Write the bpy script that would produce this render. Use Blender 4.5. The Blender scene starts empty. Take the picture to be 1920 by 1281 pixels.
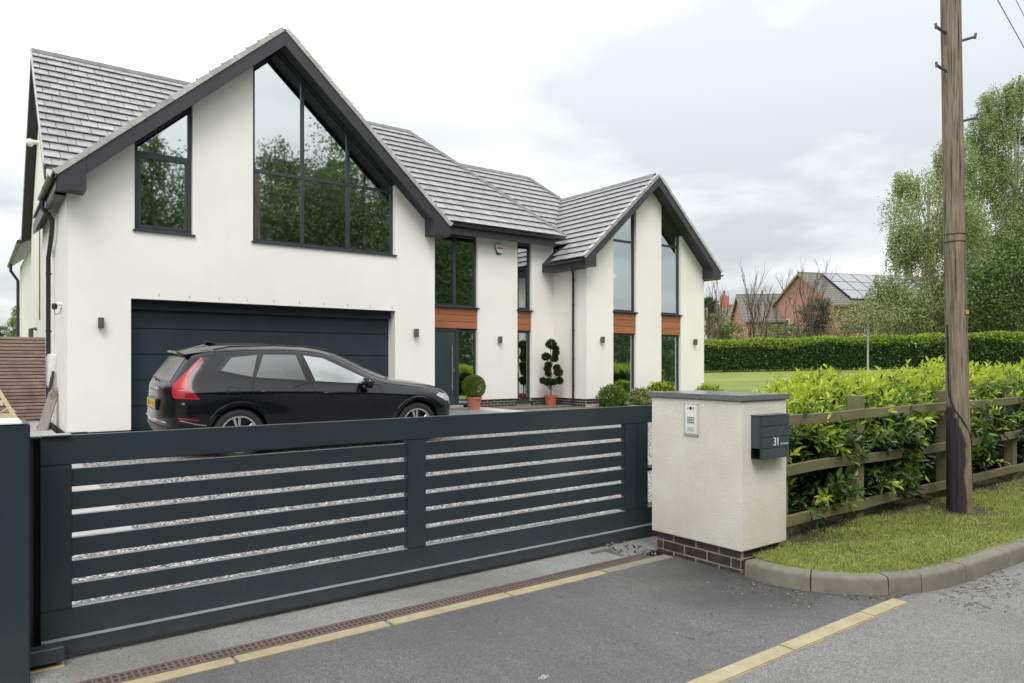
import bpy, bmesh, math, random
import numpy as np
from mathutils import Vector, Matrix
from mathutils.geometry import tessellate_polygon
from mathutils.bvhtree import BVHTree

SC = bpy.context.scene
COL = SC.collection
rnd = random.Random(7)
rng = np.random.default_rng(11)

# ------------------------------------------------------------------ camera
EYE = 1.6
FPX = 1355.0
HOR = 680.0
cam_d = bpy.data.cameras.new('camera')
cam = bpy.data.objects.new('camera', cam_d)
COL.objects.link(cam)
cam.location = (0, 0, EYE)
cam.rotation_euler = (math.radians(90), 0, -math.atan2(0.6, 0.8))
cam_d.sensor_fit = 'HORIZONTAL'
cam_d.sensor_width = 36.0
cam_d.lens = FPX / 1920.0 * 36.0
cam_d.shift_y = (HOR - 640.5) / 1920.0
cam_d.clip_start = 0.05
cam_d.clip_end = 3000.0
SC.camera = cam

# ------------------------------------------------------------------ world: overcast sky
SUN_EL, SUN_AZ = math.radians(52), math.radians(215)      # compass azimuth from +Y, clockwise
world = bpy.data.worlds.new('World')
SC.world = world
world.use_nodes = True
wn = world.node_tree
wn.nodes.clear()
def W(t, **k):
    n = wn.nodes.new(t)
    for a, b in k.items():
        setattr(n, a, b)
    return n
w_out = W('ShaderNodeOutputWorld')
w_bg = W('ShaderNodeBackground')
w_tc = W('ShaderNodeTexCoord')
w_sep = W('ShaderNodeSeparateXYZ')
wn.links.new(w_tc.outputs['Generated'], w_sep.inputs[0])
def wmath(op, a, b=None, c=None, clamp=False):
    n = W('ShaderNodeMath', operation=op, use_clamp=clamp)
    for i, s in enumerate((a, b, c)):
        if s is None: continue
        if isinstance(s, (int, float)): n.inputs[i].default_value = s
        else: wn.links.new(s, n.inputs[i])
    return n.outputs[0]
zc = wmath('MAXIMUM', w_sep.outputs[2], 0.0)
den = wmath('ADD', zc, 0.16)
cx = wmath('DIVIDE', w_sep.outputs[0], den)
cy = wmath('DIVIDE', w_sep.outputs[1], den)
comb = W('ShaderNodeCombineXYZ')
wn.links.new(cx, comb.inputs[0]); wn.links.new(cy, comb.inputs[1])
cl1 = W('ShaderNodeTexNoise')
cl1.inputs['Scale'].default_value = 0.95
cl1.inputs['Detail'].default_value = 5
cl1.inputs['Roughness'].default_value = 0.52
cl1.inputs['Distortion'].default_value = 0.25
off = W('ShaderNodeVectorMath', operation='ADD')
off.inputs[1].default_value = (3.1, 1.7, 0.4)
wn.links.new(comb.outputs[0], off.inputs[0])
wn.links.new(off.outputs[0], cl1.inputs['Vector'])
ramp = W('ShaderNodeValToRGB')
ramp.color_ramp.elements[0].position = 0.26
ramp.color_ramp.elements[0].color = (0.50, 0.535, 0.545, 1)
ramp.color_ramp.elements[1].position = 0.74
ramp.color_ramp.elements[1].color = (0.90, 0.905, 0.905, 1)
# one broad dark cloud bank stands over the east, the rest is thin bright stratus
wob = W('ShaderNodeTexNoise'); wob.inputs['Scale'].default_value = 1.6; wob.inputs['Detail'].default_value = 4
wn.links.new(comb.outputs[0], wob.inputs['Vector'])
dx_ = wmath('ABSOLUTE', wmath('SUBTRACT', cx, 1.80)); dy_ = wmath('ABSOLUTE', wmath('SUBTRACT', cy, 1.02))
dist_ = wmath('SQRT', wmath('ADD', wmath('MULTIPLY', dx_, dx_), wmath('MULTIPLY', dy_, dy_)))
dist_ = wmath('ADD', dist_, wmath('MULTIPLY', wmath('SUBTRACT', wob.outputs['Fac'], 0.5), 0.9))
bank = wmath('SUBTRACT', 1.0, wmath('DIVIDE', dist_, 0.85), clamp=True)
bank = wmath('POWER', bank, 0.8)
cfac = wmath('SUBTRACT', wmath('ADD', wmath('MULTIPLY', wmath('SUBTRACT', cl1.outputs['Fac'], 0.5), 1.7), 0.56), wmath('MULTIPLY', bank, 0.46))
wn.links.new(cfac, ramp.inputs[0])
lum = wmath('MULTIPLY_ADD', zc, 2.0 / 3.0, 1.0 / 3.0)         # CIE overcast sky: zenith three times the horizon
lum = wmath('MULTIPLY', lum, 2.0)
sc_c = W('ShaderNodeVectorMath', operation='SCALE')
wn.links.new(ramp.outputs[0], sc_c.inputs[0]); wn.links.new(lum, sc_c.inputs['Scale'])
sky = W('ShaderNodeTexSky', sky_type='NISHITA')
sky.sun_disc = False
sky.sun_elevation = SUN_EL
sky.sun_rotation = SUN_AZ
sky.air_density = 1.0; sky.dust_density = 3.0
sk_s = W('ShaderNodeVectorMath', operation='SCALE')
sk_s.inputs['Scale'].default_value = 0.012
wn.links.new(sky.outputs[0], sk_s.inputs[0])
addc = W('ShaderNodeVectorMath', operation='ADD')
wn.links.new(sc_c.outputs[0], addc.inputs[0]); wn.links.new(sk_s.outputs[0], addc.inputs[1])
wn.links.new(addc.outputs[0], w_bg.inputs['Color'])
w_bg.inputs['Strength'].default_value = 1.0
wn.links.new(w_bg.outputs[0], w_out.inputs[0])

sun_d = bpy.data.lights.new('sun', 'SUN')
sun_d.energy = 1.5
sun_d.angle = math.radians(28)
sun_d.color = (1.0, 0.965, 0.90)
sun = bpy.data.objects.new('sun', sun_d)
COL.objects.link(sun)
sdir = Vector((math.sin(SUN_AZ) * math.cos(SUN_EL), math.cos(SUN_AZ) * math.cos(SUN_EL), math.sin(SUN_EL)))
sun.rotation_euler = (-sdir).to_track_quat('-Z', 'Y').to_euler()
sun.location = sdir * 60

SC.view_settings.view_transform = 'Standard'
SC.view_settings.look = 'None'
SC.view_settings.exposure = 0.50
SC.view_settings.gamma = 1.0
SC.view_settings.use_curve_mapping = False
SC.cycles.max_bounces = 8
SC.cycles.transparent_max_bounces = 12

# ------------------------------------------------------------------ materials
MATS = {}
def new_mat(name):
    m = bpy.data.materials.new(name)
    m.use_nodes = True
    nt = m.node_tree
    b = nt.nodes['Principled BSDF']
    MATS[name] = m
    return m, nt, b
def N(nt, t, **k):
    n = nt.nodes.new(t)
    for a, v in k.items():
        setattr(n, a, v)
    return n
def noise(nt, scale, detail=3, rough=0.55, vec=None, dist=0.0):
    n = N(nt, 'ShaderNodeTexNoise')
    n.inputs['Scale'].default_value = scale
    n.inputs['Detail'].default_value = detail
    n.inputs['Roughness'].default_value = rough
    n.inputs['Distortion'].default_value = dist
    nt.links.new(vec if vec is not None else pos(nt), n.inputs['Vector'])
    return n.outputs['Fac']
def pos(nt):
    g = nt.nodes.get('POS')
    if g is None:
        g = N(nt, 'ShaderNodeNewGeometry'); g.name = 'POS'
    return g.outputs['Position']
def stretch(nt, s):
    m = N(nt, 'ShaderNodeVectorMath', operation='MULTIPLY')
    m.inputs[1].default_value = s
    nt.links.new(pos(nt), m.inputs[0])
    return m.outputs[0]
def ramp2(nt, fac, c0, c1, p0=0.35, p1=0.65):
    r = N(nt, 'ShaderNodeValToRGB')
    r.color_ramp.elements[0].position = p0; r.color_ramp.elements[1].position = p1
    r.color_ramp.elements[0].color = (*c0, 1); r.color_ramp.elements[1].color = (*c1, 1)
    nt.links.new(fac, r.inputs[0])
    return r.outputs[0]
def mixc(nt, a, b, fac, mode='MIX'):
    m = N(nt, 'ShaderNodeMix', data_type='RGBA', blend_type=mode)
    for s, v in ((6, a), (7, b)):
        if isinstance(v, tuple): m.inputs[s].default_value = (*v, 1)
        else: nt.links.new(v, m.inputs[s])
    if isinstance(fac, (int, float)): m.inputs[0].default_value = fac
    else: nt.links.new(fac, m.inputs[0])
    return m.outputs[2]
def mth(nt, op, a, b=None, clamp=False):
    n = N(nt, 'ShaderNodeMath', operation=op, use_clamp=clamp)
    for i, s in enumerate((a, b)):
        if s is None: continue
        if isinstance(s, (int, float)): n.inputs[i].default_value = s
        else: nt.links.new(s, n.inputs[i])
    return n.outputs[0]
def bump(nt, b, h, strength=0.3, dist=0.01):
    n = N(nt, 'ShaderNodeBump')
    n.inputs['Strength'].default_value = strength
    n.inputs['Distance'].default_value = dist
    nt.links.new(h, n.inputs['Height'])
    nt.links.new(n.outputs[0], b.inputs['Normal'])
    return n
def setp(b, **k):
    for a, v in k.items():
        b.inputs[a.replace('_', ' ')].default_value = v
def objrand(nt):
    return N(nt, 'ShaderNodeObjectInfo').outputs['Random']

def simple(name, col, rough=0.5, var=0.12, scale=6.0, bs=0.0, bscale=60.0, metal=0.0, rvar=0.0, orand=0.0, spec=0.5):
    m, nt, b = new_mat(name)
    c0 = tuple(x * (1 - var) for x in col); c1 = tuple(min(1, x * (1 + var)) for x in col)
    c = ramp2(nt, noise(nt, scale, 4), c0, c1, 0.3, 0.7)
    if orand:
        k = mth(nt, 'MULTIPLY_ADD', objrand(nt), orand * 2); nt.nodes[-1].inputs[2].default_value = 1 - orand
        cc = N(nt, 'ShaderNodeVectorMath', operation='SCALE')
        nt.links.new(c, cc.inputs[0]); nt.links.new(k, cc.inputs['Scale']); c = cc.outputs[0]
    nt.links.new(c, b.inputs['Base Color'])
    setp(b, Roughness=rough, Metallic=metal)
    b.inputs['Specular IOR Level'].default_value = spec
    if rvar:
        r = N(nt, 'ShaderNodeMapRange')
        r.inputs[3].default_value = max(0.02, rough - rvar); r.inputs[4].default_value = min(1, rough + rvar)
        nt.links.new(noise(nt, scale * 2.3, 3), r.inputs[0]); nt.links.new(r.outputs[0], b.inputs['Roughness'])
    if bs:
        bump(nt, b, noise(nt, bscale, 4), bs, 0.01)
    return m

# white render of the house: faint trowel mottling and weather streaks
m, nt, b = new_mat('house_render')
c = ramp2(nt, noise(nt, 0.7, 5), (0.755, 0.74, 0.705), (0.81, 0.795, 0.76))
st = noise(nt, 1.0, 4, 0.6, stretch(nt, (5, 5, 0.35)))
c = mixc(nt, c, (0.66, 0.635, 0.585), mth(nt, 'MULTIPLY', ramp2(nt, st, (0, 0, 0), (1, 1, 1), 0.52, 0.75), 0.13))
nt.links.new(c, b.inputs['Base Color']); setp(b, Roughness=0.85)
bump(nt, b, noise(nt, 220, 3), 0.12, 0.004)
# coarser roughcast of the gate pillar
m, nt, b = new_mat('roughcast')
c = ramp2(nt, noise(nt, 2.0, 5), (0.66, 0.63, 0.54), (0.76, 0.735, 0.655))
sep = N(nt, 'ShaderNodeSeparateXYZ'); nt.links.new(pos(nt), sep.inputs[0])
low = N(nt, 'ShaderNodeMapRange'); nt.links.new(sep.outputs[2], low.inputs[0])
low.inputs[1].default_value = 0.55; low.inputs[2].default_value = 0.16; low.inputs[3].default_value = 0; low.inputs[4].default_value = 1
dirt = mth(nt, 'MULTIPLY', low.outputs[0], noise(nt, 5, 5, 0.65, stretch(nt, (1, 1, 0.35))))
c = mixc(nt, c, (0.40, 0.37, 0.28), mth(nt, 'MULTIPLY', dirt, 0.7, True))
spk = noise(nt, 95, 2)
c = mixc(nt, c, (0.50, 0.47, 0.40), mth(nt, 'MULTIPLY', ramp2(nt, spk, (1, 1, 1), (0, 0, 0), 0.30, 0.46), 0.55))
nt.links.new(c, b.inputs['Base Color']); setp(b, Roughness=0.9)
v = N(nt, 'ShaderNodeTexVoronoi'); v.inputs['Scale'].default_value = 165; nt.links.new(pos(nt), v.inputs['Vector'])
h = mth(nt, 'ADD', mth(nt, 'MULTIPLY', noise(nt, 150, 4), 1.4), v.outputs['Distance'])
bump(nt, b, h, 0.7, 0.006)

def metal_paint(name, col, rough, streak=0.10):
    m, nt, b = new_mat(name)
    st = noise(nt, 2.2, 5, 0.6, stretch(nt, (1.0, 1.0, 0.45)))
    c = ramp2(nt, st, tuple(x * (1 - streak) for x in col), tuple(x * (1 + streak) for x in col))
    if name == 'gate_paint':
        sp_ = N(nt, 'ShaderNodeSeparateXYZ'); nt.links.new(pos(nt), sp_.inputs[0])
        lw = N(nt, 'ShaderNodeMapRange'); nt.links.new(sp_.outputs[2], lw.inputs[0])
        lw.inputs[1].default_value = 0.55; lw.inputs[2].default_value = 0.05; lw.inputs[3].default_value = 0.06; lw.inputs[4].default_value = 0.42
        c = mixc(nt, c, (0.17, 0.165, 0.15), mth(nt, 'MULTIPLY', lw.outputs[0], mth(nt, 'MULTIPLY', noise(nt, 7, 6, 0.7), noise(nt, 40, 3, 0.6))))
    nt.links.new(c, b.inputs['Base Color'])
    r = N(nt, 'ShaderNodeMapRange')
    r.inputs[3].default_value = rough - 0.06; r.inputs[4].default_value = rough + 0.10
    nt.links.new(noise(nt, 5, 4), r.inputs[0]); nt.links.new(r.outputs[0], b.inputs['Roughness'])
    bump(nt, b, noise(nt, 420, 2), 0.05, 0.001)
    return m
metal_paint('gate_paint', (0.015, 0.028, 0.037), 0.38)
metal_paint('sky_glint', (0.26, 0.29, 0.30), 0.25)  # pale tone standing in for sky reflected off the gate's upper edges
metal_paint('garage_paint', (0.017, 0.030, 0.041), 0.42)
metal_paint('frame_paint', (0.030, 0.040, 0.044), 0.38)
metal_paint('fascia_paint', (0.030, 0.030, 0.036), 0.42)
metal_paint('gutter_black', (0.028, 0.029, 0.032), 0.34)
metal_paint('mailbox_paint', (0.040, 0.058, 0.066), 0.38)
metal_paint('door_paint', (0.036, 0.052, 0.060), 0.35)
simple('dark_void', (0.006, 0.006, 0.007), 0.7)
simple('lamp_grey', (0.09, 0.09, 0.09), 0.4)
simple('satin_grey', (0.50, 0.50, 0.49), 0.4)
simple('white_plastic', (0.72, 0.72, 0.69), 0.35)
simple('brushed_steel', (0.62, 0.62, 0.62), 0.28, metal=1.0, rvar=0.08)
simple('galvanised', (0.50, 0.51, 0.52), 0.42, metal=0.9, var=0.2, scale=18, rvar=0.1)
simple('terracotta', (0.42, 0.105, 0.05), 0.65, var=0.2, scale=9, bs=0.1)
simple('terracotta_pale', (0.40, 0.135, 0.085), 0.6, var=0.2, scale=9, bs=0.1)
simple('mortar', (0.36, 0.30, 0.25), 0.9, var=0.2, scale=30, bs=0.3, bscale=150)
simple('mortar_pale', (0.42, 0.40, 0.37), 0.9, var=0.15, scale=30, bs=0.3, bscale=150)
simple('dark_brick', (0.050, 0.038, 0.037), 0.62, var=0.4, scale=14, bs=0.35, bscale=90, orand=0.30, rvar=0.12)
simple('red_brick_far', (0.42, 0.215, 0.175), 0.85, var=0.18, scale=3.0, bs=0.2)
simple('soil', (0.030, 0.022, 0.015), 0.95, var=0.5, scale=12, bs=0.8, bscale=40)
simple('room_wall', (0.12, 0.115, 0.10), 0.9)
simple('room_blind', (0.34, 0.34, 0.33), 0.8)
simple('candle_ivory', (0.75, 0.72, 0.60), 0.5)
simple('coping_stone', (0.15, 0.155, 0.155), 0.20, var=0.35, scale=70, rvar=0.12)
simple('wet_stone', (0.055, 0.058, 0.055), 0.3, var=0.4, scale=20)
simple('concrete_pale', (0.46, 0.455, 0.43), 0.75, var=0.12, scale=4, bs=0.2, bscale=120)
simple('slab_grey', (0.20, 0.21, 0.215), 0.35, var=0.2, scale=3, bs=0.1, bscale=60, rvar=0.15)
simple('red_print', (0.42, 0.06, 0.05), 0.5)
simple('blue_plastic', (0.035, 0.03, 0.12), 0.4)
simple('yellow_tag', (0.50, 0.36, 0.04), 0.5)
simple('white_print', (0.80, 0.82, 0.80), 0.6)
simple('black_cable', (0.012, 0.012, 0.012), 0.5)
simple('brass', (0.30, 0.22, 0.12), 0.35, metal=0.8)

# roof tiles, wet grey concrete
def tile_mat(name, col):
    m, nt, b = new_mat(name)
    k = mth(nt, 'MULTIPLY_ADD', objrand(nt), 0.30); nt.nodes[-1].inputs[2].default_value = 0.85
    c = ramp2(nt, noise(nt, 5, 6, 0.65), tuple(x * 0.8 for x in col), tuple(x * 1.2 for x in col))
    c = mixc(nt, c, (0.20, 0.20, 0.20), mth(nt, 'MULTIPLY', ramp2(nt, noise(nt, 60, 3), (0, 0, 0), (1, 1, 1), 0.55, 0.75), 0.35))
    sc = N(nt, 'ShaderNodeVectorMath', operation='SCALE')
    nt.links.new(c, sc.inputs[0]); nt.links.new(k, sc.inputs['Scale'])
    nt.links.new(sc.outputs[0], b.inputs['Base Color'])
    r = N(nt, 'ShaderNodeMapRange'); r.inputs[3].default_value = 0.22; r.inputs[4].default_value = 0.5
    nt.links.new(noise(nt, 9, 4), r.inputs[0]); nt.links.new(r.outputs[0], b.inputs['Roughness'])
    b.inputs['IOR'].default_value = 1.6
    bump(nt, b, noise(nt, 110, 4), 0.2, 0.004)
    return m
tile_mat('roof_tile_grey', (0.275, 0.268, 0.276))
tile_mat('verge_grey', (0.38, 0.38, 0.365))
tile_mat('ridge_grey', (0.085, 0.085, 0.090))

# glass: coated double glazing, strong reflection over a dim room
def glass_mat(name, tint, base, rough=0.0, wave=0.0, thru=(0.5, 0.55, 0.53)):
    m, nt, b = new_mat(name)
    nt.nodes.remove(b)
    out = nt.nodes['Material Output']
    gl = N(nt, 'ShaderNodeBsdfGlossy'); gl.inputs['Color'].default_value = (*tint, 1); gl.inputs['Roughness'].default_value = rough
    tr = N(nt, 'ShaderNodeBsdfTransparent'); tr.inputs['Color'].default_value = (*thru, 1)
    fr = N(nt, 'ShaderNodeFresnel'); fr.inputs['IOR'].default_value = 1.5
    f = mth(nt, 'ADD', mth(nt, 'MULTIPLY', fr.outputs[0], 1.6), base, True)
    if wave:
        bn = N(nt, 'ShaderNodeBump'); bn.inputs['Strength'].default_value = wave; bn.inputs['Distance'].default_value = 0.02
        nt.links.new(noise(nt, 1.1, 1), bn.inputs['Height']); nt.links.new(bn.outputs[0], gl.inputs['Normal'])
    mx = N(nt, 'ShaderNodeMixShader')
    nt.links.new(f, mx.inputs[0]); nt.links.new(tr.outputs[0], mx.inputs[1]); nt.links.new(gl.outputs[0], mx.inputs[2])
    nt.links.new(mx.outputs[0], out.inputs[0])
    return m
glass_mat('window_glass', (0.90, 0.97, 0.97), 0.50, rough=0.02, wave=0.014, thru=(0.80, 0.86, 0.83))
glass_mat('solar_glass', (0.66, 0.68, 0.71), 0.30, rough=0.06, thru=(0.04, 0.05, 0.08))

# timber
def wood(name, c0, c1, scale=(1.2, 18, 18), rough=0.6, stain=None, orand=0.12):
    m, nt, b = new_mat(name)
    n = noise(nt, 3.0, 6, 0.62, stretch(nt, scale), 0.6)
    c = ramp2(nt, n, c0, c1, 0.28, 0.72)
    if stain:
        c = mixc(nt, c, stain, ramp2(nt, noise(nt, 2.6, 4), (0, 0, 0), (1, 1, 1), 0.48, 0.70))
    k = mth(nt, 'MULTIPLY_ADD', objrand(nt), orand * 2); nt.nodes[-1].inputs[2].default_value = 1 - orand
    sc = N(nt, 'ShaderNodeVectorMath', operation='SCALE')
    nt.links.new(c, sc.inputs[0]); nt.links.new(k, sc.inputs['Scale'])
    nt.links.new(sc.outputs[0], b.inputs['Base Color'])
    setp(b, Roughness=rough)
    bump(nt, b, n, 0.35, 0.004)
    return m
wood('cladding_wood', (0.25, 0.085, 0.035), (0.37, 0.145, 0.065), (1.0, 20, 26), 0.5)
wood('slat_wood', (0.17, 0.11, 0.09), (0.40, 0.29, 0.245), (2.0, 12, 22), 0.7, stain=(0.20, 0.12, 0.105))
wood('fence_wood', (0.095, 0.082, 0.042), (0.205, 0.178, 0.095), (1.4, 20, 24), 0.8, stain=(0.13, 0.135, 0.055))
wood('play_wood', (0.50, 0.38, 0.23), (0.68, 0.55, 0.38), (8, 8, 8), 0.6)
wood('plank_grey', (0.17, 0.15, 0.135), (0.27, 0.25, 0.23), (8, 8, 1.5), 0.8)
# telegraph pole: vertical grain, dark weathered split side and algae low down
m, nt, b = new_mat('pole_wood')
g = noise(nt, 6.0, 7, 0.68, stretch(nt, (9, 9, 0.5)), 0.4)
c = ramp2(nt, g, (0.075, 0.058, 0.040), (0.330, 0.265, 0.190), 0.30, 0.70)
sep = N(nt, 'ShaderNodeSeparateXYZ'); nt.links.new(pos(nt), sep.inputs[0])
al = N(nt, 'ShaderNodeMapRange'); nt.links.new(sep.outputs[2], al.inputs[0])
al.inputs[1].default_value = 1.3; al.inputs[2].default_value = 0.2; al.inputs[3].default_value = 0; al.inputs[4].default_value = 0.6
c = mixc(nt, c, (0.14, 0.135, 0.045), al.outputs[0])
crk = noise(nt, 5.0, 4, 0.5, stretch(nt, (12, 12, 0.22)), 0.3)
crf = ramp2(nt, crk, (1, 1, 1), (0, 0, 0), 0.36, 0.41)
c = mixc(nt, c, (0.02, 0.015, 0.012), mth(nt, 'MULTIPLY', crf, 0.85))
# an old dark stain runs down one side of the shaft and covers that side of the foot
lf = N(nt, 'ShaderNodeVectorMath', operation='DOT_PRODUCT'); nt.links.new(pos(nt), lf.inputs[0]); lf.inputs[1].default_value = (-0.8, 0.6, 0.0)
side_ = mth(nt, 'ADD', mth(nt, 'ADD', lf.outputs['Value'], 4.490), mth(nt, 'MULTIPLY', sep.outputs[2], -0.018))
edge_ = noise(nt, 2.5, 5, 0.7, stretch(nt, (3, 3, 1.0)))
hgt_ = N(nt, 'ShaderNodeMapRange'); nt.links.new(sep.outputs[2], hgt_.inputs[0])
hgt_.inputs[1].default_value = 2.6; hgt_.inputs[2].default_value = 0.8; hgt_.inputs[1].default_value = 1.5; hgt_.inputs[3].default_value = -0.20; hgt_.inputs[4].default_value = 0.0
stn = mth(nt, 'ADD', mth(nt, 'ADD', side_, hgt_.outputs[0]), mth(nt, 'MULTIPLY', mth(nt, 'SUBTRACT', edge_, 0.5), 0.16))
stf = ramp2(nt, mth(nt, 'ADD', mth(nt, 'MULTIPLY', stn, 8.0), 0.5), (0, 0, 0), (1, 1, 1), 0.45, 0.62)
c = mixc(nt, c, ramp2(nt, g, (0.010, 0.008, 0.010), (0.050, 0.040, 0.040), 0.35, 0.8), stf)
nt.links.new(c, b.inputs['Base Color']); setp(b, Roughness=0.82)
hh = mth(nt, 'SUBTRACT', g, mth(nt, 'MULTIPLY', crf, 1.2))
bump(nt, b, hh, 0.6, 0.012)
m, nt, b = new_mat('tar_wood')
g = noise(nt, 6.0, 6, 0.68, stretch(nt, (14, 14, 0.6)), 0.4)
c = ramp2(nt, g, (0.012, 0.010, 0.012), (0.06, 0.048, 0.05), 0.35, 0.8)
nt.links.new(c, b.inputs['Base Color']); setp(b, Roughness=0.75)
bump(nt, b, g, 0.7, 0.012)
wood('bark_brown', (0.05, 0.038, 0.028), (0.13, 0.105, 0.08), (8, 8, 2), 0.9)
wood('bark_pale', (0.30, 0.27, 0.23), (0.52, 0.49, 0.44), (6, 6, 3), 0.8)

# asphalt, gravel, concrete edging
def asphalt(name, base, chip, rough, dens=1.0, stain=(0.05, 0.05, 0.05), stain_amt=0.5, scale=215, damp=None):
    m, nt, b = new_mat(name)
    v = N(nt, 'ShaderNodeTexVoronoi'); v.inputs['Scale'].default_value = scale
    nt.links.new(pos(nt), v.inputs['Vector'])
    bw = N(nt, 'ShaderNodeRGBToBW'); nt.links.new(v.outputs['Color'], bw.inputs[0])
    c = ramp2(nt, bw.outputs[0], tuple(x * 0.55 for x in base), tuple(x * 1.5 for x in base), 0.2, 0.8)
    c = mixc(nt, c, chip, mth(nt, 'MULTIPLY', ramp2(nt, bw.outputs[0], (0, 0, 0), (1, 1, 1), 0.66, 0.80), 0.75 * dens))
    big = noise(nt, 0.9, 5, 0.6)
    c = mixc(nt, c, stain, mth(nt, 'MULTIPLY', ramp2(nt, big, (1, 1, 1), (0, 0, 0), 0.36, 0.62), stain_amt))
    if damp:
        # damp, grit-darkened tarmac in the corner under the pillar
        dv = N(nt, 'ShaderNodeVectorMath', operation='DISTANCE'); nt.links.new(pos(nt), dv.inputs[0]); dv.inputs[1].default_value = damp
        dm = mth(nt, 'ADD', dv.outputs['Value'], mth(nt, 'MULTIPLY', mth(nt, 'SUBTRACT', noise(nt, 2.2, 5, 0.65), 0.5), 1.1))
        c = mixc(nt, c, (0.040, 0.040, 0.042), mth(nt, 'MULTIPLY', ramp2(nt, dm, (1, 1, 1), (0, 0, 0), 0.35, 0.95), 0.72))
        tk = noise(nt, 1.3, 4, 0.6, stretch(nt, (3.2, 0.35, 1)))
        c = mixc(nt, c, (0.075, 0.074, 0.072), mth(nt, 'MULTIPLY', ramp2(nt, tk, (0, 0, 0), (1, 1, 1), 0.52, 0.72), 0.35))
    nt.links.new(c, b.inputs['Base Color'])
    r = N(nt, 'ShaderNodeMapRange'); r.inputs[3].default_value = rough - 0.14; r.inputs[4].default_value = rough + 0.14
    nt.links.new(noise(nt, 1.6, 4), r.inputs[0]); nt.links.new(r.outputs[0], b.inputs['Roughness'])
    hgt = mth(nt, 'ADD', mth(nt, 'MULTIPLY', v.outputs['Distance'], -1.0), mth(nt, 'MULTIPLY', noise(nt, scale * 0.7, 3), 0.6))
    bump(nt, b, hgt, 0.7, 0.006)
    return m
asphalt('road_asphalt', (0.190, 0.187, 0.183), (0.34, 0.335, 0.325), 0.60, dens=0.7, stain_amt=0.25, stain=(0.10, 0.10, 0.10))
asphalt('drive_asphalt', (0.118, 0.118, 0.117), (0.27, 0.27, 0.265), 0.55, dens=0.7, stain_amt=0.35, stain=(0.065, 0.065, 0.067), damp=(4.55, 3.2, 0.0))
asphalt('threshold_asphalt', (0.29, 0.29, 0.28), (0.40, 0.40, 0.39), 0.55, stain=(0.13, 0.125, 0.11), stain_amt=0.6, scale=190)
m, nt, b = new_mat('gravel')
v = N(nt, 'ShaderNodeTexVoronoi'); v.inputs['Scale'].default_value = 46; nt.links.new(pos(nt), v.inputs['Vector'])
bw = N(nt, 'ShaderNodeRGBToBW'); nt.links.new(v.outputs['Color'], bw.inputs[0])
r = N(nt, 'ShaderNodeValToRGB'); r.color_ramp.interpolation = 'CONSTANT'
stops = [(0, (0.16, 0.16, 0.16)), (0.27, (0.34, 0.33, 0.31)), (0.42, (0.50, 0.50, 0.49)), (0.56, (0.30, 0.24, 0.18)), (0.62, (0.58, 0.57, 0.55)), (0.72, (0.22, 0.235, 0.26))]
while len(r.color_ramp.elements) < len(stops): r.color_ramp.elements.new(0.5)
for e, (p, cc) in zip(r.color_ramp.elements, stops): e.position = p; e.color = (*cc, 1)
nt.links.new(bw.outputs[0], r.inputs[0])
c = mixc(nt, r.outputs[0], (0.02, 0.02, 0.02), ramp2(nt, v.outputs['Distance'], (0, 0, 0), (1, 1, 1), 0.50, 0.75))
nt.links.new(c, b.inputs['Base Color']); setp(b, Roughness=0.7)
bump(nt, b, mth(nt, 'MULTIPLY', v.outputs['Distance'], -1.0), 1.0, 0.02)

m, nt, b = new_mat('gravel_brown')
v = N(nt, 'ShaderNodeTexVoronoi'); v.inputs['Scale'].default_value = 36; nt.links.new(pos(nt), v.inputs['Vector'])
bw = N(nt, 'ShaderNodeRGBToBW'); nt.links.new(v.outputs['Color'], bw.inputs[0])
c = ramp2(nt, bw.outputs[0], (0.07, 0.055, 0.04), (0.36, 0.30, 0.23), 0.25, 0.8)
nt.links.new(c, b.inputs['Base Color']); setp(b, Roughness=0.7)
bump(nt, b, mth(nt, 'MULTIPLY', v.outputs['Distance'], -1.0), 1.0, 0.02)
def weathered(name, col, dirtc, rough=0.85, moss=None):
    m, nt, b = new_mat(name)
    c = ramp2(nt, noise(nt, 3.0, 6, 0.65), tuple(x * 0.82 for x in col), tuple(min(1, x * 1.15) for x in col), 0.3, 0.7)
    c = mixc(nt, c, dirtc, mth(nt, 'MULTIPLY', ramp2(nt, noise(nt, 9, 6, 0.7), (0, 0, 0), (1, 1, 1), 0.48, 0.75), 0.55))
    c = mixc(nt, c, tuple(x * 0.45 for x in col), mth(nt, 'MULTIPLY', ramp2(nt, noise(nt, 140, 2), (1, 1, 1), (0, 0, 0), 0.28, 0.44), 0.5))
    if moss: c = mixc(nt, c, moss, mth(nt, 'MULTIPLY', ramp2(nt, noise(nt, 1.7, 6, 0.7), (0, 0, 0), (1, 1, 1), 0.50, 0.72), 0.6))
    nt.links.new(c, b.inputs['Base Color']); setp(b, Roughness=rough)
    bump(nt, b, noise(nt, 130, 4), 0.35, 0.004)
    return m
weathered('edging_concrete', (0.36, 0.305, 0.195), (0.20, 0.165, 0.10))
weathered('edging_grey', (0.235, 0.22, 0.17), (0.14, 0.125, 0.09))
weathered('kerb_concrete', (0.180, 0.168, 0.132), (0.075, 0.065, 0.045), moss=(0.085, 0.082, 0.042))
weathered('rusty_iron', (0.135, 0.100, 0.090), (0.16, 0.085, 0.055), 0.75)
weathered('path_concrete', (0.36, 0.36, 0.355), (0.38, 0.37, 0.35))

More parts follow.
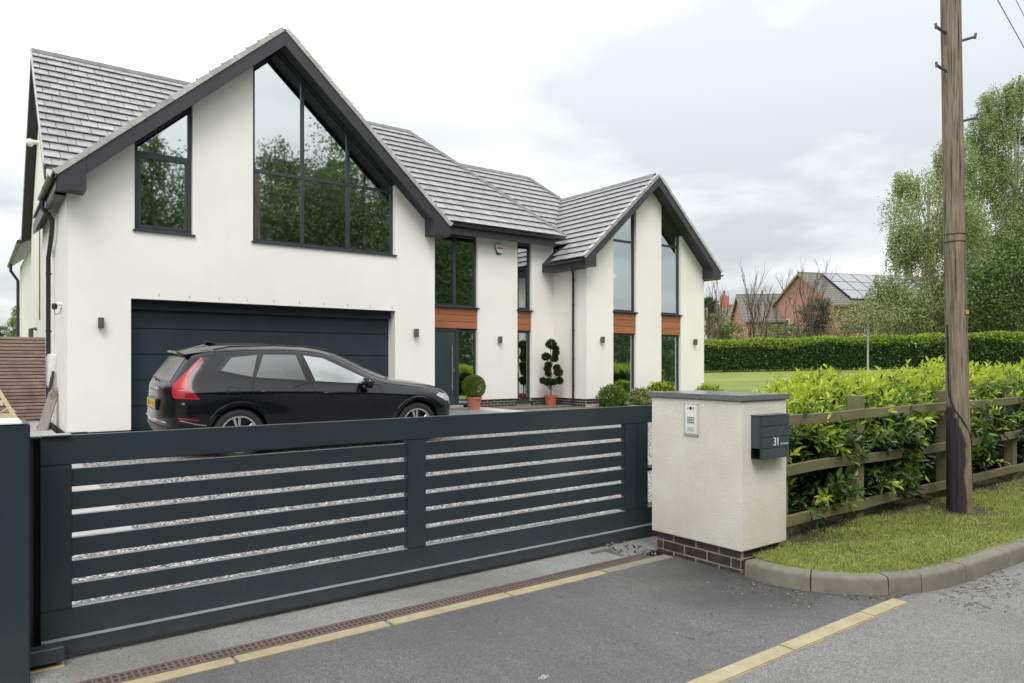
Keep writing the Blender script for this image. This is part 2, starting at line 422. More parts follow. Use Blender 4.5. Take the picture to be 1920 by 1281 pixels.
# vegetation
def leaf_mat(name, col, trans=0.35, rough=0.42, var=0.35, vs=3.0):
    m, nt, b = new_mat(name)
    out = nt.nodes['Material Output']
    c = ramp2(nt, noise(nt, vs, 3), tuple(x * (1 - var) for x in col), tuple(x * (1 + var) for x in col), 0.3, 0.7)
    nt.links.new(c, b.inputs['Base Color']); setp(b, Roughness=rough)
    t = N(nt, 'ShaderNodeBsdfTranslucent')
    c2 = mixc(nt, c, (col[0] * 1.5, col[1] * 1.5, col[2] * 0.6), 0.5)
    nt.links.new(c2, t.inputs['Color'])
    mx = N(nt, 'ShaderNodeMixShader'); mx.inputs[0].default_value = trans
    nt.links.new(b.outputs[0], mx.inputs[1]); nt.links.new(t.outputs[0], mx.inputs[2])
    nt.links.new(mx.outputs[0], out.inputs[0])
    return m
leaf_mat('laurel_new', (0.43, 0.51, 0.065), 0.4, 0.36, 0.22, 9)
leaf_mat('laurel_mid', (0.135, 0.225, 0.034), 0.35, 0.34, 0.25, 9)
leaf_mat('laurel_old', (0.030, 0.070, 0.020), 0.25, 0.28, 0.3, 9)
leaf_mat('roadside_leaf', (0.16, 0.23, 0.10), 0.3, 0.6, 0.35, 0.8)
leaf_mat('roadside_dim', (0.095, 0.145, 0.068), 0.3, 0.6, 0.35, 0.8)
leaf_mat('laurel_shade', (0.016, 0.036, 0.012), 0.15, 0.3, 0.3, 9)  # shade inside the hedge put into a darker leaf colour
leaf_mat('hedge_new', (0.29, 0.40, 0.06), 0.35, 0.4, 0.25, 4)
leaf_mat('hedge_old', (0.046, 0.105, 0.032), 0.25, 0.3, 0.3, 4)
leaf_mat('birch_light', (0.36, 0.41, 0.20), 0.4, 0.45, 0.25, 1)
leaf_mat('birch_dark', (0.20, 0.25, 0.11), 0.35, 0.45, 0.25, 1)
leaf_mat('tree_green', (0.075, 0.130, 0.036), 0.3, 0.45, 0.3, 1)
leaf_mat('tree_dark', (0.022, 0.046, 0.018), 0.25, 0.45, 0.3, 1)
leaf_mat('tree_bright', (0.165, 0.265, 0.065), 0.4, 0.45, 0.25, 1)
leaf_mat('shrub_brown', (0.105, 0.090, 0.040), 0.3, 0.5, 0.3, 2)
leaf_mat('box_green', (0.110, 0.165, 0.030), 0.3, 0.4, 0.25, 12)
leaf_mat('box_dark', (0.035, 0.060, 0.018), 0.25, 0.4, 0.3, 12)
leaf_mat('topiary_dark', (0.030, 0.042, 0.018), 0.2, 0.45, 0.3, 12)
leaf_mat('grass_blade', (0.32, 0.41, 0.09), 0.35, 0.5, 0.35, 2.2)
leaf_mat('grass_dry', (0.38, 0.35, 0.14), 0.3, 0.6, 0.3, 3)
leaf_mat('grass_dark', (0.16, 0.21, 0.05), 0.3, 0.5, 0.3, 3)
m, nt, b = new_mat('lawn_grass')
c = ramp2(nt, noise(nt, 0.35, 5, 0.65), (0.16, 0.215, 0.035), (0.27, 0.30, 0.065))
c = mixc(nt, c, (0.10, 0.145, 0.026), mth(nt, 'MULTIPLY', ramp2(nt, noise(nt, 22, 4), (0, 0, 0), (1, 1, 1), 0.42, 0.7), 0.6))
nt.links.new(c, b.inputs['Base Color']); setp(b, Roughness=0.85)
bump(nt, b, noise(nt, 35, 4), 0.8, 0.05)
m, nt, b = new_mat('verge_soil')
c = ramp2(nt, noise(nt, 3, 6, 0.65), (0.030, 0.026, 0.016), (0.075, 0.066, 0.030))
nt.links.new(c, b.inputs['Base Color']); setp(b, Roughness=0.95)
bump(nt, b, noise(nt, 45, 5), 0.8, 0.02)

# ------------------------------------------------------------------ mesh helpers
ORG = {}
def raw_obj(name, mesh, parent=None):
    o = bpy.data.objects.new(name, mesh)
    COL.objects.link(o)
    if parent is not None:
        o.parent = parent
        ORG[o.name] = ORG[parent.name]
    else:
        ORG[o.name] = Vector((0, 0, 0))
    return o
def thing(name, label, cat, loc, group=None, rz=0.0):
    o = bpy.data.objects.new(name, None)
    o.empty_display_size = 0.2
    COL.objects.link(o)
    o.location = loc
    o.rotation_euler = (0, 0, rz)
    o['label'] = label; o['category'] = cat
    if group: o['group'] = group
    ORG[o.name] = Vector(loc)
    return o
def tag(o, label=None, cat=None, group=None, kind=None):
    if label: o['label'] = label
    if cat: o['category'] = cat
    if group: o['group'] = group
    if kind: o['kind'] = kind
    return o

class MB:
    def __init__(s): s.v = []; s.f = []; s.m = []
    def add(s, vs, fs, mi=0):
        k = len(s.v)
        s.v.extend(Vector(p) for p in vs)
        for f in fs:
            s.f.append([i + k for i in f]); s.m.append(mi)
        return s
    def box(s, x0, x1, y0, y1, z0, z1, mi=0):
        return s.add([(x0, y0, z0), (x1, y0, z0), (x1, y1, z0), (x0, y1, z0), (x0, y0, z1), (x1, y0, z1), (x1, y1, z1), (x0, y1, z1)],
                     [(0, 3, 2, 1), (4, 5, 6, 7), (0, 1, 5, 4), (1, 2, 6, 5), (2, 3, 7, 6), (3, 0, 4, 7)], mi)
    def prism(s, poly, vec, mi=0):
        n = len(poly); vec = Vector(vec)
        p = [Vector(q) for q in poly]
        nn = Vector((0, 0, 0))
        for i in range(n): nn += p[i].cross(p[(i + 1) % n])
        if nn.dot(vec) > 0: p.reverse()
        return s.add(p + [q + vec for q in p], [tuple(range(n)), tuple(range(2 * n - 1, n - 1, -1))] +
                     [(i, i + n, (i + 1) % n + n, (i + 1) % n) for i in range(n)], mi)
    def tube(s, pts, r, n=8, r1=None, mi=0, caps=True):
        pts = [Vector(p) for p in pts]
        K = len(pts); rings = []
        up = None
        for i, p in enumerate(pts):
            d = (pts[min(i + 1, K - 1)] - pts[max(i - 1, 0)]).normalized()
            if up is None:
                up = d.orthogonal().normalized()
            a = (up - d * up.dot(d))
            a = a.normalized() if a.length > 1e-6 else d.orthogonal().normalized()
            up = a
            bb = d.cross(a)
            rr = r if r1 is None else r + (r1 - r) * i / (K - 1)
            if isinstance(r, (list, tuple)): rr = r[i]
            rings.append([p + (a * math.cos(t) + bb * math.sin(t)) * rr for t in [2 * math.pi * j / n for j in range(n)]])
        vs = [q for R in rings for q in R]
        fs = [(i * n + j, i * n + (j + 1) % n, (i + 1) * n + (j + 1) % n, (i + 1) * n + j) for i in range(K - 1) for j in range(n)]
        if caps:
            fs.append(tuple(range(n - 1, -1, -1))); fs.append(tuple((K - 1) * n + j for j in range(n)))
        return s.add(vs, fs, mi)
    def lathe(s, prof, c, n=20, mi=0, axis='z'):
        c = Vector(c); vs = []
        for r, z in prof:
            for j in range(n):
                t = 2 * math.pi * j / n
                if axis == 'z': vs.append(c + Vector((r * math.cos(t), r * math.sin(t), z)))
                elif axis == 'y': vs.append(c + Vector((r * math.cos(t), z, r * math.sin(t))))
                else: vs.append(c + Vector((z, r * math.cos(t), r * math.sin(t))))
        K = len(prof)
        return s.add(vs, [(i * n + j, i * n + (j + 1) % n, (i + 1) * n + (j + 1) % n, (i + 1) * n + j) for i in range(K - 1) for j in range(n)], mi)
    def mesh(s, name, mats, org=Vector((0, 0, 0)), bevel=0.0, smooth=None, fixn=False, seg=1):
        me = bpy.data.meshes.new(name)
        me.from_pydata([tuple(p - org) for p in s.v], [], s.f)
        if isinstance(mats, str): mats = [mats]
        for mm in mats: me.materials.append(MATS[mm])
        if len(mats) > 1: me.polygons.foreach_set('material_index', s.m)
        if bevel or fixn:
            bm = bmesh.new(); bm.from_mesh(me)
            if fixn: bmesh.ops.recalc_face_normals(bm, faces=bm.faces)
            if bevel:
                bmesh.ops.remove_doubles(bm, verts=bm.verts, dist=1e-5)
                ed = [e for e in bm.edges if len(e.link_faces) == 2 and e.calc_face_angle(0) > 0.6]
                bmesh.ops.bevel(bm, geom=ed, offset=bevel, segments=seg, affect='EDGES', clamp_overlap=True)
            bm.to_mesh(me); bm.free()
        if smooth is not None:
            me.polygons.foreach_set('use_smooth', [True] * len(me.polygons))
            me.set_sharp_from_angle(angle=math.radians(smooth))
        me.update()
        return me
    def build(s, name, mats, parent=None, **k):
        org = ORG[parent.name] if parent is not None else Vector((0, 0, 0))
        return raw_obj(name, s.mesh(name, mats, org, **k), parent)

def holed(mb, loops, frame, depth, mi=0):
    """polygon with holes; frame = (O, U, V, Nrm): 2D -> O+uU+vV, extruded by depth along -Nrm"""
    O, U, V, Nn = [Vector(q) for q in frame]
    tris = tessellate_polygon([[Vector((p[0], p[1], 0)) for p in L] for L in loops])
    flat = [p for L in loops for p in L]
    n = len(flat)
    a = [O + U * p[0] + V * p[1] for p in flat]
    bk = [p - Nn * depth for p in a]
    fs = []
    for t in tris:
        t = list(t)
        nr = (a[t[1]] - a[t[0]]).cross(a[t[2]] - a[t[0]])
        if nr.dot(Nn) < 0: t.reverse()
        fs.append(tuple(t)); fs.append(tuple(i + n for i in reversed(t)))
    k = 0
    for li, L in enumerate(loops):
        m = len(L)
        ar = sum(L[i][0] * L[(i + 1) % m][1] - L[(i + 1) % m][0] * L[i][1] for i in range(m))
        for i in range(m):
            q = (k + i, k + (i + 1) % m, k + (i + 1) % m + n, k + i + n)
            ccw = (ar > 0) == (li == 0)
            if U.cross(V).dot(Nn) < 0: ccw = not ccw
            fs.append(q[::-1] if ccw else q)
        k += m
    mb.add(a + bk, fs, mi)

def clip(poly, a, b, c):
    """keep a*x+b*y<=c"""
    out = []
    n = len(poly)
    for i in range(n):
        p, q = poly[i], poly[(i + 1) % n]
        dp, dq = a * p[0] + b * p[1] - c, a * q[0] + b * q[1] - c
        if dp <= 1e-9: out.append(p)
        if (dp < -1e-9 and dq > 1e-9) or (dp > 1e-9 and dq < -1e-9):
            t = dp / (dp - dq)
            out.append((p[0] + (q[0] - p[0]) * t, p[1] + (q[1] - p[1]) * t))
    return out
def area(poly):
    return 0.5 * sum(poly[i][0] * poly[(i + 1) % len(poly)][1] - poly[(i + 1) % len(poly)][0] * poly[i][1] for i in range(len(poly)))
def inset(poly, w):
    if area(poly) < 0: poly = poly[::-1]
    big = list(poly)
    n = len(poly)
    for i in range(n):
        p, q = poly[i], poly[(i + 1) % n]
        dx, dy = q[0] - p[0], q[1] - p[1]
        L = math.hypot(dx, dy)
        if L < 1e-9: continue
        nx, ny = dy / L, -dx / L          # outward for ccw
        big = clip(big, nx, ny, nx * p[0] + ny * p[1] - w)
    return big

def npmesh(name, verts, quads, mats, midx=None, smooth=False):
    """fast mesh of quads (or tris) from arrays"""
    me = bpy.data.meshes.new(name)
    verts = np.ascontiguousarray(verts, dtype=np.float32); quads = np.ascontiguousarray(quads, dtype=np.int32)
    k = quads.shape[1]
    me.vertices.add(len(verts)); me.vertices.foreach_set('co', verts.ravel())
    me.loops.add(quads.size); me.loops.foreach_set('vertex_index', quads.ravel())
    me.polygons.add(len(quads))
    me.polygons.foreach_set('loop_start', np.arange(0, quads.size, k, dtype=np.int32))
    for mm in mats: me.materials.append(MATS[mm])
    if midx is not None: me.polygons.foreach_set('material_index', np.ascontiguousarray(midx, dtype=np.int32))
    if smooth: me.polygons.foreach_set('use_smooth', np.ones(len(quads), dtype=bool))
    me.update(calc_edges=True)
    me.validate()
    return me
def unit(a): return a / np.maximum(np.linalg.norm(a, axis=-1, keepdims=True), 1e-9)
def leaves_folded(base, dirv, nrm, L, Wd, fold=0.25):
    """six-vertex leaf folded along its midrib -> verts, quads (2 per leaf)"""
    d = unit(dirv); s = unit(np.cross(d, nrm)); n = np.cross(s, d)
    L = L[:, None]; Wd = Wd[:, None]
    up = n * Wd * fold
    b0 = base; t = base + d * L - n * L * 0.10
    l1 = base + d * L * 0.30 - s * Wd * 0.46 + up; l2 = base + d * L * 0.68 - s * Wd * 0.38 + up * 0.8
    r1 = base + d * L * 0.30 + s * Wd * 0.46 + up; r2 = base + d * L * 0.68 + s * Wd * 0.38 + up * 0.8
    v = np.stack([b0, l1, l2, t, r2, r1], 1).reshape(-1, 3)
    k = np.arange(len(base))[:, None] * 6
    q = np.concatenate([k + np.array([[0, 1, 2, 3]]), k + np.array([[0, 3, 4, 5]])], 1).reshape(-1, 4)
    return v, q
def leaves_flat(base, dirv, nrm, L, Wd):
    d = unit(dirv); s = unit(np.cross(d, nrm))
    L = L[:, None]; Wd = Wd[:, None]
    v = np.stack([base, base + d * L * 0.5 - s * Wd * 0.5, base + d * L, base + d * L * 0.5 + s * Wd * 0.5], 1).reshape(-1, 3)
    q = (np.arange(len(base))[:, None] * 4 + np.arange(4)[None, :])
    return v, q
def randdir(n):
    return unit(rng.normal(size=(n, 3)))
def sight(px, py, dist):
    """a point of the place from the photo's direction and a measured distance along the view"""
    u = (px - 960) / FPX; w = (HOR - py) / FPX
    return Vector(((0.6 + 0.8 * u) * dist, (0.8 - 0.6 * u) * dist, EYE + w * dist))
def drive_z(y): return 0.042 * (max(y, 4.7) - 4.7) if y < 14.0 else 0.042 * 9.3
# ================================================================== GROUND
def sheet(name, poly, z, matn, kind='structure', parent=None, thick=0.0):
    mb = MB()
    if thick: mb.prism([(x, y, z - thick) for x, y in poly], (0, 0, thick))
    else:
        tris = tessellate_polygon([[Vector((x, y, 0)) for x, y in poly]])
        fs = []
        for t in tris:
            t = list(t)
            a, b_, c_ = [Vector((*poly[i], 0)) for i in t]
            if (b_ - a).cross(c_ - a).z < 0: t.reverse()
            fs.append(t)
        mb.add([(x, y, z) for x, y in poly], fs)
    o = mb.build(name, matn, parent)
    if kind and parent is None: o['kind'] = kind
    return o
# wide ground to the horizon
sheet('ground', [(-700, -700), (900, -700), (900, 900), (-700, 900)], -0.06, 'lawn_grass')
sheet('road', [(-160, -5.0), (170, -5.0), (170, 2.9), (-160, 2.9)], -0.006, 'road_asphalt')
sheet('driveway_apron', [(-7, 2.36), (5.35, 2.36), (5.35, 3.36), (4.66, 3.36), (4.66, 4.0), (-7, 4.0)], 0.0, 'drive_asphalt')
sheet('driveway_threshold', [(-2.5, 4.19), (6.3, 4.19), (6.3, 4.92), (-2.5, 4.92)], 0.0, 'threshold_asphalt')
# sloping gravel drive
def slope_sheet(name, x0, x1, y0, y1, dz, matn, nx=2, ny=2, f=drive_z):
    vs = []; fs = []
    for j in range(ny + 1):
        y = y0 + (y1 - y0) * j / ny
        for i in range(nx + 1):
            x = x0 + (x1 - x0) * i / nx
            vs.append((x, y, f(y) + dz))
    for j in range(ny):
        for i in range(nx):
            a = j * (nx + 1) + i
            fs.append((a, a + 1, a + nx + 2, a + nx + 1))
    o = MB().add(vs, fs).build(name, matn); o['kind'] = 'structure'
    return o
slope_sheet('gravel_drive', -6, 14.35, 4.92, 14.0, 0.0, 'gravel', 4, 12)
slope_sheet('gravel_bed', 8.3, 14.35, 13.0, 16.1, 0.004, 'gravel_brown', 2, 4, lambda y: drive_z(y) - 0.03 * min(1, max(0, y - 13.0)))
slope_sheet('garden_path', -5, 1.165, 6.85, 18.2, 0.012, 'path_concrete', 2, 12)
def lawn_z(x, y): return 0.05 + 0.042 * (min(max(y, 4.7), 14) - 4.7) + 0.032 * min(max(0, x - 15), 45)
vs = []; fs = []
xs = [14.3, 15, 15.5, 16, 18, 21, 25, 30, 36, 45, 60, 90, 140]; ys = [4.75, 5.5, 7, 9, 11, 12.5, 14, 16, 20, 30, 50, 90, 140]
for y in ys:
    for x in xs: vs.append((x, y, lawn_z(x, y)))
for j in range(len(ys) - 1):
    for i in range(len(xs) - 1):
        a = j * len(xs) + i; fs.append((a, a + 1, a + len(xs) + 1, a + len(xs)))
lawn = MB().add(vs, fs).build('lawn', 'lawn_grass'); lawn['kind'] = 'structure'
# far side of the road (seen only in the window reflections)
sheet('far_verge', [(-160, -60), (170, -60), (170, -5.0), (-160, -5.0)], 0.02, 'lawn_grass')

# kerb: path of the stones
KP = [(4.64, 3.285), (4.615, 3.11), (4.655, 2.93), (4.725, 2.765), (4.86, 2.575), (5.06, 2.425), (5.28, 2.335), (5.50, 2.275), (5.82, 2.235), (6.3, 2.215), (6.8, 2.19), (7.6, 2.17), (9, 2.16), (60, 2.10)]
def smooth_path(P, k=6):
    out = []
    for i in range(len(P) - 1):
        p0, p1, p2, p3 = [Vector((*P[max(0, min(len(P) - 1, i + d))], 0)) for d in (-1, 0, 1, 2)]
        for s in range(k):
            t = s / k
            if (p2 - p1).length > 2: q = p1.lerp(p2, t)
            else: q = 0.5 * ((2 * p1) + (p2 - p0) * t + (2 * p0 - 5 * p1 + 4 * p2 - p3) * t * t + (3 * p1 - p0 - 3 * p2 + p3) * t ** 3)
            out.append(q)
    out.append(Vector((*P[-1], 0)))
    return out
kp = smooth_path(KP[:-1])
acc = [0.0]
for i in range(1, len(kp)): acc.append(acc[-1] + (kp[i] - kp[i - 1]).length)
def at_len(s):
    if s >= acc[-1]:
        d = (kp[-1] - kp[-3]).normalized(); return kp[-1] + Vector((1, 0, 0)) * (s - acc[-1])
    for i in range(1, len(acc)):
        if acc[i] >= s:
            t = (s - acc[i - 1]) / max(1e-6, acc[i] - acc[i - 1]); return kp[i - 1].lerp(kp[i], t)
def tan_len(s): return (at_len(s + 0.02) - at_len(max(0, s - 0.02))).normalized()
kerb = raw_obj('kerb', None); kerb['kind'] = 'structure'
KPROF = [(-0.006, -0.05), (0.0, 0.092), (0.004, 0.106), (0.011, 0.116), (0.022, 0.121), (0.125, 0.125), (0.125, -0.05)]     # inward offset, height
def near_len(x, y): return min(range(len(kp)), key=lambda i: (kp[i].x - x) ** 2 + (kp[i].y - y) ** 2)
joints = [0.0, acc[near_len(4.715, 2.78)], acc[near_len(5.05, 2.43)], acc[near_len(5.33, 2.32)], acc[near_len(5.80, 2.24)], acc[near_len(6.62, 2.2)]]
while joints[-1] < 26: joints.append(joints[-1] + 0.915)
INNER = []
for a, b_ in zip(joints[:-1], joints[1:]):
    a2, b2 = a + 0.004, b_ - 0.004
    n = 8 if b_ < 3.2 else 2
    dz = rnd.uniform(-0.003, 0.003)
    vs = []; fs = []
    for i in range(n + 1):
        s_ = a2 + (b2 - a2) * i / n
        p = at_len(s_); t = tan_len(s_); inn = Vector((-t.y, t.x, 0))
        for o_, h in KPROF: vs.append(p + inn * o_ + Vector((0, 0, h + dz)))
    K = len(KPROF)
    for i in range(n):
        for j in range(K - 1): fs.append((i * K + j, (i + 1) * K + j, (i + 1) * K + j + 1, i * K + j + 1))
    fs.append(tuple(range(K))); fs.append(tuple(n * K + j for j in reversed(range(K))))
    MB().add(vs, fs).build('kerb_stone', 'kerb_concrete', kerb, smooth=35)
s_ = 0
while s_ < 30:
    t = tan_len(s_); p = at_len(s_) + Vector((-t.y, t.x, 0)) * 0.12
    INNER.append((p.x, p.y)); s_ += 0.12 if s_ < 3 else 1.5
VP = INNER + [(60, 2.25), (60, 5.3), (5.25, 5.3), (5.25, 3.32), (4.80, 3.32)]
VZ = 0.112
GP = [(p[0] + 0.03 * (6.5 - p[0]) / 2.5 * -0.4, p[1] - 0.022) for p in INNER] + VP[len(INNER):]
sheet('verge', VP, VZ, 'verge_soil')
# grass of the verge
def in_poly(P, x, y):
    r = np.zeros(x.shape, bool); n = len(P); j = n - 1
    for i in range(n):
        xi, yi = P[i]; xj, yj = P[j]
        c = ((yi > y) != (yj > y)) & (x < (xj - xi) * (y - yi) / ((yj - yi) or 1e-9) + xi)
        r ^= c; j = i
    return r
def blades(name, polyg, z, n, xr, yr, hmin, hmax, wd, mats, probs, thin=None, label=None):
    x = xr[0] + (xr[1] - xr[0]) * rng.random(n) ** 1.7; y = rng.uniform(*yr, n)
    k = in_poly(polyg, x, y)
    if thin is not None: k &= rng.random(n) < thin(x, y)
    x, y = x[k], y[k]; n = len(x)
    base = np.stack([x, y, np.full(n, z - 0.004)], 1)
    patch = 0.75 + 0.35 * np.sin(x * 5.1 + 1.3 * np.sin(y * 4.0)) * np.sin(y * 6.3 + x * 2.2)
    h = rng.uniform(hmin, hmax, n) * patch
    d = np.stack([rng.normal(0, 0.55, n), rng.normal(0, 0.55, n), np.ones(n)], 1)
    v, q = leaves_flat(base, d, randdir(n), h, np.full(n, wd) * (1 + 0.06 * np.hypot(x, y)))
    mi = rng.choice(len(mats), n, p=probs)
    o = raw_obj(name, npmesh(name, v, q, mats, mi))
    o['kind'] = 'stuff'
    return o
def vthin(x, y):
    return np.clip((3.52 - y + 0.10 * np.sin(x * 3.1) + 0.06 * np.sin(x * 7.7)) / 0.30, 0.04, 1.0) * np.clip(np.hypot(x - 7.93, y - 3.05) / 0.35 - 0.45, 0.12, 1.0)
blades('verge_grass', GP, VZ + .008, 200000, (4.6, 15.5), (2.15, 3.95), 0.018, 0.048, 0.0038, ['grass_blade', 'grass_dry', 'grass_dark'], [0.52, 0.28, 0.20], vthin)
blades('verge_grass', VP, VZ, 16000, (15, 40), (2.15, 3.6), 0.03, 0.07, 0.006, ['grass_blade', 'grass_dry', 'grass_dark'], [0.6, 0.15, 0.25])

# concrete edging strips laid flush across the entrance
def edging(y0, y1, x1, joints_x, label, grey_last=False):
    o = raw_obj('edging_strip', None); o['kind'] = 'structure'
    xs_ = [x1] + joints_x
    for i in range(len(xs_) - 1):
        b_, a = xs_[i] - 0.003, xs_[i + 1] + 0.003
        mb = MB(); jit = rnd.uniform(-0.003, 0.003)
        mb.box(a, b_, y0 + jit, y1 + jit, -0.09, 0.0045 + rnd.uniform(-0.0015, 0.0015))
        mb.build('edging_block', 'edging_grey' if (grey_last and i == 0) else 'edging_concrete', o, bevel=0.007, seg=2)
edging(3.945, 4.058, 4.63, [3.88, 2.97, 2.055, 1.14, 0.225, -0.69, -1.6, -2.5], 'inner', True)
edging(2.262, 2.372, 5.01, [4.56, 3.66, 2.75, 1.84, 0.93, 0.02, -0.9], 'outer')

# drainage channel with slotted cast gratings
dr = thing('drain_channel', 'rusty slotted drain grating laid along the pale edging below the gate', 'drain', (1.2, 4.125, 0))
MB().box(-2.1, 4.56, 4.060, 4.190, -0.12, -0.030).build('trough', 'dark_void', dr)
mb = MB()
mb.box(-2.1, 4.56, 4.060, 4.069, -0.03, 0.004); mb.box(-2.1, 4.56, 4.181, 4.190, -0.03, 0.004)
mb.build('frame', 'rusty_iron', dr)
gm = MB()
GL = 0.497
gm.box(0, GL, -0.054, -0.043, -0.022, 0.0); gm.box(0, GL, 0.043, 0.054, -0.022, 0.0); gm.box(0, GL, -0.006, 0.006, -0.022, -0.001)
nb = 15
for i in range(nb + 1):
    x = i * (GL - 0.013) / nb
    gm.box(x, x + 0.013, -0.043, -0.006, -0.022, -0.001); gm.box(x, x + 0.013, 0.006, 0.043, -0.022, -0.001)
gmesh = gm.mesh('grating', 'rusty_iron')
for i in range(13):
    o = raw_obj('grating', gmesh, dr); o.location = Vector((-2.0 + i * 0.5, 4.125, 0.003 + rnd.uniform(-0.002, 0.002))) - ORG[dr.name]

# ================================================================== SLIDING GATE
gate = thing('sliding_gate', 'anthracite metal sliding gate with two panels of horizontal slats across the drive', 'gate', (2.6, 4.6, 0))
G0, G1 = 4.58, 4.64
def gbox(name, x0, x1, z0, z1, y0=G0, y1=G1, bev=0.004, parent=gate, mt='gate_paint'):
    return MB().box(x0, x1, y0, y1, z0, z1).build(name, mt, parent, bevel=bev, seg=2)
gbox('top_rail', 0.300, 6.10, 1.047, 1.204)
gbox('stile', 0.300, 0.444, 0.266, 1.0465)
gbox('stile', 2.503, 2.655, 0.266, 1.0465)
gbox('stile', 4.710, 4.858, 0.266, 1.0465)
gbox('stile', 4.8615, 5.005, 0.266, 1.0465)
gbox('bottom_rail', 0.300, 6.10, 0.112, 0.2655)
gbox('track_beam', 0.300, 6.10, 0.030, 0.111, 4.533, 4.665, 0.005)
sl = {}
for x0, x1 in ((0.4445, 2.5025), (2.6555, 4.7095)):
    L = x1 - x0
    sm = MB().box(-L / 2, L / 2, -0.018, 0.018, -0.0485, 0.0470).box(-L / 2, L / 2, -0.017, 0.018, 0.0472, 0.0485, 1).mesh('slat', ['gate_paint', 'sky_glint'], bevel=0.0006)  # top face of each slat painted pale as reflected sky
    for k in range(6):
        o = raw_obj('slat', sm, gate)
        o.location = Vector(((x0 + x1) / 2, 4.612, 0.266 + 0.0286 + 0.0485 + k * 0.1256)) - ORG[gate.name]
gbox('glint_strip', 0.302, 6.10, 0.1112, 0.1138, 4.534, 4.5795, 0.0)  # pale strip paints the sky's reflection along the ledge
for a_, b_ in ((0.4445, 2.5025), (2.6555, 4.7095)): gbox('glint_strip', a_, b_, 0.2657, 0.268, 4.583, 4.638, 0.0)
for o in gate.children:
    if o.name.startswith('glint_strip'): o.data.materials[0] = MATS['sky_glint']
# hidden tail behind the pillar
gbox('tail_post', 5.95, 6.10, 0.266, 1.0465)
MB().tube([(5.005, 4.61, 0.62), (5.95, 4.61, 0.62)], 0.03, 6).build('tail_brace', 'gate_paint', gate)
MB().box(0.302, 0.44, 4.560, 4.655, 1.206, 1.212).build('top_cap', 'galvanised', gate)
# post and guide at the left
gp = thing('gate_post', 'broad dark metal gate post at the left edge beside the slatted gate', 'gate post', (0.05, 4.5, 0))
MB().box(-0.12, 0.239, 4.30, 4.66, -0.02, 1.297).build('post', 'gate_paint', gp, bevel=0.006, seg=2)
MB().box(-0.125, 0.205, 4.295, 4.665, 1.298, 1.306).build('cap', 'white_plastic', gp)
MB().box(0.2395, 0.36, 4.668, 4.70, 0.02, 1.19).build('catch_channel', 'dark_void', gp)
MB().box(0.2395, 0.270, 4.62, 4.664, 0.06, 1.19).box(0.2395, 0.298, 4.60, 4.66, 1.192, 1.203).build('guide_plate', 'gutter_black', gp)
MB().box(0.2395, 0.398, 4.44, 4.530, 0.035, 0.112).build('stop_bracket', 'gate_paint', gp, bevel=0.004)
MB().box(0.22, 0.40, 4.44, 4.62, -0.01, 0.012).build('footing', 'edging_concrete', gp, bevel=0.005)
# stray stones and steel angle by the far end of the gate
mb = MB()
for i in range(60):
    c = Vector((rnd.uniform(4.36, 4.655), rnd.uniform(4.10, 4.56), 0.004 + rnd.uniform(0, 0.02)))
    r = rnd.uniform(0.008, 0.021)
    pts = [Vector((rnd.gauss(0, 1), rnd.gauss(0, 1), rnd.gauss(0, 0.7))).normalized() * r * rnd.uniform(0.8, 1.2) for _ in range(6)]
    pts = [Vector((1, 0, 0)), Vector((-1, 0, 0)), Vector((0, 1, 0)), Vector((0, -1, 0)), Vector((0, 0, .7)), Vector((0, 0, -.7))]
    rot = Matrix.Rotation(rnd.uniform(0, 6), 3, 'Z') @ Matrix.Rotation(rnd.uniform(0, 3), 3, 'X')
    pts = [c + rot @ (p * r * rnd.uniform(0.7, 1.25)) for p in pts]
    mb.add(pts, [(0, 2, 4), (2, 1, 4), (1, 3, 4), (3, 0, 4), (2, 0, 5), (1, 2, 5), (3, 1, 5), (0, 3, 5)], rnd.choice([0, 0, 1, 2]))
o = mb.build('loose_gravel', ['wet_stone', 'slab_grey', 'coping_stone']); o['kind'] = 'stuff'
an = MB()
an.box(4.16, 4.40, 4.42, 4.45, 0.004, 0.012).box(4.30, 4.33, 4.22, 4.42, 0.004, 0.012)
an.build('steel_strip', 'galvanised'); tag(bpy.data.objects['steel_strip'], 'bent galvanised steel strip lying among stones under the gate end', 'metal strip')

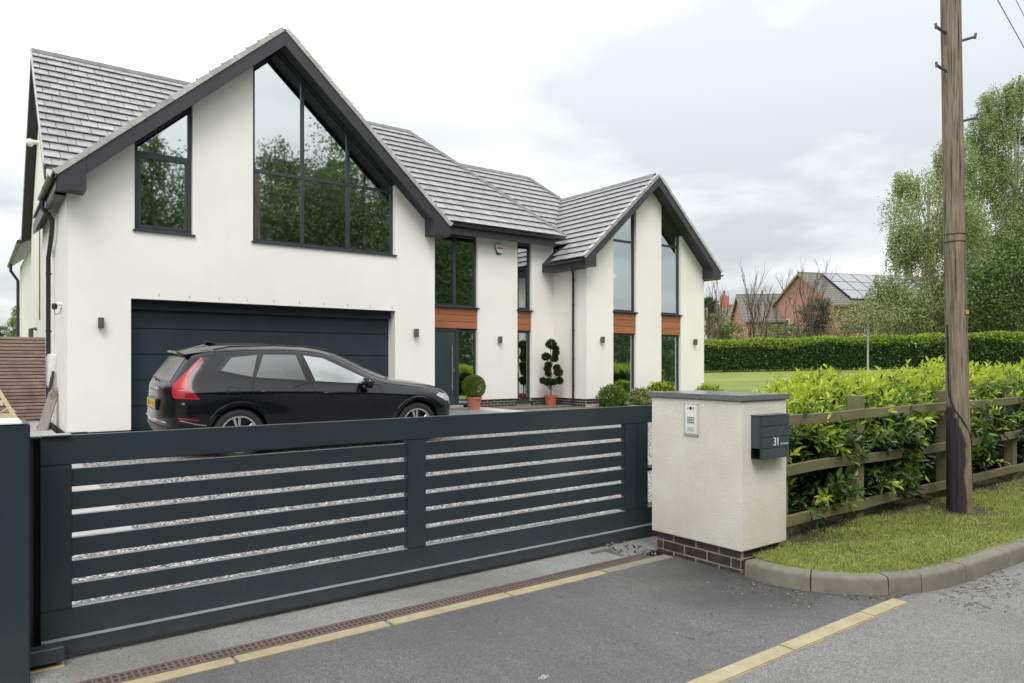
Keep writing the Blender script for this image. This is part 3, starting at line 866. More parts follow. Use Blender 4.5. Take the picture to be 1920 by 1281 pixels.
# ================================================================== GATE PILLAR
PX0, PX1, PY0, PY1 = 4.631, 5.219, 3.302, 4.200
pil = thing('gate_pillar', 'square cream roughcast pillar on dark bricks at the gate end', 'pillar', ((PX0 + PX1) / 2, (PY0 + PY1) / 2, 0))
MB().box(PX0, PX1, PY0, PY1, 0.176, 1.309).build('rendered_shaft', 'roughcast', pil, bevel=0.007, seg=2)
MB().box(PX0 - 0.018, PX1 + 0.018, PY0 - 0.018, PY1 + 0.018, 1.3095, 1.352).build('coping', 'coping_stone', pil, bevel=0.004, seg=2)
MB().box(PX0 + 0.036, PX1 - 0.036, PY0 + 0.036, PY1 - 0.036, -0.05, 0.1755).build('brick_core', 'mortar', pil)
def brick_face(parent, origin, along, out, length, rows, first, L=0.215, gap=0.011, matn='dark_brick', proud=0.005, dep=0.06):
    """bricks on a plane; rows = [(z0,z1,phase)]"""
    along = Vector(along); out = Vector(out); o0 = Vector(origin)
    cache = {}
    for z0, z1, ph in rows:
        s = -L - gap + ph
        while s < length:
            a, b_ = max(0.0, s), min(length, s + L)
            s += L + gap
            if b_ - a < 0.02: continue
            key = (round(b_ - a, 3), round(z1 - z0, 3))
            if key not in cache:
                h = (z1 - z0) / 2; l = (b_ - a) / 2
                mb = MB()
                P = [along * i + out * j + Vector((0, 0, k)) for k in (-h, h) for i, j in ((-l, -dep), (l, -dep), (l, 0), (-l, 0))]
                mb.add(P, [(0, 3, 2, 1), (4, 5, 6, 7), (0, 1, 5, 4), (1, 2, 6, 5), (2, 3, 7, 6), (3, 0, 4, 7)])
                cache[key] = mb.mesh('brick', matn, bevel=0.003, fixn=True)
            o = raw_obj('brick', cache[key], parent)
            o.location = o0 + along * ((a + b_) / 2) + out * (proud + rnd.uniform(-0.0015, 0.0015)) + Vector((0, 0, (z0 + z1) / 2)) - ORG[parent.name]
prow = lambda ph: [(-0.042, 0.0265, ph + 0.11), (0.0375, 0.1045, ph), (0.1155, 0.1752, ph + 0.11)]
brick_face(pil, (PX0 + 0.036, PY0 + 0.0365, 0), (0, 1, 0), (-1, 0, 0), PY1 - PY0 - 0.073, prow(0.09), 0)
brick_face(pil, (PX0 + 0.0425, PY0 + 0.036, 0), (1, 0, 0), (0, -1, 0), PX1 - PX0 - 0.085, prow(0.15), 0)

# door-entry panel on the drive side
ic = thing('intercom', 'small steel keypad intercom with camera eye on the cream pillar', 'intercom', (PX0, 3.77, 1.2))
IY0, IY1, IZ0, IZ1 = 3.695, 3.842, 1.015, 1.275
# measured on the face X=PX0
def icbox(name, a, b_, z0, z1, p0, p1, mt, bev=0.0, parent=ic):
    return MB().box(PX0 - p1, PX0 - p0, a, b_, z0, z1).build(name, mt, parent, bevel=bev)
icbox('back_plate', IY0, IY1, IZ0, IZ1, 0.0, 0.012, 'satin_grey', 0.002)
fp = icbox('face_plate', IY0 + 0.018, IY1 - 0.018, IZ0 + 0.016, IZ1 - 0.016, 0.0121, 0.016, 'white_plastic', 0.001)
icm = (IY0 + IY1) / 2
MB().lathe([(0.0, -0.003), (0.012, -0.003), (0.013, 0.002)], (PX0 - 0.0165, icm, IZ1 - 0.040), 16, axis='x').build('camera_eye', 'black_cable', ic)
for sgn in (-1, 1):
    icbox('sensor', icm + sgn * 0.028 - 0.003, icm + sgn * 0.028 + 0.003, IZ1 - 0.050, IZ1 - 0.030, 0.0161, 0.018, 'black_cable')
km = MB().box(-0.0015, 0.0015, -0.0055, 0.0055, -0.0055, 0.0055).mesh('key', 'lamp_grey')
for r_ in range(3):
    for c_ in range(4):
        o = raw_obj('key', km, ic); o.location = Vector((PX0 - 0.0175, icm - 0.027 + c_ * 0.018, IZ1 - 0.115 - r_ * 0.019)) - ORG[ic.name]
icbox('name_window', icm - 0.032, icm + 0.032, IZ0 + 0.035, IZ0 + 0.073, 0.0161, 0.0175, 'satin_grey')
sc_m = MB().lathe([(0.0, -0.002), (0.004, -0.002), (0.0045, 0.0)], (0, 0, 0), 8, axis='x').mesh('screw', 'black_cable')
for a in (IY0 + 0.009, IY1 - 0.009):
    for z in (IZ0 + 0.009, IZ1 - 0.009):
        o = raw_obj('screw', sc_m, ic); o.location = Vector((PX0 - 0.0122, a, z)) - ORG[ic.name]

# ---- text helper
def text_part(name, body, size, mt, parent, o, right, up, nrm, extrude=0.0006, sx=1.0, align='LEFT'):
    cu = bpy.data.curves.new(name, 'FONT'); cu.body = body; cu.size = size; cu.extrude = extrude; cu.align_x = align
    cu.resolution_u = 3
    tmp = bpy.data.objects.new('tmp', cu); COL.objects.link(tmp)
    dg = bpy.context.evaluated_depsgraph_get()
    me = bpy.data.meshes.new_from_object(tmp.evaluated_get(dg))
    bpy.data.objects.remove(tmp)
    R, U_, Nn, o = Vector(right) * sx, Vector(up), Vector(nrm), Vector(o)
    org = ORG[parent.name]
    for v in me.vertices: v.co = o + R * v.co.x + U_ * v.co.y + Nn * v.co.z - org
    me.name = name
    me.materials.clear(); me.materials.append(MATS[mt])
    me.update()
    return raw_obj(name, me, parent)
# letter box on the road side
mbx = thing('letter_box', 'slate grey wall letter box numbered 31 fixed to the cream pillar', 'letter box', (4.92, 3.26, 1.0))
LX0, LX1, LZ0, LZ1, LY = 4.742, 5.108, 0.868, 1.200, 3.210
mb = MB(); mb.box(LX0, LX1, LY + 0.014, PY0 - 0.001, LZ0 + 0.082, LZ1 - 0.004)
mb.build('box_body', 'mailbox_paint', mbx, bevel=0.003)
mb = MB(); mb.box(LX0, LX1, PY0 - 0.008, PY0 - 0.0015, LZ0 + 0.002, LZ0 + 0.081); mb.box(LX0, LX1, LY + 0.014, PY0 - 0.008, LZ0 + 0.002, LZ0 + 0.007)
mb.build('newspaper_tray', 'dark_void', mbx)
MB().box(LX0, LX1, LY + 0.008, LY + 0.0138, LZ0 + 0.001, LZ1 - 0.002).build('front_sheet', 'mailbox_paint', mbx, bevel=0.001)
MB().box(LX0 - 0.002, LX1 + 0.002, LY - 0.002, PY0 - 0.001, LZ1 - 0.0035, LZ1 + 0.002).build('lid', 'mailbox_paint', mbx, bevel=0.001)
fw = LX1 - LX0 - 0.010
def fplate(poly):
    return MB().prism([(LX0 + 0.010 + u * fw, LY, z) for u, z in poly], (0, 0.007, 0)).build('front_panel', 'mailbox_paint', mbx, bevel=0.0012, fixn=True)
zz = [LZ0, LZ0 + 0.079, LZ0 + 0.163, LZ0 + 0.247, LZ1 - 0.006]
gp_ = 0.005
fplate([(0, zz[3] + gp_), (1, zz[3] + gp_), (1, zz[4]), (0, zz[4])])
fplate([(0, zz[2] + gp_), (0.61, zz[2] + gp_), (0.765, zz[3] - 0.001), (0, zz[3] - 0.001)])
fplate([(0.63, zz[2] + gp_), (1, zz[2] + gp_), (1, zz[3] - 0.001), (0.785, zz[3] - 0.001)])
fplate([(0, zz[1] + gp_), (1, zz[1] + gp_), (1, zz[2] - 0.001), (0, zz[2] - 0.001)])
fplate([(0, zz[0]), (0.24, zz[0]), (0.395, zz[1] - 0.001), (0, zz[1] - 0.001)])
fplate([(0.26, zz[0]), (1, zz[0]), (1, zz[1] - 0.001), (0.415, zz[1] - 0.001)])
text_part('house_number', '31', 0.088, 'white_print', mbx, (LX0 + 0.010 + fw * 0.405, LY - 0.0005, zz[1] + 0.020), (1, 0, 0), (0, 0, 1), (0, -1, 0), sx=0.92)
text_part('street_name', 'POTTS LANE', 0.0165, 'white_print', mbx, (LX0 + 0.010 + fw * 0.68, LY - 0.0005, zz[1] + 0.022), (1, 0, 0), (0, 0, 1), (0, -1, 0), sx=1.0)

# ================================================================== POST AND RAIL FENCE
fe = thing('rail_fence', 'weathered three rail timber fence between pillar and telegraph pole and beyond', 'fence', (8.0, 3.5, 0))
POSTS = [5.47, 6.72, 8.62, 10.55, 12.45, 14.35, 16.3, 18.2, 20.1, 22.0, 24.0]
pm = MB().box(-0.06, 0.06, -0.055, 0.055, 0, 1.25).mesh('post', 'fence_wood', bevel=0.006)
for i, x in enumerate(POSTS):
    o = raw_obj('post', pm, fe)
    o.location = Vector((x, 3.535, 0.02 + (0.02 if i else -0.02))) - ORG[fe.name]; o.rotation_euler = (rnd.uniform(-.01, .01), rnd.uniform(-.01, .01), 0)
for zc_, nm in ((1.123, 'top'), (0.697, 'mid'), (0.272, 'low')):
    edges = [5.415] + POSTS[1:]
    for a, b_ in zip(edges[:-1], edges[1:]):
        L = b_ - a - 0.004
        mb = MB(); n = 6
        sag = rnd.uniform(-0.012, 0.012); w = rnd.uniform(-0.008, 0.008)
        vs = []
        for i in range(n + 1):
            t = i / n; x = a + 0.002 + L * t; z = zc_ + sag * math.sin(math.pi * t) + w * (t - 0.5); yb = 3.452 + 0.004 * math.sin(t * 5 + a)
            for dy, dz in ((-0.019, -0.044), (0.019, -0.044), (0.019, 0.044), (-0.019, 0.044)): vs.append((x, yb + dy, z + dz))
        fs = [(i * 4 + j, i * 4 + (j + 1) % 4, (i + 1) * 4 + (j + 1) % 4, (i + 1) * 4 + j) for i in range(n) for j in range(4)] + [(3, 2, 1, 0), tuple(n * 4 + j for j in range(4))]
        mb.add(vs, fs).build('rail', 'fence_wood', fe, bevel=0.003, fixn=True)

# ================================================================== TELEGRAPH POLE
PB = Vector((7.93, 3.10, 0.08))
lean = Vector((-0.0145, 0.0108, 1.0))
pole = thing('telegraph_pole', 'tall weathered wooden telegraph pole standing on the verge in front of the fence', 'telegraph pole', PB)
mb = MB(); n = 36
zs = [0, 0.15, 0.35, 0.6, 0.8, 0.93, 1.1, 1.4, 1.8, 2.3, 2.9, 3.5, 4.2, 5.2, 6.5, 8.2]
vs = []
for z in zs:
    r = 0.089 + 0.027 * math.exp(-0.55 * z)
    for j in range(n):
        t = 2 * math.pi * j / n
        rr = r * (1 + 0.018 * math.sin(3 * t + z * 0.9) + 0.012 * math.sin(7 * t + z * 2.1))
        vs.append(PB + lean * z + Vector((rr * math.cos(t), rr * math.sin(t), 0)))
fs = []; mi_ = []
# camera-left half of the foot is tarred: angle of the view-left direction
for i in range(len(zs) - 1):
    for j in range(n):
        mid = 2 * math.pi * (j + 0.5) / n
        a = math.atan2(math.sin(mid - math.atan2(0.6, -0.8)), math.cos(mid - math.atan2(0.6, -0.8)))
        tar = False
        fs.append((i * n + j, i * n + (j + 1) % n, (i + 1) * n + (j + 1) % n, (i + 1) * n + j)); mi_.append(1 if tar else 0)
fs.append(tuple((len(zs) - 1) * n + j for j in range(n))); mi_.append(0)
mb.add(vs, fs); mb.m = mi_
mb.build('pole_shaft', ['pole_wood', 'tar_wood'], pole, smooth=50)
lft = Vector((-0.8, 0.6, 0)); twd = Vector((-0.6, -0.8, 0))
def pole_pt(z, ang, r=1.0):
    """ang 0 = view left, 90 = towards the camera"""
    d = lft * math.cos(math.radians(ang)) + twd * math.sin(math.radians(ang))
    return PB + lean * z + d * (0.089 + 0.027 * math.exp(-0.55 * z)) * r, d
for z, ang in ((4.80, 28), (4.42, 28), (4.72, 158), (3.92, 158), (5.9, 28), (5.5, 158)):
    p, d = pole_pt(z, ang, 0.9 if ang < 90 else 0.42)
    mb = MB(); mb.tube([p, p + d * 0.17 + Vector((0, 0, 0.03))], 0.014, 8)
    mb.tube([p + d * 0.165 + Vector((0, 0, 0.01)), p + d * 0.172 + Vector((0, 0, 0.062))], 0.013, 8)
    mb.tube([p + d * 0.05 + Vector((0, 0, 0.004)), p + Vector((0, 0, -0.12)) + d * 0.012], 0.005, 6)
    mb.build('step_iron', 'lamp_grey', pole)
for z in (2.80, 2.725):
    pts = [pole_pt(z, a, 1.03)[0] for a in range(0, 361, 15)]
    MB().tube(pts, 0.004, 5, caps=False).build('wire_band', 'black_cable', pole)
p, d = pole_pt(2.02, 128, 1.02)
sd = Vector((0, 0, 1)).cross(d)
MB().prism([p - sd * 0.035 - Vector((0, 0, 0.02)), p + sd * 0.035 - Vector((0, 0, 0.02)), p + sd * 0.035 + Vector((0, 0, 0.02)), p - sd * 0.035 + Vector((0, 0, 0.02))], d * 0.004).build('number_tag', 'yellow_tag', pole, fixn=True)
cab = [pole_pt(1.9 - 0.0 * k, 8, 1.03)[0] for k in range(1)] + [pole_pt(1.45, 10, 1.03)[0], pole_pt(1.20, 14, 1.04)[0], pole_pt(1.05, 45, 1.04)[0], pole_pt(0.93, 85, 1.05)[0], pole_pt(0.80, 125, 1.04)[0], pole_pt(0.70, 155, 1.04)[0], pole_pt(0.55, 168, 1.04)[0], pole_pt(0.30, 172, 1.04)[0]]
MB().tube(cab, 0.008, 6).build('earth_cable', 'black_cable', pole)
# overhead wires
for k, (a, b_) in enumerate((((1866, -8, 14.0), (1926, 100, 17.0)), ((1901, -8, 14.0), (1926, 42, 17.0)))):
    p = sight(*a); q = sight(*b_); d = q - p
    o = MB().tube([p - d * 1.2, p, q, q + d * 2.2], 0.009 - 0.002 * k, 5).build('overhead_wire', 'black_cable')
    tag(o, ['longer of two thin overhead wires crossing the sky right of the pole', 'short overhead wire cutting the extreme upper right corner of the sky'][k], 'wire')
# ================================================================== HOUSE
GZ = 0.39
house = thing('house', 'white rendered two storey house with grey tiled gables and anthracite windows behind the gate', 'house', (8.0, 16.0, GZ))
FW, FR, FG = 14.0, 16.0, 14.6          # planes: garage wing, recessed middle, right gable wing
UX, VZ3, NF = (1, 0, 0), (0, 0, 1), (0, -1, 0)
def wall(loops, y, depth=0.45, name='wall', mt='house_render'):
    mb = MB(); holed(mb, loops, ((0, y, 0), UX, VZ3, NF), depth)
    return mb.build(name, mt, house)
A_X, A_Z = 4.80, 7.72                   # wing gable: underside of the roof at the wall
small_w = [(2.29, 3.92), (3.24, 3.92), (3.24, 6.312), (2.29, 5.458)]
big_w = [(4.32, 3.92), (7.335, 3.92), (7.335, 5.443), (4.80, 7.711), (4.32, 7.281)]
wall([[(1.28, 0.43), (2.235, 0.43), (2.235, 2.715), (7.345, 2.715), (7.345, 0.43), (8.33, 0.43), (8.33, 4.56), (A_X, A_Z), (1.28, 4.56)], small_w, big_w], FW)
# side walls: left flank with the main gable, right flank of the wing
mb = MB(); holed(mb, [[(14.452, 0.43), (14.452, 4.56), (15.75, 4.9), (19.2, 8.15), (22.6, 4.95), (22.6, 0.43)]], ((1.28, 0, 0), (0, 1, 0), (0, 0, 1), (-1, 0, 0)), 0.3)
mb.build('wall', 'house_render', house)
MB().box(1.2815, 1.58, 14.0, 14.4515, 0.43, 0.44).build('wall', 'house_render', house)
MB().box(8.03, 8.328, 14.452, 16.0, 0.43, 4.9).build('wall', 'house_render', house)
for bs in ((1.262, 2.232, 13.985, 14.2), (7.348, 8.34, 13.985, 14.2), (1.262, 1.5, 14.202, 22.6)): MB().box(*bs, 0.28, 0.4285).build('base_strip', 'dark_brick', house)
# recessed entrance wall
entr = [(9.24, 0.42), (10.855, 0.42), (10.855, 4.97), (9.24, 4.97)]
slim = [(12.19, 0.50), (12.695, 0.50), (12.695, 4.97), (12.19, 4.97)]
wall([[(8.33, 0.605), (9.24, 0.605), (9.24, 4.97), (10.855, 4.97), (10.855, 0.605), (12.19, 0.605), (12.19, 4.97), (12.695, 4.97), (12.695, 0.605), (13.49, 0.605), (13.49, 5.0), (8.33, 5.0)]], FR)
# right gable wing
B_X, B_Z = 15.98, 6.79
w1 = [(14.525, 0.50), (15.455, 0.50), (15.455, 6.303), (14.525, 5.456)]
w2 = [(16.53, 0.50), (17.42, 0.50), (17.42, 5.495), (16.53, 6.29)]
wall([[(13.49, 0.60), (18.52, 0.60), (18.52, 4.52), (B_X, B_Z), (13.49, 4.52)], w1, w2][0:1] + [w1[:0] + [(14.525, 0.62), (15.455, 0.62), (15.455, 6.303), (14.525, 5.456)], [(16.53, 0.62), (17.42, 0.62), (17.42, 5.495), (16.53, 6.29)]], FG)
MB().box(13.49, 13.79, FG + 0.4515, FR - 0.0015, 0.60, 4.75).build('wall', 'house_render', house)
MB().box(18.22, 18.52, FG + 0.4515, 19.0, 0.42, 4.6).build('wall', 'house_render', house)
MB().box(1.58, 8.03, 17.4, 17.5, 0.4, 6.6).box(8.33, 18.2, 19.3, 19.4, 0.4, 7.2).box(14.6, 17.6, 17.9, 18.0, 0.4, 5.5).build('inner_wall', 'room_wall', house)
MB().box(1.60, 8.03, 14.46, 17.4, 3.50, 3.60).box(13.8, 18.2, 15.06, 17.9, 2.55, 2.75).box(8.34, 13.48, 16.46, 19.3, 2.60, 2.8).box(8.34, 18.2, 15.06, 19.3, 0.30, 0.40).build('floor', 'room_wall', house)
MB().box(1.3, 18.5, 22.5, 22.6, 0.4, 4.9).build('wall', 'house_render', house)

def prism_xz(poly, y0, y1, name, mt, parent=house, bevel=0.0):
    return MB().prism([(x, y0, z) for x, z in poly], (0, y1 - y0, 0)).build(name, mt, parent, bevel=bevel, fixn=True)
def window(poly, y, vs=(), hs=(), fwid=0.062, mw=0.062, name='window', sill=True, sash=(), blinds=(), cols_h=None):
    """poly = opening in (X,z); vs, hs = mullion and transom centre lines"""
    if area(poly) < 0: poly = poly[::-1]
    o_ = inset(poly, 0.003); i_ = inset(poly, fwid)
    yf = y + 0.085
    mb = MB(); holed(mb, [o_, i_], ((0, yf, 0), UX, VZ3, NF), 0.07)
    win = mb.build(name, 'frame_paint', house)
    xs_ = [-1e3] + sorted(vs) + [1e3]; zs_ = [-1e3] + sorted(hs) + [1e3]
    for x in vs:
        p = clip(clip(i_, 1, 0, x + mw / 2), -1, 0, -(x - mw / 2))
        MB().prism([(a, yf - 0.006, b_) for a, b_ in p], (0, 0.07, 0)).build('mullion', 'frame_paint', win, fixn=True)
    for z in hs:
        for ci in range(len(xs_) - 1):
            p = clip(clip(i_, 0, 1, z + mw / 2), 0, -1, -(z - mw / 2))
            if ci > 0: p = clip(p, -1, 0, -(xs_[ci] + mw / 2 + 0.0005))
            if ci < len(xs_) - 2: p = clip(p, 1, 0, xs_[ci + 1] - mw / 2 - 0.0005)
            if len(p) > 2 and abs(area(p)) > 1e-4:
                MB().prism([(a, yf + 0.001, b_) for a, b_ in p], (0, 0.06, 0)).build('transom', 'frame_paint', win, fixn=True)
    for ci in range(len(xs_) - 1):
        for ri in range(len(zs_) - 1):
            p = i_
            if ci > 0: p = clip(p, -1, 0, -(xs_[ci] + mw / 2))
            if ci < len(xs_) - 2: p = clip(p, 1, 0, xs_[ci + 1] - mw / 2)
            if ri > 0: p = clip(p, 0, -1, -(zs_[ri] + mw / 2))
            if ri < len(zs_) - 2: p = clip(p, 0, 1, zs_[ri + 1] - mw / 2)
            if len(p) < 3 or abs(area(p)) < 2e-3: continue
            if (ci, ri) in sash:
                q = inset(p, 0.003); r_ = inset(q, 0.045)
                mb = MB(); holed(mb, [q, r_], ((0, yf - 0.004, 0), UX, VZ3, NF), 0.05); mb.build('sash', 'frame_paint', win)
                p = r_
            # a hair of tilt per pane so that reflections break from pane to pane
            ex = 0.002
            c0 = sum(a for a, _ in p) / len(p); c1 = sum(b_ for _, b_ in p) / len(p)
            ta, tb = rnd.uniform(-.003, .003), rnd.uniform(-.003, .003)
            pp = inset(p, -0.004)
            MB().add([(a, yf + 0.03 + ta * (a - c0) + tb * (b_ - c1), b_) for a, b_ in pp], [tuple(range(len(pp)))]).build('pane', 'window_glass', win)
            if (ci, ri) in blinds:
                xa, xb = min(a for a, _ in p), max(a for a, _ in p); zt = max(b_ for _, b_ in p)
                MB().box(xa + 0.01, xb - 0.01, yf + 0.09, yf + 0.13, zt - 0.10, zt - 0.02).build('blind', 'room_blind', win)
    for k in range(len(poly)):
        (xa, za), (xb, zb_) = poly[k], poly[(k + 1) % len(poly)]
        if abs(xa - xb) > 0.02 and abs(za - zb_) > 0.02:          # dark packer under the rake of the gable
            L_ = math.hypot(xb - xa, zb_ - za); nx, nz = -(zb_ - za) / L_, (xb - xa) / L_
            q = [(xa - nx * .012, za - nz * .012), (xb - nx * .012, zb_ - nz * .012), (xb + nx * .028, zb_ + nz * .028), (xa + nx * .028, za + nz * .028)]
            MB().prism([(a, y - 0.004, b_) for a, b_ in q], (0, 0.087, 0)).build('head_packer', 'fascia_paint', win, fixn=True)
    if sill:
        xa, xb = min(a for a, _ in poly), max(a for a, _ in poly); zb = min(b_ for _, b_ in poly)
        MB().box(xa - 0.03, xb + 0.04, y - 0.045, y + 0.084, zb - 0.028, zb + 0.002).build('sill', 'frame_paint', win, bevel=0.004)
    return win
window(small_w, FW, hs=(5.29,), sash={(0, 0)})
window(big_w, FW, vs=(5.325, 6.295), hs=(5.30,), blinds={(0, 0), (1, 0), (2, 0)})
# entrance stack
window([(9.24, 3.06), (10.855, 3.06), (10.855, 4.97), (9.24, 4.97)], FR, vs=(9.40, 10.175), mw=0.075)
window([(12.19, 3.07), (12.695, 3.07), (12.695, 4.97), (12.19, 4.97)], FR, fwid=0.075)
window([(12.19, 0.52), (12.695, 0.52), (12.695, 2.485), (12.19, 2.485)], FR, fwid=0.055)
window([(10.262, 0.46), (10.852, 0.46), (10.852, 2.47), (10.262, 2.47)], FR, sill=False, name='side_light', fwid=0.05)
for P, tr in ((w1, 5.085), (w2, 5.135)):
    a, b_ = P[0][0], P[1][0]
    window([(a, 3.055), (b_, 3.055), P[2], P[3]], FG, hs=(tr,), fwid=0.058)
    window([(a, 0.62), (b_, 0.62), (b_, 2.43), (a, 2.43)], FG, fwid=0.05)
def cladding(x0, x1, z0, z1, y, n=3):
    c = MB().box(x0 + 0.002, x1 - 0.002, y + 0.06, y + 0.16, z0, z1).build('timber_cladding', 'dark_void', house)
    h = (z1 - z0) / n
    m_ = MB().box(-(x1 - x0) / 2 + 0.003, (x1 - x0) / 2 - 0.003, -0.012, 0.012, -h / 2 + 0.004, h / 2 - 0.004).mesh('board', 'cladding_wood', bevel=0.003)
    for i in range(n):
        o = raw_obj('board', m_, c); o.location = Vector(((x0 + x1) / 2, y + 0.046, z0 + h * (i + .5))) - ORG[house.name]
cladding(9.24, 10.855, 2.495, 3.03, FR)
cladding(12.19, 12.695, 2.495, 3.04, FR)
cladding(14.525, 15.455, 2.435, 3.025, FG)
cladding(16.53, 17.42, 2.435, 3.025, FG)
# front door
dx0, dx1 = 9.245, 10.255
fd = MB().box(dx0 + 0.07, dx1 - 0.055, FR + 0.075, FR + 0.13, 0.50, 2.42).build('front_door', 'door_paint', house, bevel=0.003)
mb = MB(); holed(mb, [[(dx0, 0.46), (dx1, 0.46), (dx1, 2.49), (dx0, 2.49)], [(dx0 + 0.066, 0.498), (dx1 - 0.051, 0.498), (dx1 - 0.051, 2.424), (dx0 + 0.066, 2.424)]], ((0, FR + 0.06, 0), UX, VZ3, NF), 0.09)
mb.build('door_frame', 'frame_paint', fd)
MB().tube([(10.065, FR + 0.015, 0.86), (10.065, FR + 0.015, 2.06)], 0.016, 10).build('bar_handle', 'brushed_steel', fd, smooth=60)
for z in (1.0, 1.92): MB().tube([(10.065, FR + 0.02, z), (10.065, FR + 0.076, z)], 0.010, 8).build('handle_stud', 'brushed_steel', fd)
MB().box(10.13, 10.165, FR + 0.06, FR + 0.0745, 1.35, 1.46).build('lock_plate', 'brushed_steel', fd, bevel=0.003)
MB().box(9.1, 10.3, FR - 0.16, FR + 0.06, 0.42, 0.485).build('door_step', 'concrete_pale', house, bevel=0.006)
# entrance slabs
porch = raw_obj('porch_paving', None); porch['kind'] = 'structure'
for i in range(4):
    for j in range(4):
        x0, y0 = 8.40 + i * 0.62, 13.55 + j * 0.60
        if x0 > 10.9: continue
        MB().box(x0 + 0.004, x0 + 0.614, y0 + 0.004, y0 + 0.594, 0.30, 0.418 + rnd.uniform(-.002, .002)).build('paving_slab', 'slab_grey' if x0 < 10.2 else 'concrete_pale', porch, bevel=0.004)
# garage door
gd = MB().box(2.236, 7.344, FW + 0.335, FW + 0.38, 0.36, 2.72).build('garage_door', 'dark_void', house)
pz = [0.385, 0.826, 1.287, 1.749, 2.211, 2.69]
for a, b_ in zip(pz[:-1], pz[1:]):
    h = (b_ - a) / 2 - 0.004
    m_ = MB().box(-2.552, 2.552, -0.014, 0.014, -h, h).mesh('door_panel', 'garage_paint', bevel=0.006, seg=2)
    o = raw_obj('door_panel', m_, gd); o.location = Vector((4.79, FW + 0.318, (a + b_) / 2)) - ORG[house.name]
MB().box(2.238, 7.342, FW + 0.20, FW + 0.295, 2.545, 2.714).build('lintel_box', 'garage_paint', gd, bevel=0.006)
MB().box(2.2355, 7.3445, FW + 0.004, FW + 0.33, 2.700, 2.7148).build('head_lining', 'gutter_black', gd)
wv = MB().box(-0.0035, 0.0035, -0.002, 0.002, -0.028, 0.028).mesh('weep_vent', 'lamp_grey')
for i in range(10):
    o = raw_obj('weep_vent', wv, house); o.location = Vector((2.68 + i * 0.51, FW - 0.002, 2.79)) - ORG[house.name]
# slim bright angle beads on outer corners
for x in (1.28, 8.33):
    MB().box(x - 0.004, x + 0.004, FW - 0.004, FW + 0.004, 0.43, 4.5).build('corner_bead', 'white_plastic', house)
MB().box(13.486, 13.494, FG - 0.004, FG + 0.004, 0.6, 4.45).build('corner_bead', 'white_plastic', house)
# brick plinths
MB().box(10.857, 12.188, FR + 0.03, FR + 0.3, 0.28, 0.604).box(12.697, 13.46, FR + 0.03, FR + 0.3, 0.28, 0.604).box(13.52, 13.79, FG + 0.05, FR, 0.28, 0.5985).box(13.53, 14.52, FG + 0.03, FG + 0.3, 0.28, 0.5985).box(14.53, 18.52, FG + 0.03, FG + 0.3, 0.28, 0.5985).box(12.186, 12.70, FR + 0.03, FR + 0.3, 0.28, 0.5).build('plinth', 'mortar_pale', house)
hrows = [(0.312, 0.3765, 0), (0.3875, 0.4520, 0.11), (0.463, 0.5275, 0), (0.5385, 0.603, 0.11)]
brick_face(house, (10.86, FR + 0.03, 0), UX, NF, 1.328, hrows, 0)
brick_face(house, (12.70, FR + 0.03, 0), UX, NF, 0.79, hrows, 0)
brick_face(house, (13.52, FG + 0.06, 0), (0, 1, 0), (-1, 0, 0), 1.37, hrows, 0)
brick_face(house, (13.53, FG + 0.03, 0), UX, NF, 0.99, hrows[2:], 0)

# ------------------------------------------------------------------ roofs
TW, TG, TT = 0.30, 0.2855, 0.018
roof = raw_obj('roof', None, house)
tiles = []            # (distance, maker)
full_mesh = MB().add([(0.005, -0.012, 0.049), (TW - 0.005, -0.012, 0.049), (TW - 0.005, TG + 0.02, 0.006), (0.005, TG + 0.02, 0.006),
                      (0.005, -0.012, 0.049 + TT), (TW - 0.005, -0.012, 0.049 + TT), (TW - 0.005, TG + 0.02, 0.006 + TT), (0.005, TG + 0.02, 0.006 + TT)],
                     [(0, 3, 2, 1), (4, 5, 6, 7), (0, 1, 5, 4), (1, 2, 6, 5), (2, 3, 7, 6), (3, 0, 4, 7)]).mesh('roof_tile', 'roof_tile_grey')
def tile_plane(O, U, V, poly, skip=None, phase=0.0):
    O, U, V = Vector(O), Vector(U).normalized(), Vector(V).normalized()
    Nn = U.cross(V)
    u0 = min(p[0] for p in poly); u1 = max(p[0] for p in poly); v1 = max(p[1] for p in poly)
    for j in range(int(v1 / TG) + 1):
        ph = phase + (TW / 2 if j % 2 else 0)
        i0 = int((u0 - ph) / TW) - 1
        for i in range(i0, int((u1 - ph) / TW) + 2):
            ua, va = ph + i * TW, j * TG
            R = [(ua + 0.005, va - 0.012), (ua + TW - 0.005, va - 0.012), (ua + TW - 0.005, va + TG + 0.02), (ua + 0.005, va + TG + 0.02)]
            P = [(R[0][0], va - 0.012)] and R
            Q = R
            n = len(poly)
            if area(poly) < 0: poly = poly[::-1]
            for k in range(n):
                p, q = poly[k], poly[(k + 1) % n]
                dx, dy = q[0] - p[0], q[1] - p[1]; L = math.hypot(dx, dy)
                nx, ny = dy / L, -dx / L
                e = 0.012 if abs(dy) < 1e-6 else 0.0
                Q = clip(Q, nx, ny, nx * p[0] + ny * p[1] + e)
                if not Q: break
            if not Q or abs(area(Q)) < 0.004: continue
            c = O + U * (ua + TW / 2) + V * (va + TG / 2)
            if skip and skip(c): continue
            whole = abs(abs(area(Q)) - abs(area(R))) < 1e-5
            tiles.append(((c - Vector((0, 0, EYE))).length, O, U, V, Nn, ua, va, None if whole else Q))
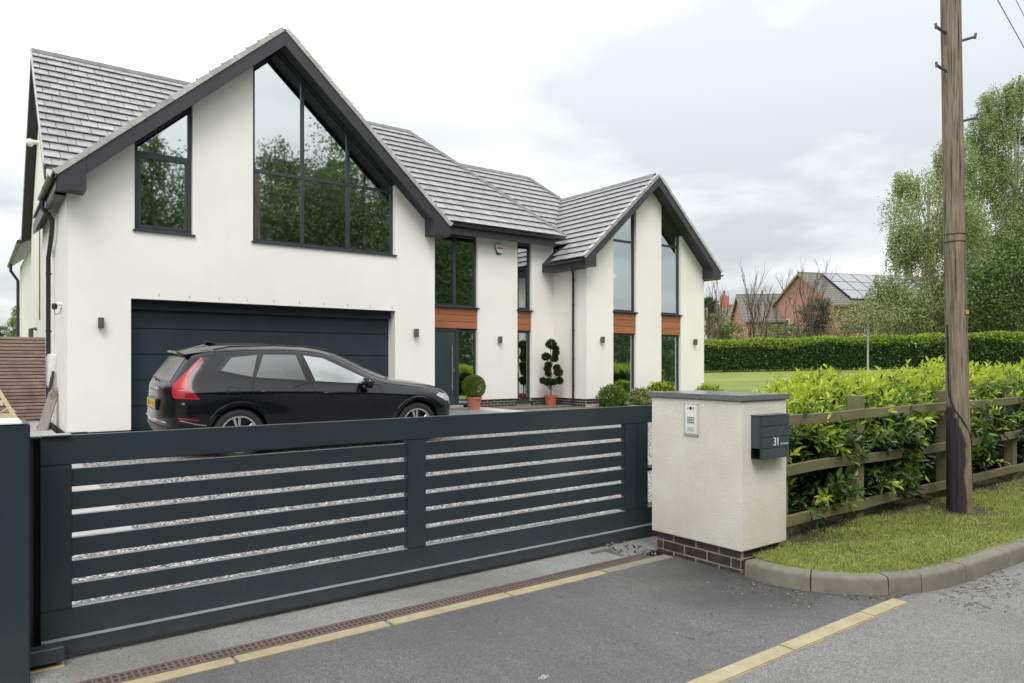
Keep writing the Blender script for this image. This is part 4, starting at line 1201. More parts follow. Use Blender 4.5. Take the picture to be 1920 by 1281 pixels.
def place_tiles():
    tiles.sort(key=lambda t: t[0])
    rest = MB()
    def verts_of(t):
        d, O, U, V, Nn, ua, va, Q = t
        if Q is None: Q = [(ua + 0.005, va - 0.012), (ua + TW - 0.005, va - 0.012), (ua + TW - 0.005, va + TG + 0.02), (ua + 0.005, va + TG + 0.02)]
        if area(Q) < 0: Q = Q[::-1]
        h = lambda v: 0.049 + (0.006 - 0.049) * (v - va + 0.012) / (TG + 0.032)
        b_ = [O + U * q[0] + V * q[1] + Nn * h(q[1]) for q in Q]
        n = len(Q)
        return b_ + [p + Nn * TT for p in b_], [tuple(reversed(range(n))), tuple(range(n, 2 * n))] + [(i, (i + 1) % n, (i + 1) % n + n, i + n) for i in range(n)]
    for k, t in enumerate(tiles):
        d, O, U, V, Nn, ua, va, Q = t
        if k < 300:
            if Q is None:
                o = raw_obj('roof_tile', full_mesh, roof)
                M = Matrix((U, V, Nn)).transposed().to_4x4()
                M.translation = O + U * ua + V * va + Nn * rnd.uniform(-0.001, 0.002) - ORG[house.name]
                o.matrix_local = M
            else:
                v, f = verts_of(t)
                MB().add(v, f).build('roof_tile', 'roof_tile_grey', roof)
        else:
            v, f = verts_of(t); rest.add(v, f)
    if rest.v:
        o = rest.build('tile_field', 'roof_tile_grey', roof); o['kind'] = 'stuff'
S1 = 0.932
r1z = lambda y: 5.18 + S1 * (y - 15.65)
wz = lambda x: 7.96 - 0.9 * abs(x - A_X)
rz_ = lambda x: 7.03 - 0.9 * abs(x - B_X)
h1z = lambda x: 8.49 - 1.0376 * (x - 10.5)
r2z = lambda y: 7.89 + S1 * (y - 19.5)
L1 = math.hypot(1, S1)
def skip1(c):
    if c.z < wz(c.x) - 0.10 and 0.9 < c.x < 8.7: return True
    return c.x > 13.05 and c.z < rz_(c.x) - 0.10
tile_plane((0, 15.65, 5.18), (1, 0, 0), (0, 1, S1), [(1.085, 0), (13.69, 0), (10.5, 3.55 * L1), (1.085, 3.55 * L1)], skip1)
def skip2(c): return c.z < h1z(c.x) - 0.08
yv = lambda x: 3.144 + 0.9657 * x
p2 = [(10.4, 0), (17.9, 0), (15.3, 2.9 * L1), (10.4, 2.9 * L1)]
p2 = clip(p2, 0.9657, -1.0 / L1, 16.6 - 3.144)          # keep Y >= 3.144+0.9657X, with Y = 16.6 + v/L1
tile_plane((0, 16.6, r2z(16.6)), (1, 0, 0), (0, 1, S1), p2, skip2, 0.11)
L3 = math.hypot(1, 0.9)
p3 = [(-18.6, 0), (-14.16, 0), (-14.16, 2.93 * L3), (-18.6, 2.93 * L3)]
p3 = clip(p3, -1.0, -0.9657 / L3, 3.144 + 0.9657 * 13.05)
def skip3(c): return c.x < 13.75 and c.y > 15.6 and c.z < r1z(c.y) - 0.05
tile_plane((13.05, 0, rz_(13.05)), (0, -1, 0), (1, 0, 0.9), p3, skip3, 0.05)
place_tiles()
def quad_slab(name, pts, th, mt, par=roof):
    a, b_, c_ = [Vector(p) for p in pts[:3]]
    nn = (b_ - a).cross(c_ - a).normalized()
    if nn.z < 0: nn = -nn
    return MB().prism(pts, -nn * th).build(name, mt, par, fixn=True)
# boarding under the tiles and the planes that face away
z0 = 5.18
quad_slab('roof_deck', [(1.10, 15.68, z0 + 0.02), (13.66, 15.68, z0 + 0.02), (10.49, 19.2, 8.475), (1.10, 19.2, 8.475)], 0.06, 'roof_tile_grey')
quad_slab('roof_deck', [(1.10, 22.75, z0), (1.10, 19.21, 8.475), (10.5, 19.21, 8.475), (13.69, 22.75, z0)], 0.1, 'roof_tile_grey')
quad_slab('roof_deck', [(13.68, 15.68, z0), (13.68, 22.7, z0), (10.51, 19.2, 8.47)], 0.06, 'roof_tile_grey')
quad_slab('roof_deck', [(10.6, 16.62, r2z(16.62)), (17.85, 16.62, r2z(16.62)), (15.29, 19.48, r2z(19.48)), (10.6, 19.48, r2z(19.48))], 0.06, 'roof_tile_grey')
quad_slab('roof_deck', [(17.9, 16.6, r2z(16.6)), (17.9, 22.4, r2z(16.6)), (15.3, 19.5, r2z(19.5))], 0.06, 'roof_tile_grey')
quad_slab('roof_deck', [(10.6, 22.4, r2z(16.6)), (17.9, 22.4, r2z(16.6)), (15.3, 19.52, r2z(19.5)), (10.6, 19.52, r2z(19.5))], 0.06, 'roof_tile_grey')
prism_xz([(1.10, wz(1.10)), (A_X, wz(A_X)), (8.50, wz(8.5)), (8.50, wz(8.5) - 0.24), (A_X, wz(A_X) - 0.24), (1.10, wz(1.10) - 0.24)], 13.64, 18.9, 'roof_deck', 'fascia_paint', roof)
prism_xz([(13.07, rz_(13.07)), (B_X, rz_(B_X)), (18.86, rz_(18.86)), (18.86, rz_(18.86) - 0.24), (B_X, rz_(B_X) - 0.24), (13.07, rz_(13.07) - 0.24)], 14.24, 18.3, 'roof_deck', 'fascia_paint', roof)
def slope_strips(xe, ze, xr, zr, y0, y1):
    """one strip of tile edge per course on the planes that face away from the road"""
    L = math.hypot(xr - xe, zr - ze); d = Vector(((xr - xe) / L, 0, (zr - ze) / L)); nn = Vector((-d.z, 0, d.x))
    if nn.z < 0: nn = -nn
    mb = MB(); k = int(L / TG)
    for i in range(k + 1):
        a = Vector((xe, 0, ze)) + d * (i * TG - 0.012); b_ = Vector((xe, 0, ze)) + d * min(L, (i + 1) * TG + 0.02)
        q = [a + nn * 0.034, b_ + nn * 0.006, b_ + nn * 0.028, a + nn * 0.056]
        mb.prism([p + Vector((0, y0, 0)) for p in q], (0, y1 - y0, 0))
    o = mb.build('tile_course', 'roof_tile_grey', roof, fixn=True); o['kind'] = 'stuff'
slope_strips(1.10, wz(1.1), A_X, wz(A_X), 13.72, 18.4)
slope_strips(8.50, wz(8.5), A_X, wz(A_X), 13.72, 18.4)
slope_strips(18.86, rz_(18.86), B_X, rz_(B_X), 14.32, 18.2)
# barge boards with boxed ends
def barge(apx, apz, xe, y, drop, name='barge_board'):
    sgn = 1 if xe > apx else -1
    ze = apz - 0.9 * abs(xe - apx)
    bx = xe - sgn * 0.40
    zb = ze - 0.25
    MB().prism([(apx + sgn * 0.002, y, apz), (bx, y, apz - 0.9 * abs(bx - apx)), (bx, y, apz - drop - 0.9 * abs(bx - apx)), (apx + sgn * 0.002, y, apz - drop)], (0, 0.036, 0)).build(name, 'fascia_paint', house, fixn=True, bevel=0.002)
    MB().prism([(bx + sgn * 0.002, y - 0.004, apz - 0.9 * abs(bx - apx) - 0.002), (xe, y - 0.004, ze), (xe, y - 0.004, zb), (bx + sgn * 0.002, y - 0.004, zb)], (0, 0.42, 0)).build('boxed_eave', 'fascia_paint', house, fixn=True, bevel=0.002)
barge(A_X, 7.965, 1.12, 13.60, 0.325)
barge(A_X, 7.965, 8.48, 13.60, 0.325)
barge(B_X, 7.035, 13.09, 14.20, 0.30)
barge(B_X, 7.035, 18.84, 14.20, 0.30)
# dry verge caps along the gable edges
def verge(p0, p1, wid, out, n=None, clipm=True):
    p0, p1 = Vector(p0), Vector(p1); L = (p1 - p0).length; d = (p1 - p0) / L; out = Vector(out)
    nn = d.cross(out)
    if nn.z < 0: nn = -nn
    k = max(1, round(L / TG)); s = L / k
    mb = MB()
    P = lambda a, o_, h: d * a + out * o_ + nn * h
    a0, a1 = 0.0, s - 0.004
    for q in ([(a0, 0.0, -0.03), (a1, 0.0, -0.03), (a1, 0.0, 0.050), (a0, 0.0, 0.066)],):
        mb.prism([P(*t) for t in q], -out * wid)
    mb.prism([P(a0 - 0.010, 0.004, -0.01), P(a0 + 0.012, 0.004, -0.01), P(a0 + 0.012, 0.004, 0.080), P(a0 - 0.010, 0.004, 0.080)], -out * 0.05, 1)
    m_ = mb.mesh('verge_cap', ['verge_grey', 'concrete_pale'], bevel=0.003, fixn=True)
    for i in range(k):
        o = raw_obj('verge_cap', m_, roof); o.location = p0 + d * s * i - ORG[house.name]
verge((1.10, 13.575, wz(1.10)), (A_X - 0.03, 13.575, wz(A_X - 0.03)), 0.16, (0, -1, 0))
verge((8.50, 13.575, wz(8.50)), (A_X + 0.03, 13.575, wz(A_X + 0.03)), 0.16, (0, -1, 0))
verge((13.07, 14.175, rz_(13.07)), (B_X - 0.03, 14.175, rz_(B_X - 0.03)), 0.13, (0, -1, 0))
verge((18.86, 14.175, rz_(18.86)), (B_X + 0.03, 14.175, rz_(B_X + 0.03)), 0.13, (0, -1, 0))
MB().prism([(1.06, 15.64, r1z(15.64) + .02), (1.06, 19.2, r1z(19.2) + .02), (1.06, 19.2, r1z(19.2) + .075), (1.06, 15.64, r1z(15.64) + .075)], (0.03, 0, 0)).build('verge_strip', 'verge_grey', roof, fixn=True)
# ridge and hip caps
def ridge(p0, p1, n1, n2, w=0.15, step=0.42):
    """angle caps between p0 and p1 over planes whose downhill directions are n1, n2"""
    p0, p1 = Vector(p0), Vector(p1); L = (p1 - p0).length; d = (p1 - p0) / L
    k = max(1, round(L / step)); s = L / k
    n1, n2 = Vector(n1).normalized(), Vector(n2).normalized()
    up = -(n1 + n2).normalized()
    mb = MB()
    c0, c1 = Vector((0, 0, 0)), d * (s + 0.012)
    prof = [n1 * w, up * 0.012, n2 * w, n2 * w + up * 0.022, up * 0.036, n1 * w + up * 0.022]
    mb.add([c0 + q for q in prof] + [c1 + q + up * (-0.006) for q in prof], [(0, 1, 4, 5), (1, 2, 3, 4), (6, 11, 10, 7), (7, 10, 9, 8), (0, 6, 7, 1), (1, 7, 8, 2), (2, 8, 9, 3), (3, 9, 10, 4), (4, 10, 11, 5), (5, 11, 6, 0), (0, 5, 4, 1), (1, 4, 3, 2), (6, 7, 10, 11), (7, 8, 9, 10)])
    m_ = mb.mesh('ridge_tile', 'ridge_grey', bevel=0.002, fixn=True)
    for i in range(k):
        o = raw_obj('ridge_tile', m_, roof); o.location = p0 + d * s * i + up * 0.06 - ORG[house.name]
F1, B1 = (0, -1, -S1), (0, 1, -S1)
ridge((1.09, 19.2, 8.485), (10.5, 19.2, 8.485), F1, B1)
hd = (Vector((13.69, 15.65, 5.18)) - Vector((10.5, 19.2, 8.485))).normalized()
def perp_down(slope_n, hipd):
    q = Vector(slope_n).normalized().cross(hipd)
    return q if q.z < 0 else -q
nF = Vector((0, -S1, 1)).normalized(); nH = Vector((1.0376, 0, 1)).normalized()
ridge((10.5, 19.2, 8.485), (13.66, 15.68, 5.2), perp_down(nF, hd), perp_down(nH, hd))
ridge((11.3, 19.5, r2z(19.5)), (15.3, 19.5, r2z(19.5)), F1, B1)
h2 = (Vector((16.15, 18.55, r2z(18.55))) - Vector((15.3, 19.5, r2z(19.5)))).normalized()
ridge((15.3, 19.5, r2z(19.5)), (16.1, 18.6, r2z(18.6)), perp_down(nF, h2), perp_down((1.0, 0, 1), h2))
ridge((B_X, 14.34, rz_(B_X)), (B_X, 18.58, rz_(B_X)), (-1, 0, -0.9), (1, 0, -0.9))
ridge((A_X, 13.76, wz(A_X)), (A_X, 18.3, wz(A_X)), (-1, 0, -0.9), (1, 0, -0.9))
# lead valley between middle and right roofs
v0 = Vector((13.75, yv(13.75), rz_(13.75) + 0.05)); v1_ = Vector((16.0, yv(16.0), rz_(16.0) + 0.05))
MB().tube([v0, v1_], 0.028, 6).build('valley_strip', 'galvanised', roof)

# ------------------------------------------------------------------ rear gable edge, gutters, pipes
q = [(1.075, 19.2, 8.50), (1.075, 22.85, 5.10), (1.075, 22.85, 4.74), (1.075, 19.2, 8.16)]
MB().prism(q, (0.03, 0, 0)).build('barge_board', 'fascia_paint', house, fixn=True)
q = [(1.085, 15.7, 5.22), (1.085, 19.2, 8.44), (1.085, 19.2, 8.16), (1.085, 15.7, 4.94)]
MB().prism(q, (0.03, 0, 0)).build('barge_board', 'fascia_paint', house, fixn=True)
MB().prism([(1.10, 19.2, 8.18), (1.10, 22.8, 4.80), (1.278, 22.8, 4.80), (1.278, 19.2, 8.18)], (0, 0.0, 0.02)).build('soffit', 'fascia_paint', house, fixn=True)
def gutter(p0, p1, side, par=house):
    """half-round gutter, open upwards; side = direction away from the wall"""
    p0, p1 = Vector(p0), Vector(p1); s_ = Vector(side); r = 0.058
    pr = [s_ * math.cos(t) * r + Vector((0, 0, math.sin(t) * r)) for t in [math.pi + math.pi * i / 10 for i in range(11)]]
    pr2 = [q_ * 0.93 for q_ in reversed(pr)]
    MB().prism([p0 + q_ for q_ in pr + pr2], p1 - p0).build('gutter', 'gutter_black', par, fixn=True)
    n = max(2, int((p1 - p0).length / 0.8))
    for i in range(n + 1):
        c = p0.lerp(p1, i / n); d = (p1 - p0).normalized()
        pr3 = [q_ * 1.09 for q_ in pr]; pr4 = [q_ * 1.0 for q_ in reversed(pr)]
        MB().prism([c - d * 0.012 + q_ for q_ in pr3 + pr4], d * 0.024).build('gutter_bracket', 'gutter_black', par, fixn=True)
gutter((8.53, 15.60, 5.135), (13.25, 15.60, 5.135), (0, -1, 0))
MB().box(8.40, 13.3, 15.665, 15.70, 4.885, 5.13).build('fascia', 'fascia_paint', house)
MB().box(8.40, 13.48, 15.70, 16.0, 4.972, 4.985).build('soffit', 'fascia_paint', house)
gutter((1.045, 13.60, 4.60), (1.045, 15.72, 4.60), (-1, 0, 0))
MB().box(1.105, 1.135, 14.02, 15.72, 4.36, 4.60).box(1.135, 1.279, 14.02, 15.72, 4.36, 4.375).build('fascia', 'fascia_paint', house)
gutter((13.02, 14.22, 4.37), (13.02, 15.85, 4.37), (-1, 0, 0))
MB().box(13.09, 13.12, 14.62, 15.9, 4.17, 4.40).box(13.12, 13.489, 14.62, 15.9, 4.17, 4.185).build('fascia', 'fascia_paint', house)
gutter((18.92, 14.22, 4.36), (18.92, 18.0, 4.36), (1, 0, 0))
def downpipe(pts, par=house, r=0.034, wall=(1, 0, 0), clips=()):
    MB().tube(pts, r, 10).build('downpipe', 'gutter_black', par, smooth=60)
    for c in clips:
        c = Vector(c); w_ = Vector(wall)
        MB().lathe([(r + 0.006, -0.012), (r + 0.006, 0.012)], c, 10).tube([c + w_ * r, c + w_ * (r + 0.05)], 0.012, 6).build('pipe_clip', 'gutter_black', par)
downpipe([(1.045, 15.55, 4.56), (1.045, 15.55, 4.40), (1.20, 15.55, 4.20), (1.20, 15.62, 4.05), (1.20, 16.0, 3.80), (1.20, 16.4, 3.6), (1.20, 16.4, 0.4)], clips=[(1.20, 16.4, z) for z in (3.3, 2.2, 1.1)], r=0.040)
downpipe([(13.40, 15.07, 4.20), (13.425, 15.07, 4.05), (13.425, 15.07, 0.34)], clips=[(13.425, 15.07, z) for z in (3.9, 3.2, 2.5, 1.7, 0.95)])
MB().tube([(1.24, 19.2, 4.6), (1.24, 19.2, 2.55)], 0.014, 6).build('conduit', 'brass', house)
MB().tube([(1.26, 16.15, 4.5), (1.26, 16.15, 0.5)], 0.016, 6).build('conduit', 'white_plastic', house)
MB().tube([(1.16, 20.6, 0.6), (1.16, 20.6, 2.4), (1.27, 20.6, 2.4)], 0.05, 8).build('waste_pipe', 'bark_brown', house)
# flank fittings
MB().box(1.17, 1.279, 15.78, 16.25, 1.13, 1.76).build('meter_box', 'white_plastic', house, bevel=0.008)
MB().box(1.155, 1.1695, 15.82, 16.21, 1.17, 1.72).build('meter_door', 'white_plastic', house, bevel=0.004)
MB().tube([(1.275, 15.35, 1.08), (1.19, 15.35, 1.08), (1.17, 15.33, 1.05), (1.17, 15.33, 0.98)], 0.014, 8).tube([(1.20, 15.29, 1.12), (1.20, 15.41, 1.12)], 0.008, 6).tube([(1.20, 15.35, 1.08), (1.20, 15.35, 1.12)], 0.007, 6).build('garden_tap', 'brass', house)
# rear annex
annex = raw_obj('rear_annex', None, house)
MB().box(1.31, 7.0, 22.62, 28.7, 0.4, 4.72).build('wall', 'house_render', annex)
MB().prism([(1.08, 22.85, 4.74), (1.08, 22.85, 4.98), (4.0, 22.85, 7.4), (4.0, 22.85, 7.1)], (0, 6.0, 0)).build('roof_slope', 'roof_tile_grey', annex, fixn=True)
MB().prism([(1.08, 22.80, 4.70), (1.08, 22.80, 5.02), (4.0, 22.80, 7.44), (4.0, 22.80, 7.1)], (0, 0.045, 0)).build('barge_board', 'fascia_paint', annex, fixn=True)
MB().tube([(1.03, 22.86, 4.76), (1.03, 28.9, 4.76)], 0.06, 8).build('gutter', 'gutter_black', annex)
MB().tube([(1.03, 27.8, 4.7), (1.03, 27.8, 4.5), (1.22, 27.8, 4.2), (1.22, 27.8, 0.4)], 0.045, 8).build('downpipe', 'gutter_black', annex)

# ------------------------------------------------------------------ fittings that can be lifted off
def wall_light(x, y, z, label):
    t = thing('wall_light', label, 'wall light', (x, y, z), 'up and down lights on the white walls')
    MB().box(x - 0.035, x + 0.035, y - 0.022, y - 0.001, z - 0.05, z + 0.05).build('back_plate', 'lamp_grey', t)
    mb = MB(); mb.box(x - 0.042, x + 0.042, y - 0.11, y - 0.0225, z - 0.09, z + 0.09)
    mb.build('lamp_body', 'lamp_grey', t, bevel=0.005, seg=2)
    MB().lathe([(0, -0.0915), (0.028, -0.0915), (0.03, -0.0902)], (x, y - 0.066, z), 14).build('lens', 'white_plastic', t)
wall_light(1.77, FW, 2.27, 'grey wall light left of the garage door')
wall_light(7.83, FW, 2.25, 'grey wall light between garage opening and entrance')
wall_light(11.55, FR, 2.22, 'grey wall light on the recessed wall between front door and slim window')
wall_light(14.05, FG, 2.23, 'grey wall light left of both windows of the right gable')
wall_light(18.03, FG, 2.24, 'grey wall light near the far right corner of the house')
al = thing('alarm_box', 'white and blue alarm box with red lettering band under the middle eaves', 'alarm', (11.53, FR, 4.68))
mb = MB(); mb.prism([(11.40, FR - 0.001, 4.80), (11.66, FR - 0.001, 4.80), (11.66, FR - 0.001, 4.74), (11.585, FR - 0.001, 4.545), (11.475, FR - 0.001, 4.545), (11.40, FR - 0.001, 4.74)], (0, -0.05, 0))
mb.build('backing', 'blue_plastic', al, fixn=True, bevel=0.006)
mb = MB(); mb.prism([(11.40, FR - 0.0515, 4.805), (11.66, FR - 0.0515, 4.805), (11.66, FR - 0.0515, 4.745), (11.60, FR - 0.0515, 4.59), (11.46, FR - 0.0515, 4.59), (11.40, FR - 0.0515, 4.745)], (0, -0.03, 0))
mb.build('cover', 'white_plastic', al, fixn=True, bevel=0.006)
MB().prism([(11.43, FR - 0.0818, 4.735), (11.63, FR - 0.0818, 4.735), (11.615, FR - 0.0818, 4.69), (11.445, FR - 0.0818, 4.69)], (0, -0.0012, 0)).build('red_band', 'red_print', al, fixn=True)
MB().lathe([(0, -0.004), (0.009, -0.003), (0.010, 0)], (11.54, FR - 0.052, 4.567), 10, axis='y').build('strobe_dot', 'white_plastic', al)
cc = thing('security_camera', 'small white and black security camera on the left flank wall', 'camera', (1.28, 14.75, 2.6))
MB().tube([(1.279, 14.75, 2.62), (1.20, 14.75, 2.62)], 0.03, 10).build('bracket', 'white_plastic', cc)
MB().lathe([(0, 0.03), (0.035, 0.02), (0.045, -0.03), (0.035, -0.075), (0, -0.085)], (1.17, 14.75, 2.60), 14).build('lens_dome', 'black_cable', cc, smooth=60)
MB().tube([(1.17, 14.74, 2.52), (1.16, 14.73, 2.47), (1.19, 14.75, 2.43), (1.25, 14.77, 2.46), (1.27, 14.76, 2.55)], 0.006, 6).build('cable', 'black_cable', cc)
cc = thing('dome_light', 'white dome fitting high on the gable wall beside the rear verge', 'dome light', (1.28, 20.2, 6.6))
MB().tube([(1.279, 20.2, 6.75), (1.14, 20.2, 6.75)], 0.05, 10).build('bracket', 'white_plastic', cc)
MB().lathe([(0.0, 0.10), (0.06, 0.08), (0.085, 0.02), (0.07, -0.04), (0.04, -0.08), (0, -0.09)], (1.12, 20.2, 6.72), 16).build('dome', 'white_plastic', cc, smooth=60)
# things on the window ledge
for x, h, lb in ((6.78, 0.24, 'shorter of two cream pillar candles inside the big gable window'), (6.95, 0.36, 'taller of two cream pillar candles inside the big gable window')):
    t = thing('candle', lb, 'candle', (x, 14.32, 3.95))
    MB().lathe([(0.0, 0), (0.05, 0.0), (0.045, 0.02), (0.018, 0.05), (0.018, 0.10), (0.045, 0.14), (0.0, 0.141)], (x, 14.32, 3.95), 14).build('holder', 'candle_ivory', t, smooth=50)
    MB().lathe([(0.0, 0.142), (0.04, 0.142), (0.04, 0.142 + h), (0.0, 0.143 + h)], (x, 14.32, 3.95), 14).build('wax', 'candle_ivory', t, smooth=50)
MB().box(4.40, 8.0, 14.22, 14.42, 3.90, 3.949).build('window_board', 'white_plastic', house)
t = thing('planter', 'grey box planter with bare twigs inside the big gable window at left', 'planter', (4.65, 14.34, 3.95))
MB().prism([(4.48, 14.27, 3.95), (4.80, 14.27, 3.95), (4.76, 14.27, 4.33), (4.48, 14.27, 4.36)], (0, 0.12, 0)).build('pot', 'concrete_pale', t, fixn=True)
mb = MB()
for i in range(9):
    a = rnd.uniform(-0.5, 0.7)
    mb.tube([(4.62, 14.33, 4.3), (4.62 + a * 0.3, 14.34, 4.55), (4.62 + a * 0.9, 14.36, 4.75 + rnd.uniform(-.1, .2))], 0.006, 4)
mb.build('twig', 'bark_pale', t)
# ================================================================== CAR
def car_paint():
    m, nt, b = new_mat('car_paint')
    b.inputs['Base Color'].default_value = (0.003, 0.0035, 0.006, 1)
    setp(b, Roughness=0.22)
    b.inputs['Coat Weight'].default_value = 0.65; b.inputs['Coat Roughness'].default_value = 0.03
    b.inputs['IOR'].default_value = 1.22
    v = N(nt, 'ShaderNodeTexVoronoi'); v.inputs['Scale'].default_value = 70; nt.links.new(pos(nt), v.inputs['Vector'])
    dr_ = ramp2(nt, v.outputs['Distance'], (1, 1, 1), (0, 0, 0), 0.12, 0.42)
    bn = bump(nt, b, dr_, 0.16, 0.003)
    nt.links.new(bn.outputs[0], b.inputs['Coat Normal'])
car_paint()
m, nt, b = new_mat('car_glass')
b.inputs['Base Color'].default_value = (0.012, 0.014, 0.015, 1)
setp(b, Roughness=0.06); b.inputs['IOR'].default_value = 2.3
vv = noise(nt, 26, 4, 0.6, stretch(nt, (2.2, 2.2, 0.5)))
r_ = N(nt, 'ShaderNodeMapRange'); r_.inputs[3].default_value = 0.03; r_.inputs[4].default_value = 0.42
nt.links.new(vv, r_.inputs[0]); nt.links.new(r_.outputs[0], b.inputs['Roughness'])
bump(nt, b, noise(nt, 60, 4, 0.6, stretch(nt, (1.5, 1.5, 0.7))), 0.35, 0.004)
m, nt, b = new_mat('car_clear_glass')
c = ramp2(nt, noise(nt, 1.6, 2), (0.22, 0.255, 0.255), (0.34, 0.38, 0.375))
nt.links.new(c, b.inputs['Base Color']); setp(b, Roughness=0.08); b.inputs['IOR'].default_value = 2.3
bump(nt, b, noise(nt, 90, 3), 0.2, 0.003)
simple('car_trim', (0.010, 0.010, 0.011), 0.25)
simple('car_seam', (0.002, 0.002, 0.002), 0.8)
simple('tyre_rubber', (0.016, 0.016, 0.017), 0.75, bs=0.2)
simple('rim_silver', (0.62, 0.63, 0.64), 0.25, metal=0.9)
simple('rim_black', (0.012, 0.012, 0.013), 0.3)
simple('lamp_red', (0.36, 0.008, 0.016), 0.32, var=0.05)
simple('lamp_dark_red', (0.20, 0.006, 0.012), 0.12)
simple('lamp_clear', (0.34, 0.36, 0.38), 0.1, var=0.5, scale=22)
simple('plate_yellow', (0.62, 0.44, 0.07), 0.45)

CX, CY, CZ = 4.48, 11.43, 0.245
car = thing('parked_car', 'wet black estate SUV parked in front of the garage door facing right', 'car', (CX, CY, CZ))
ORG['parked_car'] = Vector((0, 0, 0))      # parts are modelled in car space
car.rotation_euler = (math.atan(0.042), 0, 0)
# half rings, rear to front: bottom centre, bottom edge, sill, lower door, crease, shoulder, belt, glass, roof edge, roof, centre
RG = [
 [(-2.20, 0, .27), (-2.20, .62, .27), (-2.37, .66, .36), (-2.41, .70, .56), (-2.37, .72, .80), (-2.385, .70, .98), (-2.365, .68, 1.08), (-2.20, .62, 1.30), (-2.08, .55, 1.475), (-2.07, .35, 1.50), (-2.07, 0, 1.51)],
 [(-2.1, 0, .25), (-2.1, .72, .25), (-2.16, .85, .35), (-2.20, .885, .57), (-2.18, .885, .80), (-2.17, .88, .98), (-2.14, .855, 1.09), (-2.02, .765, 1.31), (-1.93, .655, 1.485), (-1.95, .40, 1.55), (-1.95, 0, 1.565)],
 [(-1.9, 0, .22), (-1.9, .78, .23), (-1.92, .90, .33), (-1.92, .93, .60), (-1.90, .935, .82), (-1.88, .915, 1.00), (-1.86, .875, 1.11), (-1.80, .79, 1.32), (-1.76, .675, 1.525), (-1.78, .42, 1.60), (-1.78, 0, 1.615)],
 [(-1.45, 0, .20), (-1.45, .82, .21), (-1.45, .925, .32), (-1.45, .955, .60), (-1.45, .955, .82), (-1.45, .925, 1.00), (-1.45, .885, 1.13), (-1.42, .80, 1.33), (-1.40, .69, 1.555), (-1.40, .43, 1.628), (-1.40, 0, 1.645)],
 [(-.95, 0, .20), (-.95, .82, .20), (-.95, .915, .30), (-.95, .94, .55), (-.95, .945, .80), (-.95, .925, .99), (-.95, .89, 1.115), (-.93, .805, 1.34), (-.92, .70, 1.572), (-.92, .43, 1.642), (-.92, 0, 1.658)],
 [(-.4, 0, .20), (-.4, .82, .20), (-.4, .91, .29), (-.4, .93, .52), (-.4, .94, .77), (-.4, .93, .97), (-.4, .895, 1.085), (-.39, .81, 1.33), (-.40, .70, 1.562), (-.40, .43, 1.632), (-.38, 0, 1.648)],
 [(.12, 0, .20), (.12, .82, .20), (.12, .905, .29), (.12, .93, .50), (.12, .94, .75), (.12, .93, .95), (.12, .90, 1.06), (.10, .82, 1.26), (.02, .695, 1.495), (.08, .43, 1.575), (.12, 0, 1.59)],
 [(.58, 0, .20), (.58, .82, .20), (.58, .905, .29), (.58, .93, .50), (.58, .94, .74), (.58, .935, .93), (.58, .90, 1.03), (.54, .83, 1.16), (.42, .735, 1.275), (.56, .44, 1.37), (.62, 0, 1.395)],
 [(.95, 0, .20), (.95, .82, .20), (.95, .91, .29), (.95, .94, .50), (.95, .95, .73), (.95, .935, .91), (.93, .90, .995), (.90, .84, 1.06), (.86, .76, 1.10), (1.08, .44, 1.125), (1.14, 0, 1.135)],
 [(1.43, 0, .20), (1.43, .82, .20), (1.43, .92, .30), (1.43, .955, .52), (1.43, .96, .74), (1.43, .935, .885), (1.43, .885, .965), (1.43, .81, 1.02), (1.43, .70, 1.055), (1.43, .42, 1.075), (1.43, 0, 1.085)],
 [(1.88, 0, .21), (1.86, .80, .21), (1.86, .89, .31), (1.86, .925, .52), (1.86, .925, .70), (1.86, .895, .82), (1.87, .835, .90), (1.89, .75, .955), (1.91, .62, .99), (1.93, .38, 1.01), (1.94, 0, 1.02)],
 [(2.17, 0, .22), (2.09, .70, .22), (2.10, .80, .30), (2.12, .835, .46), (2.12, .835, .62), (2.12, .82, .73), (2.12, .77, .81), (2.14, .68, .86), (2.17, .55, .895), (2.20, .34, .915), (2.21, 0, .93)],
 [(2.22, 0, .26), (2.22, .50, .26), (2.28, .56, .32), (2.31, .58, .45), (2.32, .58, .58), (2.31, .57, .67), (2.30, .54, .73), (2.30, .49, .78), (2.30, .42, .82), (2.31, .28, .845), (2.32, 0, .86)],
]
vs = []; fs = []
K = 11; NR = 2 * K - 2
for ri, R in enumerate(RG):
    if 1 <= ri <= 9:      # crisp shoulder: crease out and down, belt line in
        x5, y5, z5 = R[5]; R[5] = (x5, y5 + .022, z5 - .018)
        x6, y6, z6 = R[6]; R[6] = (x6, y6 - .014, z6)
        x4, y4, z4 = R[4]; R[4] = (x4, y4 - .012, z4)
for R in RG:
    for p in R: vs.append(p)
    for p in reversed(R[1:-1]): vs.append((p[0], -p[1], p[2]))
for i in range(len(RG) - 1):
    for j in range(NR):
        fs.append((i * NR + j, i * NR + (j + 1) % NR, (i + 1) * NR + (j + 1) % NR, (i + 1) * NR + j))
for base, rev in ((0, False), ((len(RG) - 1) * NR, True)):
    Lr = lambda k: base + k; Rr = lambda k: base + (NR - k) % NR
    caps = [(Lr(0), Lr(1), Rr(1))] + [(Lr(k), Lr(k + 1), Rr(k + 1), Rr(k)) for k in range(1, K - 2)] + [(Lr(K - 2), Lr(K - 1), Rr(K - 2))]
    fs += [c[::-1] if not rev else c for c in caps]
bm = bmesh.new()
bv = [bm.verts.new(v) for v in vs]
for f in fs: bm.faces.new([bv[i] for i in f])
bmesh.ops.recalc_face_normals(bm, faces=bm.faces)
cr = bm.edges.layers.float.get('crease_edge') or bm.edges.layers.float.new('crease_edge')
bm.verts.ensure_lookup_table()
